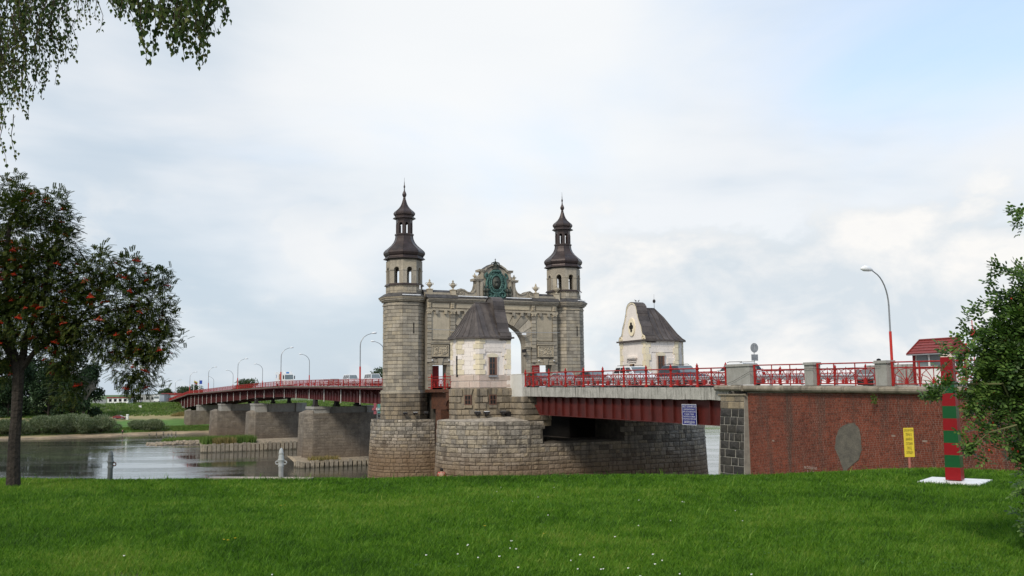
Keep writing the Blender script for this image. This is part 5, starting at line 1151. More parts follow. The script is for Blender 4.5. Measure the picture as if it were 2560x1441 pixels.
for k in range(12):
    s_=17+k*3; post_mb(16.3,s_,zd(s_),zd(s_)+1.15,.07).build('post',M['rail_red'],rb2)
    mb=MB(); fan(mb,s_+.1,s_+2.9,zd(s_)+.12,zd(s_)+.8,.022,1,16.3); mb.build('fan_panel',M['rail_red'],rb2)
# steel crash barrier
cb=thing('crash_barrier','grey corrugated steel crash barrier on the near side of the road','crash barrier',(2.5,60,13.5))
mb=MB(); ss=list(np.linspace(39,83,30)); pr=[(0,0),(.05,.06),(.05,.1),(-.02,.16),(.05,.22),(.05,.26),(0,.32)]
v=[(2.45-x,s_,zd(s_)+.48+z) for s_ in ss for x,z in pr]; n=7; mb.add(v,[(i*n+k,i*n+k+1,(i+1)*n+k+1,(i+1)*n+k) for i in range(len(ss)-1) for k in range(n-1)]); mb.build('beam',M['galv'],cb)
for k in range(15):
    s_=40+k*3; MB().box(2.46,2.56,s_-.06,s_+.06,zd(s_),zd(s_)+.75).build('post',M['galv'],cb)
# black and white kerb stones visible under the rail
for k in range(10):
    a=24+k*2.4; o=MB().box(2.2,2.38,a,a+2.34,zd(a)-.2,zd(a)+.14); e=o.build('kerb_stone',M['kerb_white' if k%2 else 'kerb_black'],None,local=True); e.parent=pv_; X,Y=P(0,0); e.location=(X,Y,0); e.rotation_euler=(0,0,TH)
# ------------------------------------------------------------------ main bridge beyond the portal
BW=12.8
mn=thing('main_bridge','long dark red plate girder road bridge crossing the river to the far bank','bridge',(0,250,12))
SS2=list(np.linspace(112,300,64))+list(np.linspace(305,470,40))
zgb=lambda s_:pl(s_,[(112,11.35),(131,11.6),(165,12.0),(201,12.5),(232,12.3),(261,11.5),(318,10.3),(407,7.4),(470,6.6)])
ztop=lambda s_:zd(s_)-.06
def strip3(name,pts,mt,S_=SS2,parent=mn):
    """pts: list of (t, fn z) profile extruded along the bridge"""
    n=len(pts); v=[(t_,s_,fz(s_)) for s_ in S_ for t_,fz in pts]; f=[(i*n+k,i*n+(k+1)%n,(i+1)*n+(k+1)%n,(i+1)*n+k) for i in range(len(S_)-1) for k in range(n)]
    return MB().add(v,f).build(name,M[mt],parent)
strip3('deck_edge',[(-.35,ztop),(-.35,lambda s_:ztop(s_)-.13),(1.2,lambda s_:ztop(s_)-.2),(1.2,ztop)],'cornice_stone')
strip3('edge_channel',[(-.3,lambda s_:ztop(s_)-.14),(-.3,lambda s_:ztop(s_)-.36),(-.22,lambda s_:ztop(s_)-.36),(-.22,lambda s_:ztop(s_)-.14)],'girder_maroon')
strip3('deck_slab',[(1.0,lambda s_:ztop(s_)-.01),(1.0,lambda s_:ztop(s_)-.3),(BW,lambda s_:ztop(s_)-.3),(BW,lambda s_:ztop(s_)-.01)],'concrete_smooth')
for gt in (.95,5.0,9.0,12.2):
    strip3('girder_web',[(gt,lambda s_:ztop(s_)-.2),(gt,zgb),(gt+.05,zgb),(gt+.05,lambda s_:ztop(s_)-.2)],'girder_maroon')
    strip3('bottom_flange',[(gt-.28,zgb),(gt-.28,lambda s_:zgb(s_)-.06),(gt+.33,lambda s_:zgb(s_)-.06),(gt+.33,zgb)],'girder_maroon')
# stiffeners: vertical plates with raking brackets under the walkway
st=MB()
mb=MB(); mb.box(-.2,-.002,-.03,.03,-1,0); proto=mb.build('stiffener',M['girder_maroon'],mn,local=True); used=False
k=0; s_=114.0
while s_<440:
    h=ztop(s_)-.2-zgb(s_); loc=(.95,s_-250,ztop(s_)-.2-12)
    if k<200:
        if not used: proto.location=loc; proto.scale=(1,1,h); used=True
        else: share(proto,'stiffener',mn,loc,scale=(1,1,h))
    s_+=1.95; k+=1
mb=MB(); mb.add([(-1.2,-.04,-.25),(-1.2,.04,-.25),(0,.04,-.25),(0,-.04,-.25),(-1.2,-.04,-.38),(-1.2,.04,-.38),(0,.04,-1.3),(0,-.04,-1.3)],[(0,1,2,3),(4,7,6,5),(0,4,5,1),(3,2,6,7),(0,3,7,4),(1,5,6,2)]); proto=mb.build('walkway_bracket',M['girder_maroon'],mn,local=True); used=False
for k in range(80):
    s_=115+k*3.9
    loc=(.94,s_-250,ztop(s_)-12+.1)
    if not used: proto.location=loc; used=True
    else: share(proto,'walkway_bracket',mn,loc)
mb=MB(); mb.tube([(0,0,0),(0,0,-1)],.075,6); proto=mb.build('drain_pipe',M['pale_pipe'],mn,local=True); used=False
for k in range(26):
    s_=118.5+k*11.6; h=ztop(s_)-.5-zgb(s_)+.35; loc=(.62,s_-250,ztop(s_)-.45-12)
    if not used: proto.location=loc; proto.scale=(1,1,h); used=True
    else: share(proto,'drain_pipe',mn,loc,scale=(1,1,h))
strip('bridge_road',1.6,11.2,.0,'asphalt',SS2+[520]); strip('bridge_walkway',-.3,1.6,.06,'pavement',SS2)
def main_rail(t_,lab):
    rl=thing('red_railing',lab,'railing',(t_,250,12),'long red railings of the main bridge')
    for nm,h,r in (('top_rail',1.1,.055),('middle_rail',.62,.03),('bottom_rail',.14,.04)):
        MB().tube([(t_,s_,zd(s_)+h) for s_ in SS2],r,4).build(nm,M['rail_red'],rl)
    mb=MB(); mb.box(-.05,.05,-.06,.06,0,1.14); proto=mb.build('post',M['rail_red'],rl,local=True); used=False
    for k in range(105):
        s_=113+k*3.25; loc=(0,s_-250,zd(s_)-12)
        if not used: proto.location=loc; used=True
        else: share(proto,'post',rl,loc)
    mb=MB(); s_=113
    while s_<455: z=zd(s_); mb.box(t_-.016,t_+.016,s_-.02,s_+.02,z+.14,z+1.1); s_+=.30 if s_<190 else .42
    mb.build('infill_bars',M['rail_red'],rl,kind='stuff')
main_rail(-.2,'long red railing on the near edge of the main bridge'); main_rail(BW-.1,'long red railing on the far edge of the main bridge')
# river piers of the main bridge
def pier(k,s0,zc,zb,zw,tn,lab,wd=5.5,base=-1.5,plat=None):
    p=thing('bridge_pier',lab,'bridge pier',(0,s0+wd/2,0),'old stone piers under the main bridge')
    ed=[(tn,s0+1.2),(tn+1.4,s0),(15,s0),(15,s0+wd),(tn+1.4,s0+wd),(tn,s0+wd-1.2)]
    mb=MB(); tapered(mb,ed,base,zb,.035); mb.build('shaft',M['granite_far'],p)
    runs=[seg(ed[0],ed[1]),seg(ed[1],(9,s0)),seg(ed[5],ed[0])]
    masonry('stone_block',p,M['granite_far'],runs,rowsof(.3,zb,int((zb-.3)/.5)),(1.0,2.2),depth=.03,gh=.02,gv=.012,ch=.015,rough=.03,batter=bat(zb,.035),maxn=90)
    mb=MB(); mb.box(.3,3.2,s0+.15,s0+wd-.3,zb,zc); mb.box(.15,3.35,s0,s0+wd-.15,zc-.45,zc-.02) ; mb.box(10.4,13,s0+.3,s0+wd-.3,zb,zc); mb.box(3.3,10.3,s0+.9,s0+wd-.6,zb,zc-.1); mb.build('bearing_beam',M['concrete_smooth'],p)
    mb=MB(); 
    for t_ in (.97,5.0,9.0): mb.box(t_-.45,t_+.45,s0+1.2,s0+3.4,zc,zc+.35); mb.box(t_-.3,t_+.3,s0+1.5,s0+3.1,zc+.35,zgb(s0+2)-.07)
    mb.build('bearing',M['dark_iron'],p)
    mb=MB(); mb.add([(*q,zb) for q in ed[:2]]+[(ed[5][0],ed[5][1],zb),(ed[4][0],ed[4][1],zb),(tn+1.5,s0+.6,zb+.55),(tn+1.5,s0+wd-.6,zb+.55)],[(0,1,4),(0,4,5,2),(2,5,3)]); mb.build('nose_cap',M['granite_far'],p)
    return p
pier(2,170.6,10.7,9.5,0,-1.3,'largest main bridge pier, next to the portal pier',7)
pier(3,232.6,10.7,8.6,0,-.9,'second main bridge pier with grass tufts on its nose',7)
pier(4,290.2,10.1,8.0,0,-2.2,'third main bridge pier with a light rough nose',7)
pier(5,345.5,9.2,7.2,0,-3.8,'fourth main bridge pier standing on the far gravel shore',8)
pier(6,398,8.0,6.9,0,-1.2,'small concrete pier near the far end of the main bridge',4,base=3)
fa=thing('far_abutment','low dark stone abutment at the far end of the main bridge','abutment',(0,440,5))
MB().box(-8,14,425,432,3,8.3).build('wall',M['granite_far'],fa)
MB().box(-.4,13,432,470,4,9.3).build('embankment_wall',M['granite_far'],fa)
# concrete pile rows in front of the piers
def piles(lab,path,h,n,org,w_=.85,stuff=False):
    p=thing('pile_wall',lab,'pile wall',org)
    mb=MB(); rg=random.Random(int(org[1])); pts=path
    tot=sum((Vector(b)-Vector(a)).length for a,b in zip(pts,pts[1:])); m_=0
    for a,b in zip(pts,pts[1:]):
        a_,b_=Vector(a),Vector(b); d=(b_-a_); l=d.length; d.normalize(); k=int(l/w_)
        for i in range(k):
            c_=a_+d*(i+.5)*l/k; n_=Vector((d.y,-d.x)); hh=h+rg.uniform(-.15,.15); wv=w_*.42
            q=[c_-d*wv-n_*.25,c_-d*wv*.8+n_*.2,c_+d*wv*.8+n_*.2,c_+d*wv-n_*.25]
            o=MB().prism([(x.x,x.y) for x in q],-.6,hh); o.build('concrete_pile',M['concrete_pile'],p); m_+=1
    inner=[(x,y+.35) for x,y in pts]
    top=MB(); 
    for a,b in zip(pts,pts[1:]): top.add([(a[0],a[1]+.1,h-.35),(b[0],b[1]+.1,h-.35),(b[0],b[1]+7,h+.5),(a[0],a[1]+7,h+.5)],[(0,1,2,3)])
    top.build('rubble_fill',M['rubble'],p)
    return p
piles('row of concrete sheet piles in the water at the foot of the largest pier',[(-3.6,169.0),(-3.2,166.0),(14,166.0)],1.15,0,(-1,166,0))
piles('long row of concrete piles below the second pier with grass growing on top',[(-13.5,222),(-13.2,220.5),(13,221.5)],1.9,0,(-1,221,0),.95)
rp=thing('rubble_spit','low spit of broken stones reaching left into the river from the piers','stones',(-12,262,0))
rg=random.Random(9); mb=MB()
for k in range(900):
    u=rg.random(); t_=-22+u*28; s_=rg.gauss(264+u*6,2.4+u*5); r_=rg.uniform(.15,.55); z=max(0,.55-abs(s_-266)*.04)*min(1,u*3+.2)
    mb.lathe((t_,s_,z-.1),[(r_,0),(r_*.9,r_*.5),(r_*.3,r_*.8)],5,ph=rg.random())
mb.build('stones',M['rubble'],rp,kind='stuff')
MB().add([(-19,262,-.1),(6,256,-.1),(12,285,.5),(-10,285,.3),(-6,270,.75),(4,270,1.2)],[(0,1,5,4),(1,2,5),(2,3,4,5),(3,0,4)]).build('gravel_bank',M['rubble'],rp)
# ------------------------------------------------------------------ vehicles (built along local +x = forward, y = left)
def vehicle(kind,lab,cat,t_,s_,paint,forward=-1,group=None,z=None,world=None,rz=None,glass='glass_dark',rails=False,lower=None):
    """side outline + tapered greenhouse. forward=-1 drives towards the lawn end of the bridge"""
    SH={ # length, width, height, belt, hood_z, [hull outline], [greenhouse outline x,z]
     'mpv':(4.9,1.95,1.78,1.08,[(2.45,.35),(2.45,.62),(2.3,.82),(1.5,1.0),(1.15,1.1),(-2.25,1.12),(-2.42,.9),(-2.45,.4)],[(1.25,1.08),(.45,1.72),(-1.9,1.76),(-2.3,1.1)]),
     'suv':(4.5,1.85,1.72,1.05,[(2.25,.38),(2.25,.75),(2.1,.92),(1.2,1.02),(1.0,1.08),(-2.1,1.1),(-2.22,.85),(-2.25,.42)],[(1.05,1.05),(.35,1.66),(-1.55,1.7),(-2.12,1.08)]),
     'sedan':(4.5,1.75,1.44,.92,[(2.25,.3),(2.25,.55),(2.1,.72),(1.1,.88),(.95,.93),(-1.7,.95),(-2.2,.9),(-2.25,.35)],[(1.0,.9),(.3,1.38),(-1.0,1.42),(-1.75,.93)]),
     'hatch':(4.1,1.72,1.46,.93,[(2.05,.3),(2.05,.58),(1.9,.75),(1.05,.9),(.9,.95),(-1.95,.97),(-2.03,.8),(-2.05,.35)],[(.95,.92),(.3,1.4),(-1.35,1.44),(-1.95,.95)]),
     'van':(5.1,1.95,2.15,1.2,[(2.55,.4),(2.55,.8),(2.4,1.05),(2.0,1.2),(-2.5,1.22),(-2.55,.9),(-2.55,.45)],[(2.1,1.18),(1.55,2.05),(-2.4,2.12),(-2.5,1.2)])}
    Ln,W,Hh,belt,hull,gh=SH[kind]
    if world is None: X,Y=P(s_,t_); zz_=zd(s_)+.04 if z is None else z; ang=TH+math.pi/2*(1 if forward>0 else -1)
    else: X,Y,zz_=world; ang=rz
    v=bpy.data.objects.new('parked_car' if cat!='van' else 'white_van',None); COL.objects.link(v); v.location=(X,Y,zz_); v.rotation_euler=(0,0,ang); v['_org']=[0,0,0]; tag(v,lab,cat,group)
    hw=W/2
    def loft(outline,ys,insets):
        mb=MB(); n=len(outline); cx_=sum(p[0] for p in outline)/n; 
        vv=[]
        for y,k in zip(ys,insets):
            for x,z_ in outline: vv.append((cx_+(x-cx_)*k,y,z_))
        f=[(i*n+j,i*n+(j+1)%n,(i+1)*n+(j+1)%n,(i+1)*n+j) for i in range(len(ys)-1) for j in range(n)]
        f+=[tuple(range(n-1,-1,-1)),tuple(range((len(ys)-1)*n,len(ys)*n))]; return mb.add(vv,f)
    b=loft(hull,[-hw,-hw+.12,0,hw-.12,hw],[.965,.99,1.0,.99,.965]); body=b.build('body',M[paint],v,smooth=False,local=True)
    # greenhouse tapers inward with height
    mb=MB(); vv=[]
    def y_at(z_,s): return s*(hw-.04-(z_-belt)*.26)
    for s in (-1,1):
        for x,z_ in gh: vv.append((x,y_at(z_,s),z_))
    n=len(gh); mb.add(vv,[tuple(range(n)),tuple(range(2*n-1,n-1,-1))]+[(j,n+j,n+(j+1)%n,(j+1)%n) for j in range(n)]); cb_=mb.build('cabin',M[paint],v,local=True)
    (fx,fz),(rx,rz_),(bx_,bz),(ex,ez)=gh
    def lerp(a,b_,k): return (a[0]+(b_[0]-a[0])*k,a[1]+(b_[1]-a[1])*k)
    for s in (-1,1):                                  # side windows
        nwin=3 if kind in('mpv','van','suv') else 2
        x0,x1=lerp((fx,fz),(rx,rz_),.12),lerp((ex,ez),(bx_,bz),.12)
        for k in range(nwin):
            a=k/nwin+.015; b2=(k+1)/nwin-.015
            def q(u,vv_): 
                lo=fx-.12+(ex+.14-(fx-.12))*u; hi=rx-.02+(bx_+.1-(rx-.02))*u; z_=belt+.08+(min(rz_,bz)-.08-(belt+.08))*vv_; return (lo+(hi-lo)*vv_,y_at(z_,s)+s*.008,z_)
            vv=[q(a,0),q(b2,0),q(b2,1),q(a,1)]
            MB().add(vv,[(0,1,2,3)] if s<0 else [(3,2,1,0)]).build('side_window',M[glass],cb_,local=True)
    for nm,(A,B_) in (('windscreen',((fx,fz),(rx,rz_))),('rear_window',((ex,ez),(bx_,bz)))):
        p,q_=lerp(A,B_,.08),lerp(A,B_,.9); o=.012 if nm=='windscreen' else -.012
        MB().add([(p[0]+o,y_at(p[1],-1)+.09,p[1]+.01),(p[0]+o,y_at(p[1],1)-.09,p[1]+.01),(q_[0]+o,y_at(q_[1],1)-.07,q_[1]+.01),(q_[0]+o,y_at(q_[1],-1)+.07,q_[1]+.01)],[(0,1,2,3)]).build(nm,M['glass_sky' if nm=='windscreen' else glass],cb_,local=True)
    MB().box(-Ln/2+.02,Ln/2-.02,-hw+.04,hw-.04,.2,.42).build('sill_trim',M[lower or 'plastic_grey'],v,local=True)
    wr=.31 if kind in('sedan','hatch') else .35
    for x in (Ln*.31,-Ln*.30):
        for s in (-1,1):
            w_=MB().tube([(x,s*(hw-.2),wr),(x,s*(hw+.01),wr)],wr,16).build('wheel',M['tyre'],v,local=True)
            MB().tube([(x,s*(hw-.02),wr),(x,s*(hw+.02),wr)],wr*.62,12).build('rim',M['rim'],w_,local=True)
            MB().tube([(x,s*(hw-.1),wr+.02),(x,s*(hw-.028),wr+.02)],wr+.08,16).build('wheel_arch',M['plastic_grey'],v,local=True)
    for s in (-1,1):
        MB().box(Ln/2-.14,Ln/2+.005,s*(hw-.36)-.17,s*(hw-.36)+.17,.6,.76).build('headlight',M['lens_clear'],v,local=True)
        MB().box(-Ln/2-.01,-Ln/2+.1,s*(hw-.16)-.12,s*(hw-.16)+.12,.72,1.0).build('tail_light',M['lens_red'],v,local=True)
        MB().box(fx-.35,fx-.15,s*(hw+.0)+(-.02 if s<0 else .0),s*(hw+.17),belt+.02,belt+.17).build('mirror',M[paint],v,local=True)
        if rails: MB().tube([(rx-.1,s*(hw-.32),Hh+.03),(0,s*(hw-.3),Hh+.08),(bx_+.1,s*(hw-.32),Hh+.05)],.025,5).build('roof_rail',M['dark_iron'],v,local=True)
    MB().box(Ln/2-.02,Ln/2+.012,-.26,.26,.38,.5).build('number_plate',M['plate'],v,local=True)
    MB().box(Ln/2-.05,Ln/2+.004,-.5,.5,.55,.72).build('grille',M['dark_iron'],v,local=True)
    return v
Gq='cars queuing on the near span'
vehicle('mpv','silver white minivan with dark windows in the queue, left of the dark station car','car',5.0,69.6,'white_car',group=Gq,rails=True,lower='silver_car')
vehicle('suv','dark blue estate car with roof rails between the silver minivan and the white off-roader','car',5.0,62.6,'navy_car',group=Gq,rails=True)
vehicle('suv','white off-roader with red tail lamps partly hidden by the widest concrete pillar','car',5.2,55.9,'white_car',forward=1,group=Gq,rails=True)
vehicle('sedan','dark saloon in the queue directly left of the silver minivan','car',5.2,77.2,'plastic_grey',group=Gq)
vehicle('sedan','silver saloon in the queue in front of the right portal doorway','car',5.4,83.4,'silver_car',group=Gq)
vehicle('hatch','black hatchback farthest left in the queue, below the portal arch','car',5.6,89.2,'black_car',group=Gq)
vehicle('van','white minibus on the main bridge nearest the left portal tower','van',8.0,159.5,'white_car',group='white minibuses on the main bridge')
vehicle('van','white minibus on the main bridge behind the tall lamp post','van',8.0,174.0,'white_car',group='white minibuses on the main bridge')
vehicle('hatch','small white car between the truck and the minibuses on the main bridge','car',8.0,193.5,'white_car')
vehicle('sedan','pale beige car low behind the railing between the minibuses and the truck','car',8.0,186,'beige_car')
# box truck
tr=thing('box_truck','white box truck with blue marks driving on the main bridge','truck',(7.2,232,zd(232)))
z0=zd(232); t0=7.2
MB().box(t0-1.2,t0+1.2,229,237.5,z0+1.0,z0+3.95).build('cargo_box',M['white_car'],tr); 
cbn=MB(); cbn.add([(t0-1.15,226.6,z0+.5),(t0+1.15,226.6,z0+.5),(t0+1.15,226.7,z0+2.0),(t0-1.15,226.7,z0+2.0),(t0-1.1,227.0,z0+3.3),(t0+1.1,227.0,z0+3.3),(t0-1.15,228.8,z0+.5),(t0+1.15,228.8,z0+.5),(t0+1.1,228.8,z0+3.35),(t0-1.1,228.8,z0+3.35)],[(0,1,2,3),(3,2,5,4),(4,5,8,9),(0,3,4,9,6),(1,7,8,5,2),(6,9,8,7),(0,6,7,1)]); cbn=cbn.build('cab',M['white_paint'],tr)
MB().add([(t0-1.0,226.66,z0+2.05),(t0+1.0,226.66,z0+2.05),(t0+.98,226.93,z0+3.15),(t0-.98,226.93,z0+3.15)],[(0,1,2,3)]).build('windscreen',M['glass_sky'],cbn)
MB().box(t0-1.17,t0-1.13,227.2,228.4,z0+2.1,z0+3.1).build('side_window',M['glass_dark'],cbn)
MB().box(t0-1.2,t0+1.2,226.5,226.65,z0+.35,z0+.75).build('bumper',M['plastic_grey'],tr)
for e in (-1,1):
    MB().box(t0+e*1.35-.1,t0+e*1.35+.1,226.7,226.9,z0+2.1,z0+2.9).build('mirror',M['dark_iron'],tr); MB().box(t0+e*.85-.2,t0+e*.85+.2,226.45,226.52,z0+.55,z0+.75).build('headlight',M['lens_clear'],tr)
    for s_ in (227.8,235.5):
        w_=MB().tube([(t0+e*.85,s_,z0+.5),(t0+e*1.15,s_,z0+.5)],.5,14).build('wheel',M['tyre'],tr)
MB().box(t0-.25,t0+.45,228.95,228.99,z0+3.5,z0+3.85).build('front_badge',M['truck_blue'],tr); MB().box(t0-1.23,t0-1.2,229.3,229.9,z0+1.1,z0+1.6).build('side_mark',M['truck_blue'],tr)
MB().box(t0-1.23,t0-1.2,235.6,236.2,z0+1.1,z0+1.6).build('side_mark',M['truck_blue'],tr); MB().box(t0-1.23,t0-1.2,230.0,233.0,z0+2.0,z0+3.4).build('side_picture',M['truck_tan'],tr); MB().box(t0-1.23,t0-1.2,235.9,236.3,z0+2.5,z0+3.3).build('side_mark',M['truck_blue'],tr)
# ------------------------------------------------------------------ street lamps
def lamp(t_,s_,lab,dirn=1,h=8.2,z=None,grp='curved street lamps along the main bridge',rr=.085,sticker=False,reach=1.9):
    z=zd(s_)+.05 if z is None else z
    e=thing('street_lamp',lab,'street lamp',(t_,s_,z),grp)
    MB().tube([(t_,s_,z-.3),(t_,s_,z+3.0)],rr*1.55,8).build('red_base',M['lamp_red'],e)
    R=1.6; pts=[(t_,s_,z+3.0),(t_,s_,z+h-2.0)]
    for k in range(1,8): a=math.radians(k*9.5); pts.append((t_+dirn*reach*(1-math.cos(a))/(1-math.cos(math.radians(66.5)))*.62,s_,z+h-2.0+1.75*math.sin(a)/math.sin(math.radians(66.5))))
    pts.append((t_+dirn*reach,s_,z+h)); MB().tube(pts,rr,6,r2=rr*.6).build('pole',M['lamp_grey'],e)
    x0=t_+dirn*(reach-.1); hd=MB(); hd.tube([(x0,s_,z+h-.03),(x0+dirn*.25,s_,z+h+.04),(x0+dirn*.6,s_,z+h+.06),(x0+dirn*.85,s_,z+h+.02)],[.05,.15,.17,.06],8); hd=hd.build('lamp_head',M['lamp_head'],e,smooth=True)
    if sticker: MB().tube([(t_,s_-.01,z+.5),(t_,s_-.01,z+.95)],rr*1.57,8).build('yellow_sticker',M['sign_yellow'],e)
for k,s_ in enumerate((139.1,199.8,257.6,317.9,372,428)): lamp(-.15,s_,('tallest-looking red-footed street lamp on the near rail, nearest the left tower','near-rail street lamp standing in front of the white truck','near-rail street lamp, third one counted from the portal','near-rail street lamp, fourth one from the portal, by the flagpoles','near-rail street lamp, fifth one from the portal','last near-rail street lamp at the far end of the bridge')[k],1)
for k,s_ in enumerate((168,229.6,293,352,404)): lamp(BW,s_,('far-side street lamp whose arm peeks out behind the left portal tower','far-side street lamp right of the white truck','far-side street lamp, third from the portal, above the small tree','far-side street lamp, fourth from the portal','far-side street lamp, fifth from the portal')[k],-1)
lp_t,lp_s=.9,37.2
z=za(37.2); lamp(lp_t,37.2,'large street lamp with red foot above the concrete pillar on the abutment',-1,6.4,z,None,.05,True,1.2)
# ------------------------------------------------------------------ small things at the approach
ts=thing('traffic_sign','back of a round traffic sign with square plate below on thin grey pole','traffic sign',(2.0,St(1886,900,2.0),13.5)); s_=St(1886,900,2.0)
zc_=16.15
MB().tube([(2.0,s_,13.4),(2.0,s_,zc_+.3)],.03,6).build('pole',M['galv'],ts)
MB().tube([(2.0,s_-.03,zc_),(2.0,s_-.05,zc_)],.33,24).build('round_plate',M['steel_grey'],ts); MB().box(1.72,2.28,s_-.05,s_-.03,15.27,15.7).build('square_plate',M['lamp_grey'],ts)
br=MB()
for z_ in (zc_+.2,zc_-.18,15.5): br.box(1.86,2.14,s_-.08,s_-.05,z_-.015,z_+.015)
br.box(1.98,2.02,s_-.075,s_-.05,zc_-.3,zc_+.28); br.build('bracket',M['galv'],ts)
# guard booth
bt,bs=3.3,36.1; bz=za(36)+.1
bo=thing('guard_booth','small white guard booth with red frame and red tiled roof','guard booth',(bt,bs,bz))
x0,x1,y0,y1=2.35,4.0,bs-1.15,bs+1.15
X0,X1=2.3,4.1; Y0,Y1=35.0,37.3
mb=MB(); mb.box(X0,X1,Y0,Y1,bz,bz+1.05); mb.build('lower_wall',M['white_paint'],bo)
for k in range(12): MB().box(X0-.015,X0,Y0+.05+k*.185,Y0+.22+k*.185,bz+.05,bz+1.0).build('wall_plank',M['white_paint'],bo)
for k in range(9): MB().box(X0+.1+k*.19,X0+.27+k*.19,Y0-.015,Y0,bz+.05,bz+1.0).build('wall_plank',M['white_paint'],bo)
for (x,y) in ((X0,Y0),(X1,Y0),(X0,Y1),(X1,Y1)): MB().box(x-.09,x+.09,y-.09,y+.09,bz,bz+2.12).build('corner_post',M['booth_red'],bo)
fr=MB(); 
for z_ in (1.05,2.05): fr.box(X0-.05,X1+.05,Y0-.05,Y0+.05,bz+z_,bz+z_+.08); fr.box(X0-.05,X0+.05,Y0,Y1,bz+z_,bz+z_+.08); fr.box(X1-.05,X1+.05,Y0,Y1,bz+z_,bz+z_+.08); fr.box(X0,X1,Y1-.05,Y1+.05,bz+z_,bz+z_+.08)
fr.build('frame_rail',M['booth_red'],bo)
for a,b in ((Y0+.1,(Y0+Y1)/2),((Y0+Y1)/2,Y1-.1)):
    w_=MB().box(X0-.01,X0+.01,a+.04,b-.04,bz+1.15,bz+2.03).build('window',M['glass_sky'],bo); f_=MB(); 
    for q in ((a,a+.07,1.13,2.05),(b-.07,b,1.13,2.05),(a,b,1.12,1.19),(a,b,1.98,2.05)): f_.box(X0-.035,X0+.0,q[0],q[1],bz+q[2],bz+q[3])
    f_.build('window_frame',M['white_paint'],w_)
for a,b in ((X0+.1,(X0+X1)/2),((X0+X1)/2,X1-.1)):
    w_=MB().box(a+.04,b-.04,Y0-.01,Y0+.01,bz+1.15,bz+2.03).build('window',M['glass_dark'],bo); f_=MB()
    for q in ((a,a+.06,1.13,2.05),(b-.06,b,1.13,2.05),(a,b,1.12,1.18),(a,b,1.99,2.05)): f_.box(q[0],q[1],Y0-.035,Y0,bz+q[2],bz+q[3])
    f_.build('window_frame',M['white_paint'],w_)
mb=MB(); mb.box(X0+.05,X1-.05,Y0+.05,Y1-.05,bz+2.05,bz+2.1); mb.ext([(X0-.1,bz+2.14),(X1+.1,bz+2.14),((X0+X1)/2,bz+2.95)],'y',Y0-.02,Y1+.02); mb.build('gable_wall',M['white_paint'],bo)
xm=(X0+X1)/2
MB().ext([(xm-(X1-X0)/2-.33,bz+1.99),(xm+(X1-X0)/2+.33,bz+1.99),(xm+(X1-X0)/2+.33,bz+2.03),(xm,bz+3.03),(xm-(X1-X0)/2-.33,bz+2.03)],'y',Y0-.3,Y1+.3).build('roof_base',M['roof_red'],bo)
for sd_ in (-1,1):                                    # tile-profiled roof sheets, stepped rows
    for r_ in range(5):
        k0,k1=r_/5,(r_+1)/5; mb=MB()
        ya=np.linspace(Y0-.3,Y1+.3,27); vv=[]
        for y in ya:
            w_=.035*abs(math.sin((y-Y0)*math.pi/.22))
            for k,dz in ((k0,.07),(k1+.02,.03)): 
                xx=xm+sd_*(1-k)*((X1-X0)/2+.32) ; zz_=bz+2.0+.98*k+dz+w_; vv.append((xx,y,zz_))
        mb.add(vv,[(2*i,2*i+1,2*i+3,2*i+2) for i in range(26)]); mb.build('tile_row',M['roof_red'],bo)
mb=MB()
for y in (Y0-.33,Y1+.3):
    for sd_ in (-1,1): mb.add([(xm+sd_*((X1-X0)/2+.36),y,bz+1.98),(xm+sd_*((X1-X0)/2+.36),y+.04,bz+1.98),(xm,y+.04,bz+3.0),(xm,y,bz+3.0),(xm+sd_*((X1-X0)/2+.36),y,bz+2.12),(xm+sd_*((X1-X0)/2+.36),y+.04,bz+2.12),(xm,y+.04,bz+3.13),(xm,y,bz+3.13)],[(0,1,2,3),(4,7,6,5),(0,4,5,1),(0,3,7,4),(1,5,6,2)])
mb.tube([(xm,Y0-.33,bz+3.08),(xm,Y1+.33,bz+3.08)],.06,6); mb.build('roof_trim',M['roof_red'],bo)
MB().box(X0-.42,X0-.34,Y0-.2,Y1+.2,bz+1.96,bz+2.04).build('gutter',M['steel_grey'],bo)
bo.scale=(.86,.85,.80); bo.location=(*P(35.9,3.2),bz)
# concrete barrier block left of the booth and a grey cabinet with two cans
cw=thing('concrete_barrier','tall weathered concrete barrier slab left of the guard booth','barrier',(3.0,39.5,13.5)); MB().box(3.2,3.5,37.8,41.2,13.4,14.7).build('slab',M['concrete'],cw)
gc=thing('grey_cabinet','grey box cabinet behind the railing, left of the person in black','cabinet',(2.6,St(2165,930,2.6),13.5)); s_=St(2165,930,2.6); mb=MB(); mb.box(2.5,3.0,s_-.75,s_+.75,13.95,14.45); mb.build('box',M['steel_grey'],gc); MB().box(2.55,2.95,s_-.65,s_+.65,13.5,13.95).build('stand',M['dark_iron'],gc)
for k,(px,lab) in enumerate(((2233,'small dark bottle-like canister beside the abutment pillar'),(2241,'small white canister beside the abutment pillar'))):
    s_=St(px,945,1.2); e=thing('canister',lab,'canister',(1.2,s_,13.6)); MB().lathe((1.2,s_,13.6),[(.1,0),(.1,.35),(.04,.42),(.04,.5)],8).build('body',M['white_paint' if k else 'dark_iron'],e)
st=thing('stop_sign','round red sign on thin red pole, partly hidden by the rose bush','traffic sign',(4.2,St(2431,825,4.2),13.4)); s_=St(2431,825,4.2); zz_=16.25
MB().tube([(4.2,s_,13.4),(4.2,s_,17.0)],.025,5).build('pole',M['lamp_red'],st); MB().tube([(4.2,s_-.03,zz_),(4.2,s_-.05,zz_)],.27,20).build('round_plate',M['lamp_red'],st)
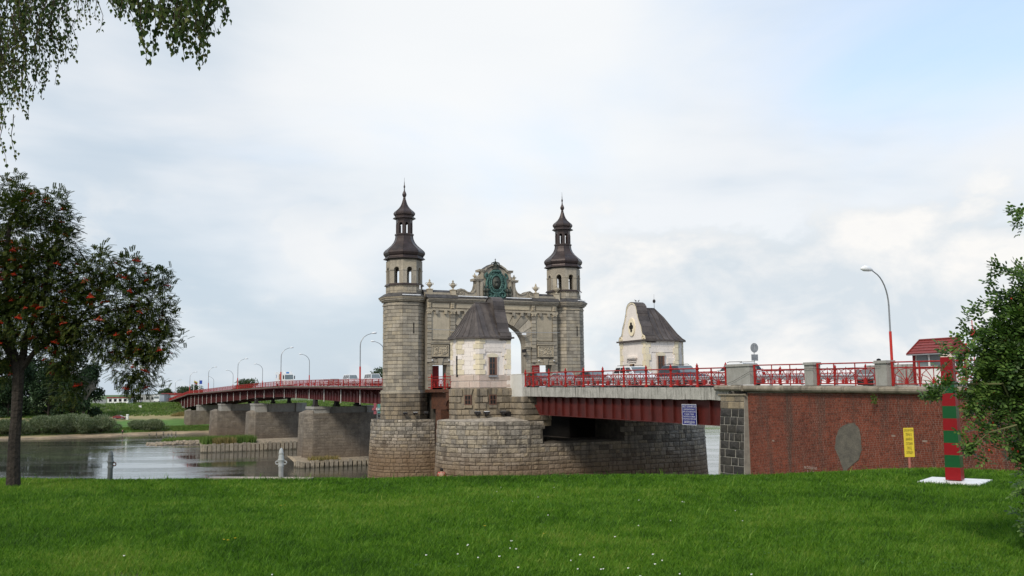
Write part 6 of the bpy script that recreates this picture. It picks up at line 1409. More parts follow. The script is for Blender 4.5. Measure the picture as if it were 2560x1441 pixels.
cbw=thing('slack_cable','thin black cable hanging along the first pillar and railing','cable',(-.2,49,13.6)); MB().tube([(-.2,51,13.55),(-.2,49.5,13.9),(-.2,47.8,14.5),(-.18,45,14.45),(-.2,42.9,14.55),(-.18,40,14.5),(-.2,37,14.55)],.012,4).build('wire',M['dark_iron'],cbw)
# ------------------------------------------------------------------ people: one skinned body each, clothes as thicker shells
def person(lab,loc,head,pose,top,trous,frame='w',skin='skin',hat=None):
    e=bpy.data.objects.new('person',None); COL.objects.link(e); e.location=loc; e.rotation_euler=(0,0,head); e['_org']=[0,0,0]; tag(e,lab,'person')
    if pose=='stand': J=dict(pel=(0,0,.95),ch=(.0,0,1.3),nk=(.0,0,1.47),hd=(.02,0,1.6),ht=(.02,0,1.72),sl=(0,.19,1.42),sr=(0,-.19,1.42),el=(-.02,.25,1.14),er=(-.02,-.25,1.14),wl=(.08,.25,.90),wr=(.08,-.25,.90),hl=(.12,.25,.80),hr=(.12,-.25,.80),pl=(0,.1,.92),pr=(0,-.1,.92),kl=(.02,.11,.5),kr=(.02,-.11,.5),al=(0,.12,.09),ar=(0,-.12,.09),tl=(.18,.13,.03),tr=(.18,-.13,.03))
    else: J=dict(pel=(0,0,.12),ch=(.04,0,.48),nk=(.07,0,.66),hd=(.1,0,.79),ht=(.1,0,.91),sl=(.05,.19,.61),sr=(.05,-.19,.61),el=(.2,.26,.38),er=(.2,-.26,.38),wl=(.38,.16,.42),wr=(.38,-.16,.42),hl=(.46,.12,.44),hr=(.46,-.12,.44),pl=(0,.1,.1),pr=(0,-.1,.1),kl=(.4,.14,.42),kr=(.4,-.14,.42),al=(.62,.13,.07),ar=(.62,-.13,.07),tl=(.78,.14,.03),tr=(.78,-.14,.03))
    R=dict(pel=.15,ch=.155,nk=.06,hd=.095,ht=.07,sl=.075,sr=.075,el=.048,er=.048,wl=.034,wr=.034,hl=.035,hr=.035,pl=.10,pr=.10,kl=.06,kr=.06,al=.042,ar=.042,tl=.035,tr=.035)
    def skinm(name,edges,mt,grow,root):
        names=[]; 
        for a,b in edges:
            for q in (a,b):
                if q not in names: names.append(q)
        me=bpy.data.meshes.new(name); me.from_pydata([J[q] for q in names],[(names.index(a),names.index(b)) for a,b in edges],[]); me.materials.append(M[mt])
        ob=bpy.data.objects.new(name,me); COL.objects.link(ob); ob.parent=e
        md=ob.modifiers.new('skin','SKIN'); sv=me.skin_vertices[0].data
        for i,q in enumerate(names): sv[i].radius=(R[q]*grow,R[q]*grow); sv[i].use_root=(q==root)
        ob.modifiers.new('sub','SUBSURF').levels=1; ob.modifiers['sub'].render_levels=1; return ob
    full=[('pel','ch'),('ch','nk'),('nk','hd'),('hd','ht'),('ch','sl'),('ch','sr'),('sl','el'),('sr','er'),('el','wl'),('er','wr'),('wl','hl'),('wr','hr'),('pel','pl'),('pel','pr'),('pl','kl'),('pr','kr'),('kl','al'),('kr','ar'),('al','tl'),('ar','tr')]
    skinm('body',full,skin,1.0,'pel')
    skinm('jacket',[('pel','ch'),('ch','sl'),('ch','sr'),('sl','el'),('sr','er'),('el','wl'),('er','wr')],top,1.22,'pel')
    skinm('trousers',[('pel','pl'),('pel','pr'),('pl','kl'),('pr','kr'),('kl','al'),('kr','ar')],trous,1.25,'pel')
    for s in ('l','r'): a=J['a'+s]; t2=J['t'+s]; MB().tube([(a[0]-.05,a[1],.045),((a[0]+t2[0])/2,t2[1],.05),(t2[0]+.04,t2[1],.035)],[.05,.055,.04],8).build('shoe',M['dark_iron'],e,local=True)
    hd=J['hd']; mb=MB()
    if hat: mb.lathe((hd[0],0,hd[2]+.05),[(.115,0),(.13,.02),(.12,.1),(.02,.14)],12); mb.box(hd[0]+.08,hd[0]+.22,-.09,.09,hd[2]+.045,hd[2]+.06); mb.build('cap',M[hat],e,local=True)
    else: mb.ball((hd[0]-.02,0,hd[2]+.035),.112,10,sz=1.1); mb.build('hair',M['hair_dark'],e,local=True)
    f=MB(); 
    for s in (-1,1): f.ball((hd[0]+.092,s*.033,hd[2]+.0),.013,6)
    f.build('eyes',M['hair_dark'],e,local=True); MB().ball((hd[0]+.105,0,hd[2]-.025),.018,6,sz=1.5).build('nose',M[skin],e,local=True)
    for s in (-1,1):
        MB().ball((hd[0],s*.098,hd[2]-.01),.022,6,sz=1.5).build('ear',M[skin],e,local=True)
        wv=J['h'+('l' if s>0 else 'r')]; h=MB()
        for q in range(4): h.tube([(wv[0],wv[1]+(q-1.5)*.016,wv[2]),(wv[0]+.03,wv[1]+(q-1.5)*.018,wv[2]-.05+.004*abs(q-1)),(wv[0]+.03,wv[1]+(q-1.5)*.018,wv[2]-.085+.006*abs(q-1))],.008,5)
        h.tube([(wv[0]+.01,wv[1]-s*.02,wv[2]+.02),(wv[0]+.05,wv[1]-s*.045,wv[2]-.02)],.009,5); h.build('fingers',M[skin],e,local=True)
    return e
sq=St(2199,930,4.5); X,Y=P(sq,4.5); person('person in black uniform and cap standing behind the pillar below the lamp',(X,Y,13.35),2.2,'stand','cloth_black','cloth_black',hat='cloth_black')
v_=at(1103,1186,60.0); person('person in a red jacket sitting below the lawn edge in front of the pier',(v_.x,60.0,at(1103,1180,60.0).z-.70),1.4,'sit','cloth_red','cloth_blue')
aX,aY=place(307,3.5); person('dark-clothed angler standing at the water edge of the far sandy bank',(aX,aY,.3),-1.5,'stand','cloth_black','cloth_black')
# ------------------------------------------------------------------ near lawn things
bpz=zl(at(2388,1205,16.1).x,16.1)
Dp=16.1; c_=at(2388,1205,Dp)
bp=thing('border_post','tall square border post with red and green stripes on a white slab','border post',(c_.x,Dp,bpz),frame='w',rz=math.radians(45+7))
w0,w1=.126,.098; zs=[0,.355,.60,.825,1.03,1.22,1.42,1.62,1.86,2.01,2.12]
HT=at(2380,893,Dp).z-bpz-.09; cuts=[0,.235,.435,.66,.845,1.06,1.24,1.48,1.75,HT] 
ys=[(1195,1168),(1168,1137),(1137,1107),(1107,1076),(1076,1046),(1046,1015),(1015,983),(983,953),(953,893)]
for k,(ya,yb) in enumerate(ys):
    za_=at(2388,ya,Dp).z-bpz; zb_=at(2388,yb,Dp).z-bpz
    if k==0: za_=.09
    f=lambda z_:w0+(w1-w0)*(z_/HT)
    a,b=f(za_),f(zb_); mb=MB(); mb.add([(-a,-a,za_),(a,-a,za_),(a,a,za_),(-a,a,za_),(-b,-b,zb_),(b,-b,zb_),(b,b,zb_),(-b,b,zb_)],[(0,3,2,1),(4,5,6,7),(0,1,5,4),(1,2,6,5),(2,3,7,6),(3,0,4,7)]); mb.build('red_stripe' if k%2==0 else 'green_stripe',M['post_red' if k%2==0 else 'post_green'],bp,local=True)
zt_=at(2388,893,Dp).z-bpz; a=f(zt_)
MB().add([(-a,-a,zt_),(a,-a,zt_),(a,a,zt_),(-a,a,zt_),(0,0,zt_+.12)],[(0,1,4),(1,2,4),(2,3,4),(3,0,4)]).build('pyramid_cap',M['pink_stone'],bp,local=True)
MB().box(-.49,.49,-.49,.49,-.1,.075).build('base_slab',M['white_paint'],bp,local=True)
ysn=at(2273,1110,39.0)
yz=7.6
ysg=thing('yellow_sign','yellow warning board with black Russian text on a rusty pole by the brick wall','sign',(ysn.x,39.0,yz),frame='w',rz=0.16)
zt0,zt1=at(2273,1070,39.).z-yz,at(2273,1143,39.).z-yz
MB().tube([(0,.05,-1.5),(0,.05,zt1+.2)],.05,8).build('pole',M['pole_rust'],ysg,local=True); wB=.225
MB().box(-wB,wB,-.0,.02,zt1,zt0).build('board',M['sign_yellow'],ysg,local=True)
hh=(zt0-zt1)
text_part('lettering',[('ОПАСНАЯ ЗОНА',.105,.42,zt0-.155),('ПРИЧАЛ В',.12,.26,zt0-.155-.185),('АВАРИЙНОМ',.11,.30,zt0-.155-.37),('СОСТОЯНИИ',.11,.30,zt0-.155-.555),('ПРОХОД',.11,.2,zt0-.155-.74),('ЗАПРЕЩЕН!',.12,.30,zt0-.155-.92)],ysg,M['ink_black'],lambda u,z,d:(u+ysg['_org'][0],-d+ysg['_org'][1],z+ysg['_org'][2]),1,0)
def bollard(px,ytop,ybot,D,lab,ears,tone):
    v_=at(px,ybot,D); z0=v_.z-.25; k=(at(px,ytop,D).z-z0)/1.0
    e=thing('bollard',lab,'bollard',(v_.x,D,z0),'grey metal bollards on the lawn edge','w')
    r_=.043
    mb=MB(); mb.lathe((v_.x,D,z0),[(r_*1.08,0),(r_,.56*k),(r_*1.25,.585*k),(r_*1.25,.6*k),(r_*1.05,.63*k),(r_*1.1,.70*k),(r_*1.42,.72*k),(r_*1.42,.735*k),(r_*1.1,.755*k),(r_*1.2,.775*k),(r_*1.05,.79*k),(r_*1.2,.81*k),(r_*.95,.83*k),(r_*.95,.86*k),(r_*1.2,.88*k),(r_*.9,.90*k),(r_*.8,.95*k),(r_*.45,.985*k),(r_*.05,1.0*k)],16); mb.build('shaft',M[tone],e,smooth=True)
    for s in ears:
        mb=MB(); mb.tube([(v_.x+s*(r_*.9+.035*(1+math.cos(a))*.9),D,z0+.665*k+.03*math.sin(a)) for a in np.linspace(0,2*math.pi,9)],.011,5); mb.build('chain_ring',M['rust' if len(ears)<2 else tone],e)
mat('bollard_paint',(0.42,0.43,0.42),(0.33,0.335,0.33),rough=.6,scale=12,fine=.12); mat('bollard_dull',(0.19,0.20,0.20),(0.14,0.15,0.15),rough=.65,scale=12,fine=.15)
bollard(275,1127,1194,16.9,'dull grey bollard with one rusty ring, left one at the water side',(1,),'bollard_dull')
bollard(702,1120,1196,17.0,'light grey domed bollard with two eye lugs, right of the other bollard',(-1,1),'bollard_paint')
a_,b_=at(519,1197,16.95),at(776,1199,16.75); kz=thing('kerb_strip','low pinkish concrete kerb along the lawn edge beneath the right bollard','kerb',(a_.x,a_.y,a_.z),frame='w')
MB().add([(a_.x,a_.y,a_.z-.3),(b_.x,b_.y,b_.z-.3),(b_.x,b_.y+.3,b_.z-.3),(a_.x,a_.y+.3,a_.z-.3),(a_.x,a_.y,a_.z+.012),(b_.x,b_.y,b_.z+.012),(b_.x,b_.y+.3,b_.z+.012),(a_.x,a_.y+.3,a_.z+.012)],[(4,5,6,7),(0,1,5,4),(1,2,6,5),(2,3,7,6),(3,0,4,7)]).build('kerb',M['pink_stone'],kz)
# boxes hanging by the portal pier
for px,py,w_,h_,D_s,nm,lab,mt in ((938,1022,.35,1.5,122.5,'gauge_board','pink vertical board hanging beside the portal pier','pink_paint'),(948,1022,.35,1.2,118.5,'gauge_board','turquoise vertical board above the ladder at the portal pier','teal_paint')):
    t_=Tt(px,py,D_s); X,Y=P(D_s,t_); z_=at(px,py,Y).z; e=thing(nm,lab,'board',(t_,D_s,z_-h_/2)); MB().box(t_-w_/2,t_+w_/2,D_s,D_s+.1,z_-h_/2,z_+h_/2).build('panel',M[mt],e)
    MB().box(t_-w_/2-.25,t_+.05,D_s-.1,D_s,z_-.2,z_+.1).build('bracket',M[mt if mt!='teal_paint' else 'lamp_head'],e)
t_=Tt(949,1040,114.5); z_=ZA; ld=thing('steel_ladder','short grey steel ladder with guard rails on the left edge of the portal pier','ladder',(t_,114.5,z_))
mb=MB(); 
for e in (-.32,.32): mb.tube([(t_+e,114.5,z_-.2),(t_+e,114.5,z_+1.5)],.04,5)
for k in range(4): mb.tube([(t_-.32,114.5,z_+.1+k*.4),(t_+.32,114.5,z_+.1+k*.4)],.025,5)
mb.build('frame',M['galv'],ld)
# ------------------------------------------------------------------ vegetation helpers (numpy)
def quads(C_,A,B_):
    """leaf-shaped quads: centre, half axes a (long), b (wide) -> verts, faces (kite shaped)"""
    n=len(C_); V=np.stack([C_-A,C_+B_*.9-A*.1,C_+A,C_-B_*.9-A*.1],1).reshape(-1,3); Fq=np.arange(n*4).reshape(n,4); return V,Fq
def unit(v): return v/np.maximum(np.linalg.norm(v,axis=1,keepdims=True),1e-6)
def rndu(n): return unit(RNG.normal(size=(n,3)))
def ballpts(n,c,r,shell=.55):
    d=rndu(n); q=RNG.uniform(shell**3,1,n)**(1/3); return np.array(c)+d*q[:,None]*np.array(r), d
def clump_tree(lab,name,cat,X,Y,zb,h,w,mt,n=3500,leaf=.45,group=None,seed=0,trunk='bark_dark',lobes=9,low=.2):
    e=thing(name,lab,cat,(X,Y,zb),group,'w'); r_=np.random.default_rng(seed)
    mb=MB(); mb.tube([(X,Y,zb-.5),(X+.1,Y,zb+h*.35),(X,Y,zb+h*.7)],[w*.035+.08,w*.025+.06,.05],7)
    cs=[]
    for k in range(lobes):
        a=r_.uniform(0,6.28); hh=r_.uniform(low+.1,.88); rr_=w*.5*math.sin(min(1,(1-hh)*1.5+.25)*math.pi/2)*r_.uniform(.45,.85); cs.append((X+rr_*math.cos(a),Y+rr_*math.sin(a),zb+h*hh,w*r_.uniform(.17,.27)))
        mb.tube([(X,Y,zb+h*hh*.5),((X+cs[-1][0])/2,(Y+cs[-1][1])/2,zb+h*(hh*.8)),(cs[-1][0],cs[-1][1],cs[-1][2])],[.12,.08,.03],4,cap=False)
    cs.append((X,Y,zb+h*.86,w*.2)); cs.append((X,Y,zb+h*.5,w*.32))
    mb.build('trunk',M[trunk],e)
    P_=[];
    for (x,y,z_,q) in cs:
        p,d=ballpts(int(n/len(cs)),(x,y,z_),(q,q,q*.85*h/w if h<w*1.6 else q*1.1),.4); P_.append(p)
    P_=np.concatenate(P_); P_+=r_.normal(size=P_.shape)*leaf*.5; m_=len(P_)
    A=rndu(m_)*leaf*r_.uniform(.5,1,m_)[:,None]; B_=unit(np.cross(A,rndu(m_)))*leaf*.5
    V,Fq=quads(P_,A,B_); npmesh('crown',V,Fq,M[mt],e); return e
# woods on the left far bank: individual dark trees
wood=[(-10,24,'leftmost'),(22,25,''),(55,23,''),(90,26,''),(122,24,''),(150,25,''),(182,27,''),(222,21,'')]
rgw=random.Random(12)
adj=['broad dark green tree at the left frame edge behind the willows','dark green tree right of the one at the frame edge, behind the rowan trunk','rounded dark tree behind the rowan trunk, left part of the wood','tall dark tree just right of the rowan trunk','dense dark tree in the wood, fifth from the left','dark tree in the middle of the wood, under the rowan branches','tallest dark tree of the wood left of the bare tree','dark tree standing close behind the bare tree','dark tree right of the bare tree above the grey fence','dark tree behind the left end of the fence','dark tree above the white building with the red roof edge','lower dark tree behind the border post buildings','smallest dark tree at the right end of the wood']
for k,(px,h,_) in enumerate(wood):
    D=345+rgw.uniform(-12,18); v_=at(px,1000,D); zb=zfar(v_.x,D)-.3
    if zb>7: zb=7
    clump_tree(adj[k],'leafy_tree','tree',v_.x,D,3.5,h*rgw.uniform(.92,1.05),rgw.uniform(10.5,14),'leaf_wood',5200,.62,'dark trees of the wood on the far bank',seed=k+20,lobes=12,low=.0)
for k,(px,D,yt,w_,lab) in enumerate(((462,470,968,11,'green tree on the skyline left of the flagpoles'),(486,470,963,10,'rounder green tree on the skyline behind the flagpoles'),(624,450,948,15,'small wide tree peeking over the main bridge railing'),(612,455,956,8,'low bushy tree left of the wide tree above the bridge railing'),(945,400,922,13,'green tree top behind the white minibuses beside the tower'),(418,480,972,8,'small tree above the red canopy at the far bridge end'))):
    v_=at(px,yt,D); h=v_.z-9.0; clump_tree(lab,'leafy_tree','tree',v_.x,D,9.0,h,w_,'leaf_pale_wood',2200,.5,'trees on the skyline behind the main bridge',seed=k+50,lobes=8)
# bare tree
v_=at(209,1010,335); e=thing('bare_tree','leafless grey tree standing out against the dark wood','tree',(v_.x,335,7.5),frame='w'); mb=MB(); rg=random.Random(6)
def bare(p,d,l,r_,k):
    q=p+d*l; mb.tube([p,(p+q)/2+Vector((rg.uniform(-.1,.1)*l,0,0)),q],[r_,r_*.8,r_*.6],5,cap=False)
    if k==0: return
    for _ in range(3 if k>2 else 3):
        n_=(d+Vector((rg.uniform(-.75,.75),rg.uniform(-.75,.75),rg.uniform(.0,.5)))).normalized(); bare(p+d*l*rg.uniform(.45,1),n_,l*rg.uniform(.55,.78),r_*.55,k-1)
bare(Vector((v_.x,335,6.5)),Vector((.02,0,1)),6.5,.55,5); mb.build('branches',M['bark_grey'],e)
# willows along the water
wl=[(10,1060,13),(48,1058,13),(98,1056,14),(140,1054,14),(182,1052,15),(222,1050,14),(256,1056,13),(378,1062,13)]
wlab=['willow bush at the left frame edge above the sandy shore','willow bush left of the rowan trunk','silvery willow bush just right of the rowan trunk','rounded willow bush in the left half of the row','tallest willow bush in the middle of the row','bushy willow in the right half of the row','last willow bush of the row beside the green meadow path','separate rounded willow bush on the meadow near the bridge piers']
for k,(px,py,w_) in enumerate(wl):
    X,Y=place(px,11 if k<7 else 13)
    e=thing('willow_bush',wlab[k],'bush',(X,Y,.6),'willow bushes on the far bank','w'); h=(5.6,5.4,6.4,6.6,6.9,6.7,5.6,4.6)[k]
    if k==7: w_=15
    mb=MB(); rg=random.Random(k)
    for _ in range(9): a=rg.uniform(0,6.28); mb.tube([(X,Y,.2),(X+math.cos(a)*w_*.2,Y+math.sin(a)*2.5,h*.6)],[.12,.04],4)
    mb.build('stems',M['twig'],e)
    n=11000; cs=[(X+rg.uniform(-.36,.36)*w_,Y+rg.uniform(-2.5,2.5),.8+h*rg.uniform(.28,.62),w_*rg.uniform(.14,.22),h*rg.uniform(.2,.36)) for _ in range(13)]+[(X,Y,h*.42,w_*.44,h*.42)]
    P_=[];D_=[]
    for (x,y,z_,q,qz) in cs: p,d=ballpts(n//14,(x,y,z_+.3),(q,min(q,3.2),qz),.72); P_.append(p);D_.append(d)
    P_=np.concatenate(P_);D_=np.concatenate(D_); P_[:,2]=np.maximum(P_[:,2],.5); m_=len(P_); A=unit(D_*.6+np.array([0,0,.8])+RNG.normal(size=(m_,3))*.45)*RNG.uniform(.16,.42,m_)[:,None]; B_=unit(np.cross(A,rndu(m_)))*.075
    V,Fq=quads(P_,A,B_); npmesh('crown',V,Fq,M['leaf_willow'],e)
# tufts of reeds and grass on banks and islands (uncountable)
def tufts(name,pts,h,w_,mt,lab=None,per=14,spread=.25):
    P_=np.repeat(np.array(pts),per,0); n=len(P_); P_=P_+RNG.normal(size=(n,3))*np.array([spread,spread,0]); up=np.zeros((n,3)); up[:,2]=1
    d=unit(up+RNG.normal(size=(n,3))*.28); L_=h*RNG.uniform(.5,1.15,n)[:,None]; side=unit(np.cross(d,rndu(n)))*w_
    V=np.stack([P_-side,P_+side,P_+d*L_],1).reshape(-1,3); o=npmesh(name,V,np.arange(n*3).reshape(n,3),M[mt],kind='stuff'); 
    if lab: o['label']=lab
    return o
g1=[];g2=[];g3=[]
for _ in range(2600):
    X=RNG.uniform(-175,-50); d=RNG.uniform(9,20); g1.append((X,ysh(X)+d,zfar(X,ysh(X)+d)))
for _ in range(1500): X=RNG.uniform(-130,-85); d=RNG.uniform(55,66); g2.append((X,ysh(X)+d,zfar(X,ysh(X)+d)))
tufts('shore_grass',g1,.55,.14,'bank_grass','fresh green grass along the far shore')
g7=[]
for _ in range(5000):
    X=RNG.uniform(-190,-40); d=RNG.uniform(60,110); g7.append((X,ysh(X)+d,zfar(X,ysh(X)+d)))
tufts('embankment_grass',g7,.7,.22,'bank_grass','rough grass and weeds on the far embankment slope',6,.5); tufts('dry_grass',g2,1.0,.14,'dry_grass','yellow dry grass belt on the far meadow')
for _ in range(420):
    t_=RNG.uniform(-12.8,-1.5); s_=RNG.uniform(222.5,226.5); X,Y=P(s_,t_); g3.append((X,Y,1.75))
tufts('pile_grass',g3,1.9,.10,'bank_grass','tall green grass growing on the pile wall island',12,.3)
g4=[]
for _ in range(120): t_=RNG.uniform(-10.5,-6.2); X,Y=P(RNG.uniform(221.8,223),t_); g4.append((X,Y,1.7))
tufts('straw_grass',g4,1.7,.09,'dry_grass','straw coloured grass on the pile wall island',12,.25)
g5=[]
for _ in range(500): t_=RNG.uniform(-17,0); s_=RNG.uniform(266,276); X,Y=P(s_,t_); g5.append((X,Y,.3))
tufts('island_grass',g5,1.0,.14,'bank_grass','low green grass on the gravel bank by the piers',12,.4)
g6=[]
for _ in range(60): t_=RNG.uniform(-1,4); X,Y=P(RNG.uniform(166.8,169.5),t_); g6.append((X,Y,1.2))
tufts('pier_weeds',g6,.8,.07,'dry_grass','rusty weeds at the foot of the largest pier',8,.3)
# hanging weed under the cornice
s_=St(2183,985,-.3); X,Y=P(s_,-.3); e=thing('wall_plant','small green plant sprouting under the stone cornice','plant',(X,Y,12.8),frame='w'); p,d=ballpts(90,(X,Y-.05,12.75),(.18,.12,.32),.2); m_=len(p); V,Fq=quads(p,unit(d+np.array([0,0,-.5]))*.06,rndu(m_)*.035); npmesh('leaves',V,Fq,M['weed'],e)
# ------------------------------------------------------------------ far bank buildings and cars
def bldg(name,lab,cat,px0,px1,y0,y1,D,dep,mt,roofm=None,win=0,rh=.35):
    a,b=at(px0,y1,D),at(px1,y1,D); zt,zb=at(px0,y0,D).z,a.z-.4; e=thing(name,lab,cat,((a.x+b.x)/2,D,zb),frame='w')
    MB().box(a.x,b.x,D,D+dep,zb,zt).build('wall',M[mt],e)
    if roofm: MB().box(a.x-.25,b.x+.25,D-.25,D+dep+.25,zt,zt+rh).build('roof',M[roofm],e)
    for k in range(win):
        x=a.x+(b.x-a.x)*(k+.6)/(win+.2); w_=MB().box(x-.6,x+.6,D-.03,D,zb+1.1,zb+2.3).build('window',M['glass_dark'],e); MB().box(x-.68,x+.68,D-.06,D-.032,zb+2.3,zb+2.38).build('window_frame',M['wall_grey'],w_)
    return e
bldg('white_hut','long low white hut with a red roof edge on the far embankment','hut',268,320,996,1009,405,8,'white_paint','roof_red',4,.45)
bldg('customs_building','pale grey customs building row behind the parked vehicles','building',334,402,988,1004,440,10,'wall_grey','steel_grey',5)
bldg('customs_canopy','building with wide red canopy roof at the far bridge end','building',404,452,988,1006,450,12,'wall_grey','roof_red',3,.9)
v_=at(232,1002,402); v2=at(266,1002,402); fe=thing('wire_fence','grey panel fence left of the white hut on the embankment','fence',(v_.x,402,9),frame='w'); mb=MB()
for k in range(12): 
    x=v_.x+(v2.x-v_.x)*k/12; MB().box(x+.04,x+(v2.x-v_.x)/12-.04,402,402.05,9.1,11.0).build('panel',M['galv'],fe); MB().box(x-.05,x+.05,401.95,402.1,9,11.2).build('post',M['steel_grey'],fe)
v_=at(391,1000,425); e=thing('white_truck','white truck seen from the front at the far customs yard','truck',(v_.x,425,9.3),frame='w'); MB().box(v_.x-1.3,v_.x+1.3,425,431,9.9,12.6).build('cab',M['white_car'],e); MB().box(v_.x-1.1,v_.x+1.1,424.97,425,11.1,12.1).build('windscreen',M['glass_sky'],e)
for s in (-1,1): MB().tube([(v_.x+s*.9,425.6,9.8),(v_.x+s*1.25,425.6,9.8)],.5,10).build('wheel',M['tyre'],e)
v_=at(341,1002,412); vehicle('suv','white car parked on the far embankment right of the white hut','car',0,0,'white_car',world=(v_.x,412,9.45),rz=math.radians(180))
X,Y=place(299,50); vehicle('sedan','small dark red car parked on the far meadow beside the white post','car',0,0,'maroon_car',world=(X,Y,zfar(X,Y)+.05),rz=math.radians(-8))
X,Y=place(318,48); z_=zfar(X,Y); e=thing('marker_post','white striped river marker post on the far meadow','marker post',(X,Y,z_),frame='w')
for k in range(4): MB().box(X-.4,X+.4,Y-.3,Y+.3,z_+k*.5,z_+k*.5+.36).build('white_segment',M['white_paint'],e)
MB().box(X-.25,X+.25,Y-.2,Y+.2,z_-.3,z_+1.95).build('core',M['steel_grey'],e)
v_=at(350,1019,375); X=v_.x; z_=v_.z; e=thing('white_board','small white square board on the far embankment slope','board',(X,375,z_-1.5),frame='w'); MB().box(X-.55,X+.55,375,375.1,z_-.75,z_+.75).build('panel',M['white_paint'],e); MB().tube([(X,375.1,z_-3),(X,375.1,z_)],.06,5).build('post',M['galv'],e)
for px,yt,nm,lab in ((485,951,'f1','white flagpole with a striped yellow green red flag'),(498,951,'f2','white flagpole with a dark blue flag')):
    D=455; v_=at(px,yt,D); X=v_.x; zt=v_.z; e=thing('flagpole',lab,'flagpole',(X,D,9),frame='w'); MB().tube([(X,D,9),(X,D,zt+.3)],.16,6).build('pole',M['white_paint'],e)
    if nm=='f1':
        for k,mt in enumerate(('flag_yellow','flag_green','flag_red')): MB().add([(X+.1,D,zt-.2-k*.45),(X+1.7,D+.3,zt-.9-k*.45),(X+1.7,D+.3,zt-1.35-k*.45),(X+.1,D,zt-.65-k*.45)],[(0,1,2,3)]).add([(X+.1,D+.04,zt-.2-k*.45),(X+1.7,D+.34,zt-.9-k*.45),(X+1.7,D+.34,zt-1.35-k*.45),(X+.1,D+.04,zt-.65-k*.45)],[(3,2,1,0)]).build('flag_stripe',M[mt],e)
    else: MB().box(X+.1,X+1.5,D,D+.05,zt-1.9,zt-.1).build('flag',M['flag_blue'],e)
# stakes in the shallow water by the shore
for k,(px,py) in enumerate(((374,1080),(392,1078),(409,1080),(421,1082),(430,1081),(440,1080))):
    X,Y=place(px,-1-k*.6); e=thing('old_stake',('leftmost of the short pale stakes in the shallows off the far shore','second pale stake from the left in the shallows','third pale stake from the left in the shallows','fourth pale stake from the left in the far shallows','pale stake second nearest to the stone pier nose','rightmost pale stake in the shallows before the small bridge pier')[k],'stake',(X,Y,-.2),'row of old stakes at the far shore','w'); MB().lathe((X,Y,-.6),[(.22,0),(.2,1.1+.25*(k%3)),(.08,1.25+.25*(k%3))],6).build('stake',M['concrete_pile'],e)
# ------------------------------------------------------------------ rowan tree on the lawn edge
D=15.6
rb=at(33,1197,D); rz0=zl(rb.x,D)
row=thing('rowan_tree','rowan tree with clusters of red berries at the left lawn edge','tree',(rb.x,D,rz0),frame='w')
def px3(px,py,dy=0): v_=at(px,py,D); return Vector((v_.x,D+dy,v_.z))
mb=MB()
mb.tube([px3(33,1240),px3(34,1150),px3(36,1100),px3(41,1040),px3(44,980),px3(46,930),px3(45,905)],[.12,.10,.093,.088,.088,.092,.09],10)
br=[([(44,930),(35,890),(22,850),(15,800),(18,730),(30,650),(45,560),(55,480)],.085),([(46,925),(58,890),(72,850),(88,790),(110,720),(135,640),(160,560)],.07),([(48,930),(68,905),(95,880),(130,858),(180,820),(240,790),(320,770)],.06),
    ([(40,920),(20,880),(-10,850),(-60,820),(-100,780)],.06),([(180,820),(230,760),(260,700),(300,680)],.03),([(240,790),(300,830),(350,880),(370,940)],.03),([(130,858),(170,900),(190,950)],.025),([(320,770),(370,760),(410,790)],.025),([(88,790),(60,720),(50,640)],.03),([(110,720),(170,690),(230,670)],.03),([(-10,850),(0,920),(10,960)],.025),([(22,850),(60,770),(100,700)],.03)]
rg=random.Random(3); tipsrc=[]
for pts,r_ in br:
    q=[px3(x,y,rg.uniform(-.25,.25)*(i>1)) for i,(x,y) in enumerate(pts)]; mb.tube(q,[r_*(1-.75*i/(len(q)-1)) for i in range(len(q))],6,cap=False)
    for i in range(2,len(q)):
        for _ in range(4):
            p=q[i-1].lerp(q[i],rg.random()); d=Vector((rg.uniform(-1,1),rg.uniform(-1.2,1.2),rg.uniform(-.2,1))).normalized()*rg.uniform(.25,.6); mb.tube([p,p+d*.5+Vector((0,0,.03)),p+d],[.014,.01,.005],4,cap=False)
mb.build('trunk',M['bark_dark'],row)
# lobes (picture-space measurements turned into real sizes at the tree's distance)
lob=[(55,600,85,130),(25,700,90,110),(105,700,95,110),(60,800,120,70),(150,770,75,90),(215,800,80,85),(215,700,55,55),(250,665,45,45),(300,760,75,90),(320,690,50,50),(345,830,75,75),(370,765,55,75),(390,860,45,55),(335,910,60,65),(345,960,40,40),(160,890,45,60),(170,960,38,60),(140,840,70,55),(15,870,35,60),(8,930,25,35),(70,520,45,50),(40,480,28,38),(25,540,40,50),(130,530,38,50),(165,560,25,45),(155,620,45,60),(-40,700,90,130),(-50,830,70,80),(395,700,28,35),(415,800,22,45),(270,860,60,50)]
leafC=[];leafD=[]; berr=[]
sc_=D/F
for (x,y,rx_,ry_) in lob:
    c=px3(x,y); n=int(rx_*ry_*.165); dep=max(rx_,ry_)*1.1
    p,d=ballpts(n,c,(rx_*sc_,dep*sc_*1.0,ry_*sc_),.35); leafC.append(p);leafD.append(d)
    for _ in range(max(1,int(rx_*ry_/420))):
        q,dd=ballpts(1,c,(rx_*sc_*.93,dep*sc_*.95,ry_*sc_*.93),.9)
        if dd[0][1]<.45: berr.append(q[0])
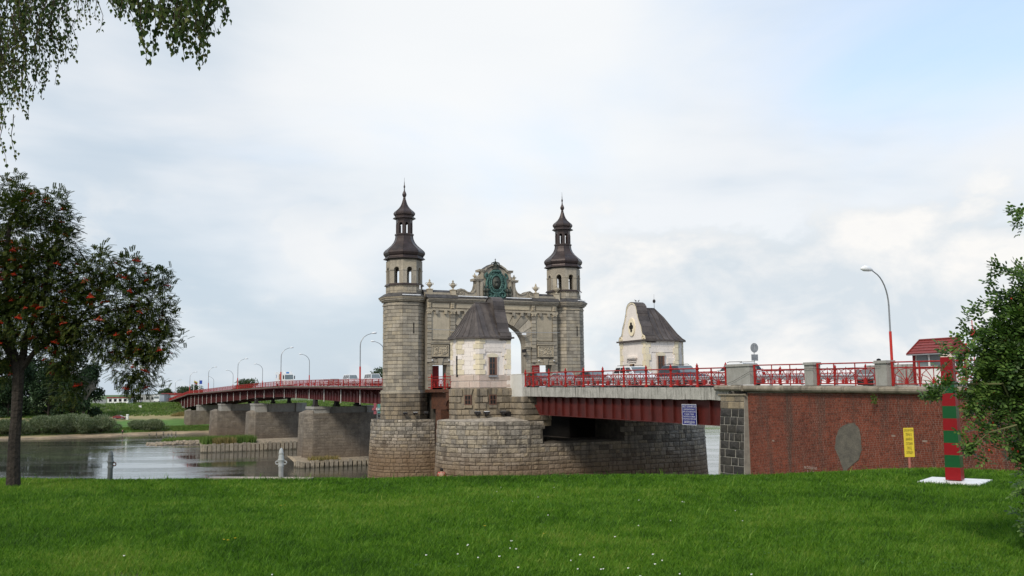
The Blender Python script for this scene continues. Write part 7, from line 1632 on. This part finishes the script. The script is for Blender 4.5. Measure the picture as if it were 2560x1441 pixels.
# upright sprays on the outline
for (x,y) in ((45,440),(50,455),(62,470),(88,480),(120,478),(128,495),(182,492),(170,500),(175,515),(182,540),(170,590),(180,600),(198,655),(255,618),(262,632),(320,640),(335,655),(300,645),(405,678),(412,700),(425,745),(418,720),(432,790),(436,850),(430,880),(410,905),(395,965),(415,970),(8,470),(20,455),(428,765),(436,830),(385,690),(240,640)):
    c=px3(x,y,rg.uniform(-.3,.3)); p=np.array(c)+RNG.normal(size=(9,3))*np.array([.05,.05,.07]); leafC.append(p); leafD.append(np.tile([[.25 if x>100 else -.05,0,.9]],(9,1)))
Cc=np.concatenate(leafC);Dd=np.concatenate(leafD); n=len(Cc)
ax=unit(Dd*np.array([1,1,.55])+np.array([.0,-.05,-.05])+RNG.normal(size=(n,3))*.42)          # rachis direction
up=np.zeros((n,3));up[:,2]=1; sd_=unit(np.cross(ax,up)+1e-3); nm=np.cross(sd_,ax)
Ln=RNG.uniform(.075,.135,n)
Vs=[]
for k in range(7):
    f=(k+.6)/7; base=Cc+ax*(Ln*f)[:,None]-nm*(.03*f*f)
    for s in (-1,1):
        dr=unit(sd_*s+ax*.55-nm*.25); l=(.036*(1-.4*abs(f-.5)))*np.ones(n); c=base+dr*(l*.55)[:,None]; A=dr*(l*.55)[:,None]; B_=unit(np.cross(A,nm))*.0085; Vs.append(np.stack([c-A,c+B_,c+A,c-B_],1))
V=np.concatenate(Vs,0).reshape(-1,3); npmesh('crown',V,np.arange(len(V)).reshape(-1,4),M['leaf_rowan'],row)
mb=MB(); rb_=random.Random(1)
for _ in range(26):
    a=rb_.uniform(0,6.28); q=rb_.uniform(0,.05); mb.ball((q*math.cos(a),q*math.sin(a),-q*q*6+rb_.uniform(-.008,.008)),.0085,5)
for _ in range(6): a=rb_.uniform(0,6.28); mb.tube([(0,0,.05),(.03*math.cos(a),.03*math.sin(a),.0)],.0015,3,cap=False)
pr=mb.build('berry_cluster',M['berry'],row,local=True); first=True
rb_.shuffle(berr)
for q in berr[:290]:
    loc=tuple(q[i]-row['_org'][i] for i in range(3)); k=rb_.uniform(.9,1.6)
    if first: pr.location=loc; first=False
    else: share(pr,'berry_cluster',row,loc,(rb_.uniform(-.4,.4),rb_.uniform(-.4,.4),rb_.uniform(0,6)),(k,k,k*.8))
# ------------------------------------------------------------------ birch: trunk stands left of the frame, twigs hang into it
bi=thing('birch_tree','hanging birch twigs with small dark leaves at the top left','tree',(-12.5,13.5,11.8),frame='w')
mb=MB(); mb.tube([(-12.5,13.5,11.5),(-12.3,13.4,15),(-12.0,13.2,19),(-11.8,13,24)],[.22,.19,.15,.08],9)
tw=MB(); BL=[];BA=[];
def strand(x,y,y2,D_,sway=0.0,dens=1.0,leaf=.024):
    """twig hanging from (x,y) px down to y2 at distance D_"""
    a=at(x,y,D_); b=at(x+sway,y2,D_); n=max(3,int((a.z-b.z)/.12)); pts=[]
    yo=rg.uniform(-.5,.5)
    for i in range(n+1):
        f=i/n; p=Vector(a).lerp(Vector(b),f); pts.append(Vector((p.x+.03*math.sin(f*7+x),D_+yo+.03*math.cos(f*6+y),p.z)))
    tw.tube(pts,[.006*(1-.7*i/n)+.001 for i in range(n+1)],3,cap=False)
    for i in range(n):
        for _ in range(int(4.2*dens+rg.random())):
            p=pts[i].lerp(pts[i+1],rg.random()); o=Vector((rg.uniform(-1,1),rg.uniform(-1,1),rg.uniform(-.9,.3)))*.045; BL.append(p+o); BA.append((rg.uniform(-.6,.6),rg.uniform(-.6,.6),-1,leaf*rg.uniform(.75,1.3)))
rg=random.Random(21)
Dl=13.0
for _ in range(210):                                # left mass
    x=rg.uniform(-60,150); lim=pl(x,[(-60,400),(0,400),(25,330),(60,280),(90,210),(150,120)])*rg.uniform(.55,1.0)
    y0=rg.uniform(-120,lim*.7); strand(x,y0,min(lim,y0+rg.uniform(60,170)),Dl,rg.uniform(-12,14),1.0)
for x,y2 in ((10,415),(16,395),(4,400),(28,310),(75,300),(82,288),(58,275),(90,185),(150,115),(160,60),(120,150),(40,260)): strand(x-8,y2-120,y2,Dl,8,1.0)
for x,y2 in ((190,68),(205,45),(225,60),(240,80),(175,20),(185,40),(232,40),(248,78),(215,30)): strand(x-8,-60,y2,12,8,.9,.022)
Dr=10.5
for _ in range(62):                                  # right mass
    x=rg.uniform(255,545); lim=pl(x,[(255,15),(300,32),(330,60),(355,105),(370,120),(400,125),(430,110),(470,130),(500,100),(520,60),(545,8)])*rg.uniform(.5,1.0)
    strand(x,-90,lim,Dr,rg.uniform(-10,10),1.35,.027)
for x,y2,k in ((388,182,1.2),(392,150,1.5),(486,150,1.5),(478,132,1.5),(462,118,1),(425,128,1.2),(430,115,1),(510,92,.8),(522,68,.6),(540,18,.7),(580,8,.9),(350,70,1),(325,45,.8),(285,22,.7),(372,120,1.6),(405,100,1.6),(440,90,1.6),(495,105,1.4),(416,80,1.8),(450,85,1.8),(380,60,2),(475,70,2),(505,50,1.6),(340,30,1.3)): strand(x-4,-70,y2,Dr,5,k,.03)
for x0,D_,x1 in ((-100,Dl,60),(-100,Dl,170),(-60,12,250),(150,Dr,480),(150,Dr,560)):
    a,b=at(x0,-60,D_),at(x1,-75,D_); tw.tube([(-11.9,13.1,20.5),tuple(a),tuple((Vector(a)+Vector(b))/2+Vector((0,0,.1))),tuple(b)],[.07,.04,.025,.008],5,cap=False)
mb.build('trunk',M['bark_grey'],bi); tw.build('twigs',M['twig'],bi)
Cb=np.array([tuple(p) for p in BL]); Ab=np.array(BA); n=len(Cb); A=unit(Ab[:,:3])*Ab[:,3:]; B_=unit(np.cross(A,rndu(n)))*Ab[:,3:]*.85
V=np.stack([Cb-A,Cb-A*.35+B_,Cb+A*1.25,Cb-A*.35-B_],1).reshape(-1,3); npmesh('foliage',V,np.arange(n*4).reshape(n,4),M['leaf_birch'],bi)
# ------------------------------------------------------------------ rose bush on the right
Db=9.2
rs=thing('rose_bush','large rose bush with glossy green leaves and a few red hips at the right edge','bush',(6.3,9.6,11.8),frame='w')
mb=MB(); rg=random.Random(5)
def q3(px,py,dy=0,D_=Db): v_=at(px,py,D_); return Vector((v_.x,D_+dy,v_.z))
arcs=[[(2640,1400),(2600,1200),(2560,1000),(2510,870),(2480,840)],[(2660,1400),(2620,1100),(2560,850),(2510,700),(2490,665)],[(2700,1400),(2660,1000),(2600,700),(2555,520)],[(2640,1380),(2570,1150),(2500,1060),(2450,1080),(2420,1110)],[(2640,1380),(2580,1080),(2480,960),(2400,960),(2330,985)],[(2720,1380),(2690,1200),(2640,1150)],[(2700,1380),(2650,900),(2580,780),(2530,760)],[(2700,1380),(2600,1010),(2520,930),(2460,960),(2420,1040)]]
tw2=MB(); LC=[];LA=[]
for a in arcs:
    q=[q3(x,y,rg.uniform(-.3,.3)) for x,y in a]; tw2.tube(q,[.016*(1-.7*i/(len(q)-1)) for i in range(len(q))],5,cap=False)
tw2.build('stems',M['thorn_stem'],rs)
lob=[(2560,770,60,50),(2525,800,50,50),(2480,835,45,45),(2440,850,28,38),(2430,905,38,42),(2500,900,70,65),(2560,900,60,90),(2470,965,50,45),(2540,1000,60,60),(2440,1000,42,32),(2400,965,26,26),(2455,1045,30,36),(2500,1070,30,35),(2565,1110,36,60),(2560,1200,22,50),(2565,1280,20,50),(2640,820,90,130),(2650,1050,80,180),(2650,1280,60,110),(2398,870,18,26),(2378,925,16,26),(2368,975,16,16),(2432,1090,16,26),(2448,1125,10,16),(2500,750,32,26),(2545,715,30,32),(2420,1040,16,20),(2600,700,40,60),(2520,1130,14,24)]
sc_=Db/F; C_=[];D_2=[];hips=[]
for (x,y,rx_,ry_) in lob:
    x+=12 if x<2600 else 0; rx_,ry_=max(rx_-16,6),max(ry_-16,6); c=q3(x,y); n=int(rx_*ry_*(.085 if x<2460 else .16))+5; dep=max(min(rx_,ry_)*1.1,30); p,d=ballpts(n,c,(rx_*sc_,dep*sc_,ry_*sc_),.2); p=p+RNG.normal(size=p.shape)*.045; C_.append(p);D_2.append(d)
    if rg.random()<.9: q,dd=ballpts(2,c,(rx_*sc_*.95,dep*sc_*.95,ry_*sc_*.95),.9); hips+= [tuple(z) for z,w_ in zip(q,dd) if w_[1]<.3]
for (x,y,k) in ((2495,668,10),(2508,675,8),(2520,680,8),(2535,672,6),(2545,520,7),(2552,540,9),(2556,565,8),(2440,775,8),(2452,768,8),(2427,800,8),(2415,830,6),(2340,985,10),(2330,990,8),(2352,975,10),(2365,968,10),(2368,860,6),(2375,880,6),(2380,905,6),(2422,1110,6),(2432,1130,8),(2428,1118,8),(2475,750,10),(2532,520,3),(2485,710,8)):
    c=q3(x,y); C_.append(np.array(c)+RNG.normal(size=(k,3))*.02); D_2.append(np.tile([[-.5,-.2,.3]],(k,1)))
Cc=np.concatenate(C_);Dd=np.concatenate(D_2); n=len(Cc)
ax=unit(Dd+RNG.normal(size=(n,3))*.6+np.array([-.15,0,-.1])); upv=np.array([[0,-.45,.9]])+RNG.normal(size=(n,3))*.35; sdv=unit(np.cross(ax,upv)); nm=unit(np.cross(sdv,ax))
Vs=[]
for k in range(3):
    for s in ((-1,1) if k<3 else (0,)):
        f=k*.034+.014; base=Cc+ax*f-nm*.01*k; dr=unit(sdv*s+ax*.5); l=.0215-.001*k; c=base+dr*l*1.05; A=dr*l; B_=unit(np.cross(A,nm))*l*.62; m1=c+nm*.0
        Vs.append(np.stack([c-A,c-A*.3+B_,c+A*.45+B_*.8,c+A*1.1,c+A*.45-B_*.8,c-A*.3-B_],1))
c=Cc+ax*.12; A=ax*.023; B_=sdv*.015; Vs.append(np.stack([c-A,c-A*.3+B_,c+A*.45+B_*.8,c+A*1.1,c+A*.45-B_*.8,c-A*.3-B_],1))
V=np.concatenate(Vs,0).reshape(-1,3); npmesh('foliage',V,np.arange(len(V)).reshape(-1,6),M['leaf_rose'],rs)
mb=MB(); mb.ball((0,0,0),.011,8,sz=1.2); pr=mb.build('rose_hip',M['berry'],rs,smooth=True,local=True); first=True
for q in hips[:40]:
    loc=tuple(q[i]-rs['_org'][i] for i in range(3))
    if first: pr.location=loc; first=False
    else: share(pr,'rose_hip',rs,loc)
# ------------------------------------------------------------------ lawn grass: blades denser close to the viewer
def nz2(x,y):
    return (np.sin(x*1.9+1.7*np.sin(y*1.1))*np.cos(y*1.5+1.1*np.sin(x*.8))+.6*np.sin(x*4.3+y*2.1)*np.cos(y*3.7-x*1.2)+.35*np.sin(x*9.1-y*5.3)*np.cos(y*8.2+x*3.3))
NB=640000
u=RNG.uniform(0,1,NB); y=7.0*np.power(18.6/7.0,u)          # log spacing = even on the picture
half=y*.60+.6; x=RNG.uniform(-1,1,NB)*half
# same surface as zl
top=np.interp(x,LX,LZ)+0.02*(np.sin(x*.5*1.7+1.3*np.sin(y*.5*.9))*np.cos(y*.5*1.3+.8*np.sin(x*.5*.6)))
cr=np.interp(x,LX,LCR)
tt=np.clip((y-cr)/16,0,1); tt=tt*tt*(3-2*tt); z=top*(1-tt)+7.0*tt-np.where(y<cr,0,np.minimum((y-cr)*.10,.6)*(1-tt))
keep=np.ones(NB,bool)
# bare worn patches, base slab
def patch(px,py,rx_,ry_):
    R_=ray(px,py); Y=(11.9-EYE)*R_[1]/R_[2]; X=R_[0]*Y/R_[1]; return X,Y,rx_,ry_
for X,Y,rx_,ry_ in (patch(1300,1257,.55,.35),patch(2310,1222,.5,.28),patch(2080,1325,.35,.12),patch(330,1435,.35,.25),patch(60,1203,.8,.4)):
    d=((x-X)/rx_)**2+((y-Y)/ry_)**2; keep&=~((d<1)&(RNG.uniform(0,1,NB)<.75*(1-d*.6)))
sx_=bp.location; ca,sa=math.cos(-bp.rotation_euler[2]),math.sin(-bp.rotation_euler[2]); dx,dy=x-sx_[0],y-sx_[1]; lx,ly=dx*ca-dy*sa,dx*sa+dy*ca; keep&=~((abs(lx)<.5)&(abs(ly)<.5))
x,y,z=x[keep],y[keep],z[keep]; n=len(x)
hk=.55+.35*nz2(x*.8,y*.8)*.5+RNG.uniform(-.25,.45,n); ht=np.clip(.052*(1+hk*.8),.018,.12)*np.clip(y/10,.8,1.15)
tall=RNG.uniform(0,1,n)<.004; ht=np.where(tall,ht*1.9,ht)
an=RNG.uniform(0,2*np.pi,n); lean=RNG.uniform(.15,.8,n)*ht; wv=.0030*np.clip(y/8,1,2.3)*RNG.uniform(.7,1.4,n)
B0=np.stack([x,y,z-.005],1); ld=np.stack([np.cos(an),np.sin(an),np.zeros(n)],1); wd=np.stack([-np.sin(an+.8),np.cos(an+.8),np.zeros(n)],1)*wv[:,None]
Mi=B0+ld*(lean*.35)[:,None]+np.array([0,0,1])*(ht*.6)[:,None]; Tp=B0+ld*lean[:,None]+np.array([0,0,1])*ht[:,None]
V=np.stack([B0-wd,B0+wd,Mi+wd*.8,Tp,Mi-wd*.8],1).reshape(-1,3); gr=npmesh('lawn_grass',V,np.arange(n*5).reshape(n,5),M['blade'],kind='stuff'); gr['label']='mown green lawn grass in the foreground'
# broad-leaved weeds and clover in patches
nw=9000; u=RNG.uniform(0,1,nw); yw=7.0*np.power(17.2/7.0,u); xw=RNG.uniform(-1,1,nw)*(yw*.58); k=nz2(xw*.5+3,yw*.5)>.35; xw,yw=xw[k],yw[k]; zw=np.array([zl(a,b) for a,b in zip(xw,yw)])+RNG.uniform(.02,.06,len(xw))
Cw=np.stack([xw,yw,zw],1); m_=len(Cw); a=RNG.uniform(0,6.28,m_); A=np.stack([np.cos(a),np.sin(a),RNG.uniform(-.1,.5,m_)],1)*RNG.uniform(.012,.028,m_)[:,None]; B_=unit(np.cross(A,np.array([[0,0,1.]])))*RNG.uniform(.007,.014,m_)[:,None]; V,Fq=quads(Cw,A,B_); npmesh('clover',V,Fq,M['weed'],kind='stuff')['label']='low clover and broad weeds among the grass'
# weeds on the crest, irregular outline
pts=[]
for px in list(RNG.uniform(0,2300,240))+list(RNG.normal(1415,45,60))+list(RNG.normal(1250,40,15)):
    Y=17.0 if px<1400 else 17.6; X=at(px,1190,Y).x; pts.append((X,Y+RNG.uniform(-.3,.3),zl(X,Y)))
tufts('edge_weeds',pts,.12,.006,'weed','taller weeds along the lawn edge',9,.05)
pts=[]
for k in range(130):                                   # grass growing over the rim of the white slab
    u=RNG.uniform(-.6,.6); a=(-.53,u) if k%2 else (u,-.53)
    if k%9==0: a=(.53,u)
    c2,s2=math.cos(bp.rotation_euler[2]),math.sin(bp.rotation_euler[2]); X=bp.location[0]+a[0]*c2-a[1]*s2; Y=bp.location[1]+a[0]*s2+a[1]*c2; pts.append((X,Y,zl(X,Y)))
tufts('slab_grass',pts,.11,.006,'weed','longer grass around the rim of the white slab',10,.04)
pts=[]
for px in RNG.normal(1415,38,50): Y=17.5; X=at(px,1190,Y).x; pts.append((X,Y,zl(X,Y)+.05))
cwx=np.array(pts); cwx=np.repeat(cwx,10,0)+RNG.normal(size=(500,3))*np.array([.06,.05,.03]); A=rndu(500)*.025; B_=unit(np.cross(A,rndu(500)))*.016; V,Fq=quads(cwx,A,B_); npmesh('edge_leaves',V,Fq,M['weed'],kind='stuff')['label']='leafy green weeds on the crest before the pier'
# yarrow heads and yellow hawkbits (each one its own)
def flower(px,py,kind):
    R_=ray(px,py); Y=(11.96-EYE)*R_[1]/R_[2]; X=R_[0]*Y/R_[1]; z_=zl(X,Y)
    e=thing('yarrow_flower' if kind=='w' else 'yellow_flower','small flat white yarrow flower head in the lawn' if kind=='w' else 'small yellow flower in the lawn grass','flower',(X,Y,z_),'white yarrow flowers in the lawn' if kind=='w' else 'yellow flowers in the lawn','w'); return e,X,Y,z_
wf=[(1278,1347),(1170,1356),(1275,1365),(1290,1367),(1195,1389),(1065,1383),(1144,1380),(1248,1386),(1450,1382),(1427,1397),(1484,1389),(1537,1337),(1596,1310),(1597,1244),(1345,1242),(1280,1254),(1242,1229),(1295,1415),(1444,1419),(1508,1419),(1502,1420),(1632,1382),(1637,1407),(1655,1398),(1676,1297),(1856,1296),(1699,1432),(1705,1246),(1710,1247),(1600,1438),(1878,1433),(1258,1440),(310,1387),(680,1433),(1370,1286),(1838,1268),(1570,1417),(1168,1358),(1385,1215),(1252,1217)]
yf=[(560,1345),(570,1346),(588,1341),(702,1259),(712,1258),(1360,1328),(1212,1310)]
mw=MB(); rg=random.Random(11)
for _ in range(14): a=rg.uniform(0,6.28); q=rg.uniform(0,.011); mw.lathe((q*math.cos(a),q*math.sin(a),.07+rg.uniform(-.003,.003)),[(.005,0),(.006,.003),(.001,.005)],5)
my=MB()
for k in range(10): a=k*.628; my.add([(0,0,.065),(.014*math.cos(a-.25),.014*math.sin(a-.25),.07),(.017*math.cos(a),.017*math.sin(a),.071),(.014*math.cos(a+.25),.014*math.sin(a+.25),.07)],[(0,1,2,3)])
stm=MB().tube([(0,0,0),(0,0,.068)],.0015,4)
mat('petal_white',(.75,.74,.68),rough=.8); mat('petal_yellow',(.75,.5,.02),rough=.7)
hw_=None;hy_=None;sm_=None
for k,(px,py) in enumerate(wf+yf):
    kind='w' if k<len(wf) else 'y'; e,X,Y,z_=flower(px,py,kind); 
    if k<len(wf):
        if hw_ is None: hw_=mw.build('flower_head',M['petal_white'],e,local=True); sm_=stm.build('stem',M['weed'],e,local=True); continue
        share(hw_,'flower_head',e,scale=(rg.uniform(.45,.8),)*2+(1,)); share(sm_,'stem',e)
    else:
        if hy_ is None: hy_=my.build('flower_head',M['petal_yellow'],e,local=True)
        else: share(hy_,'flower_head',e)
        share(sm_,'stem',e)
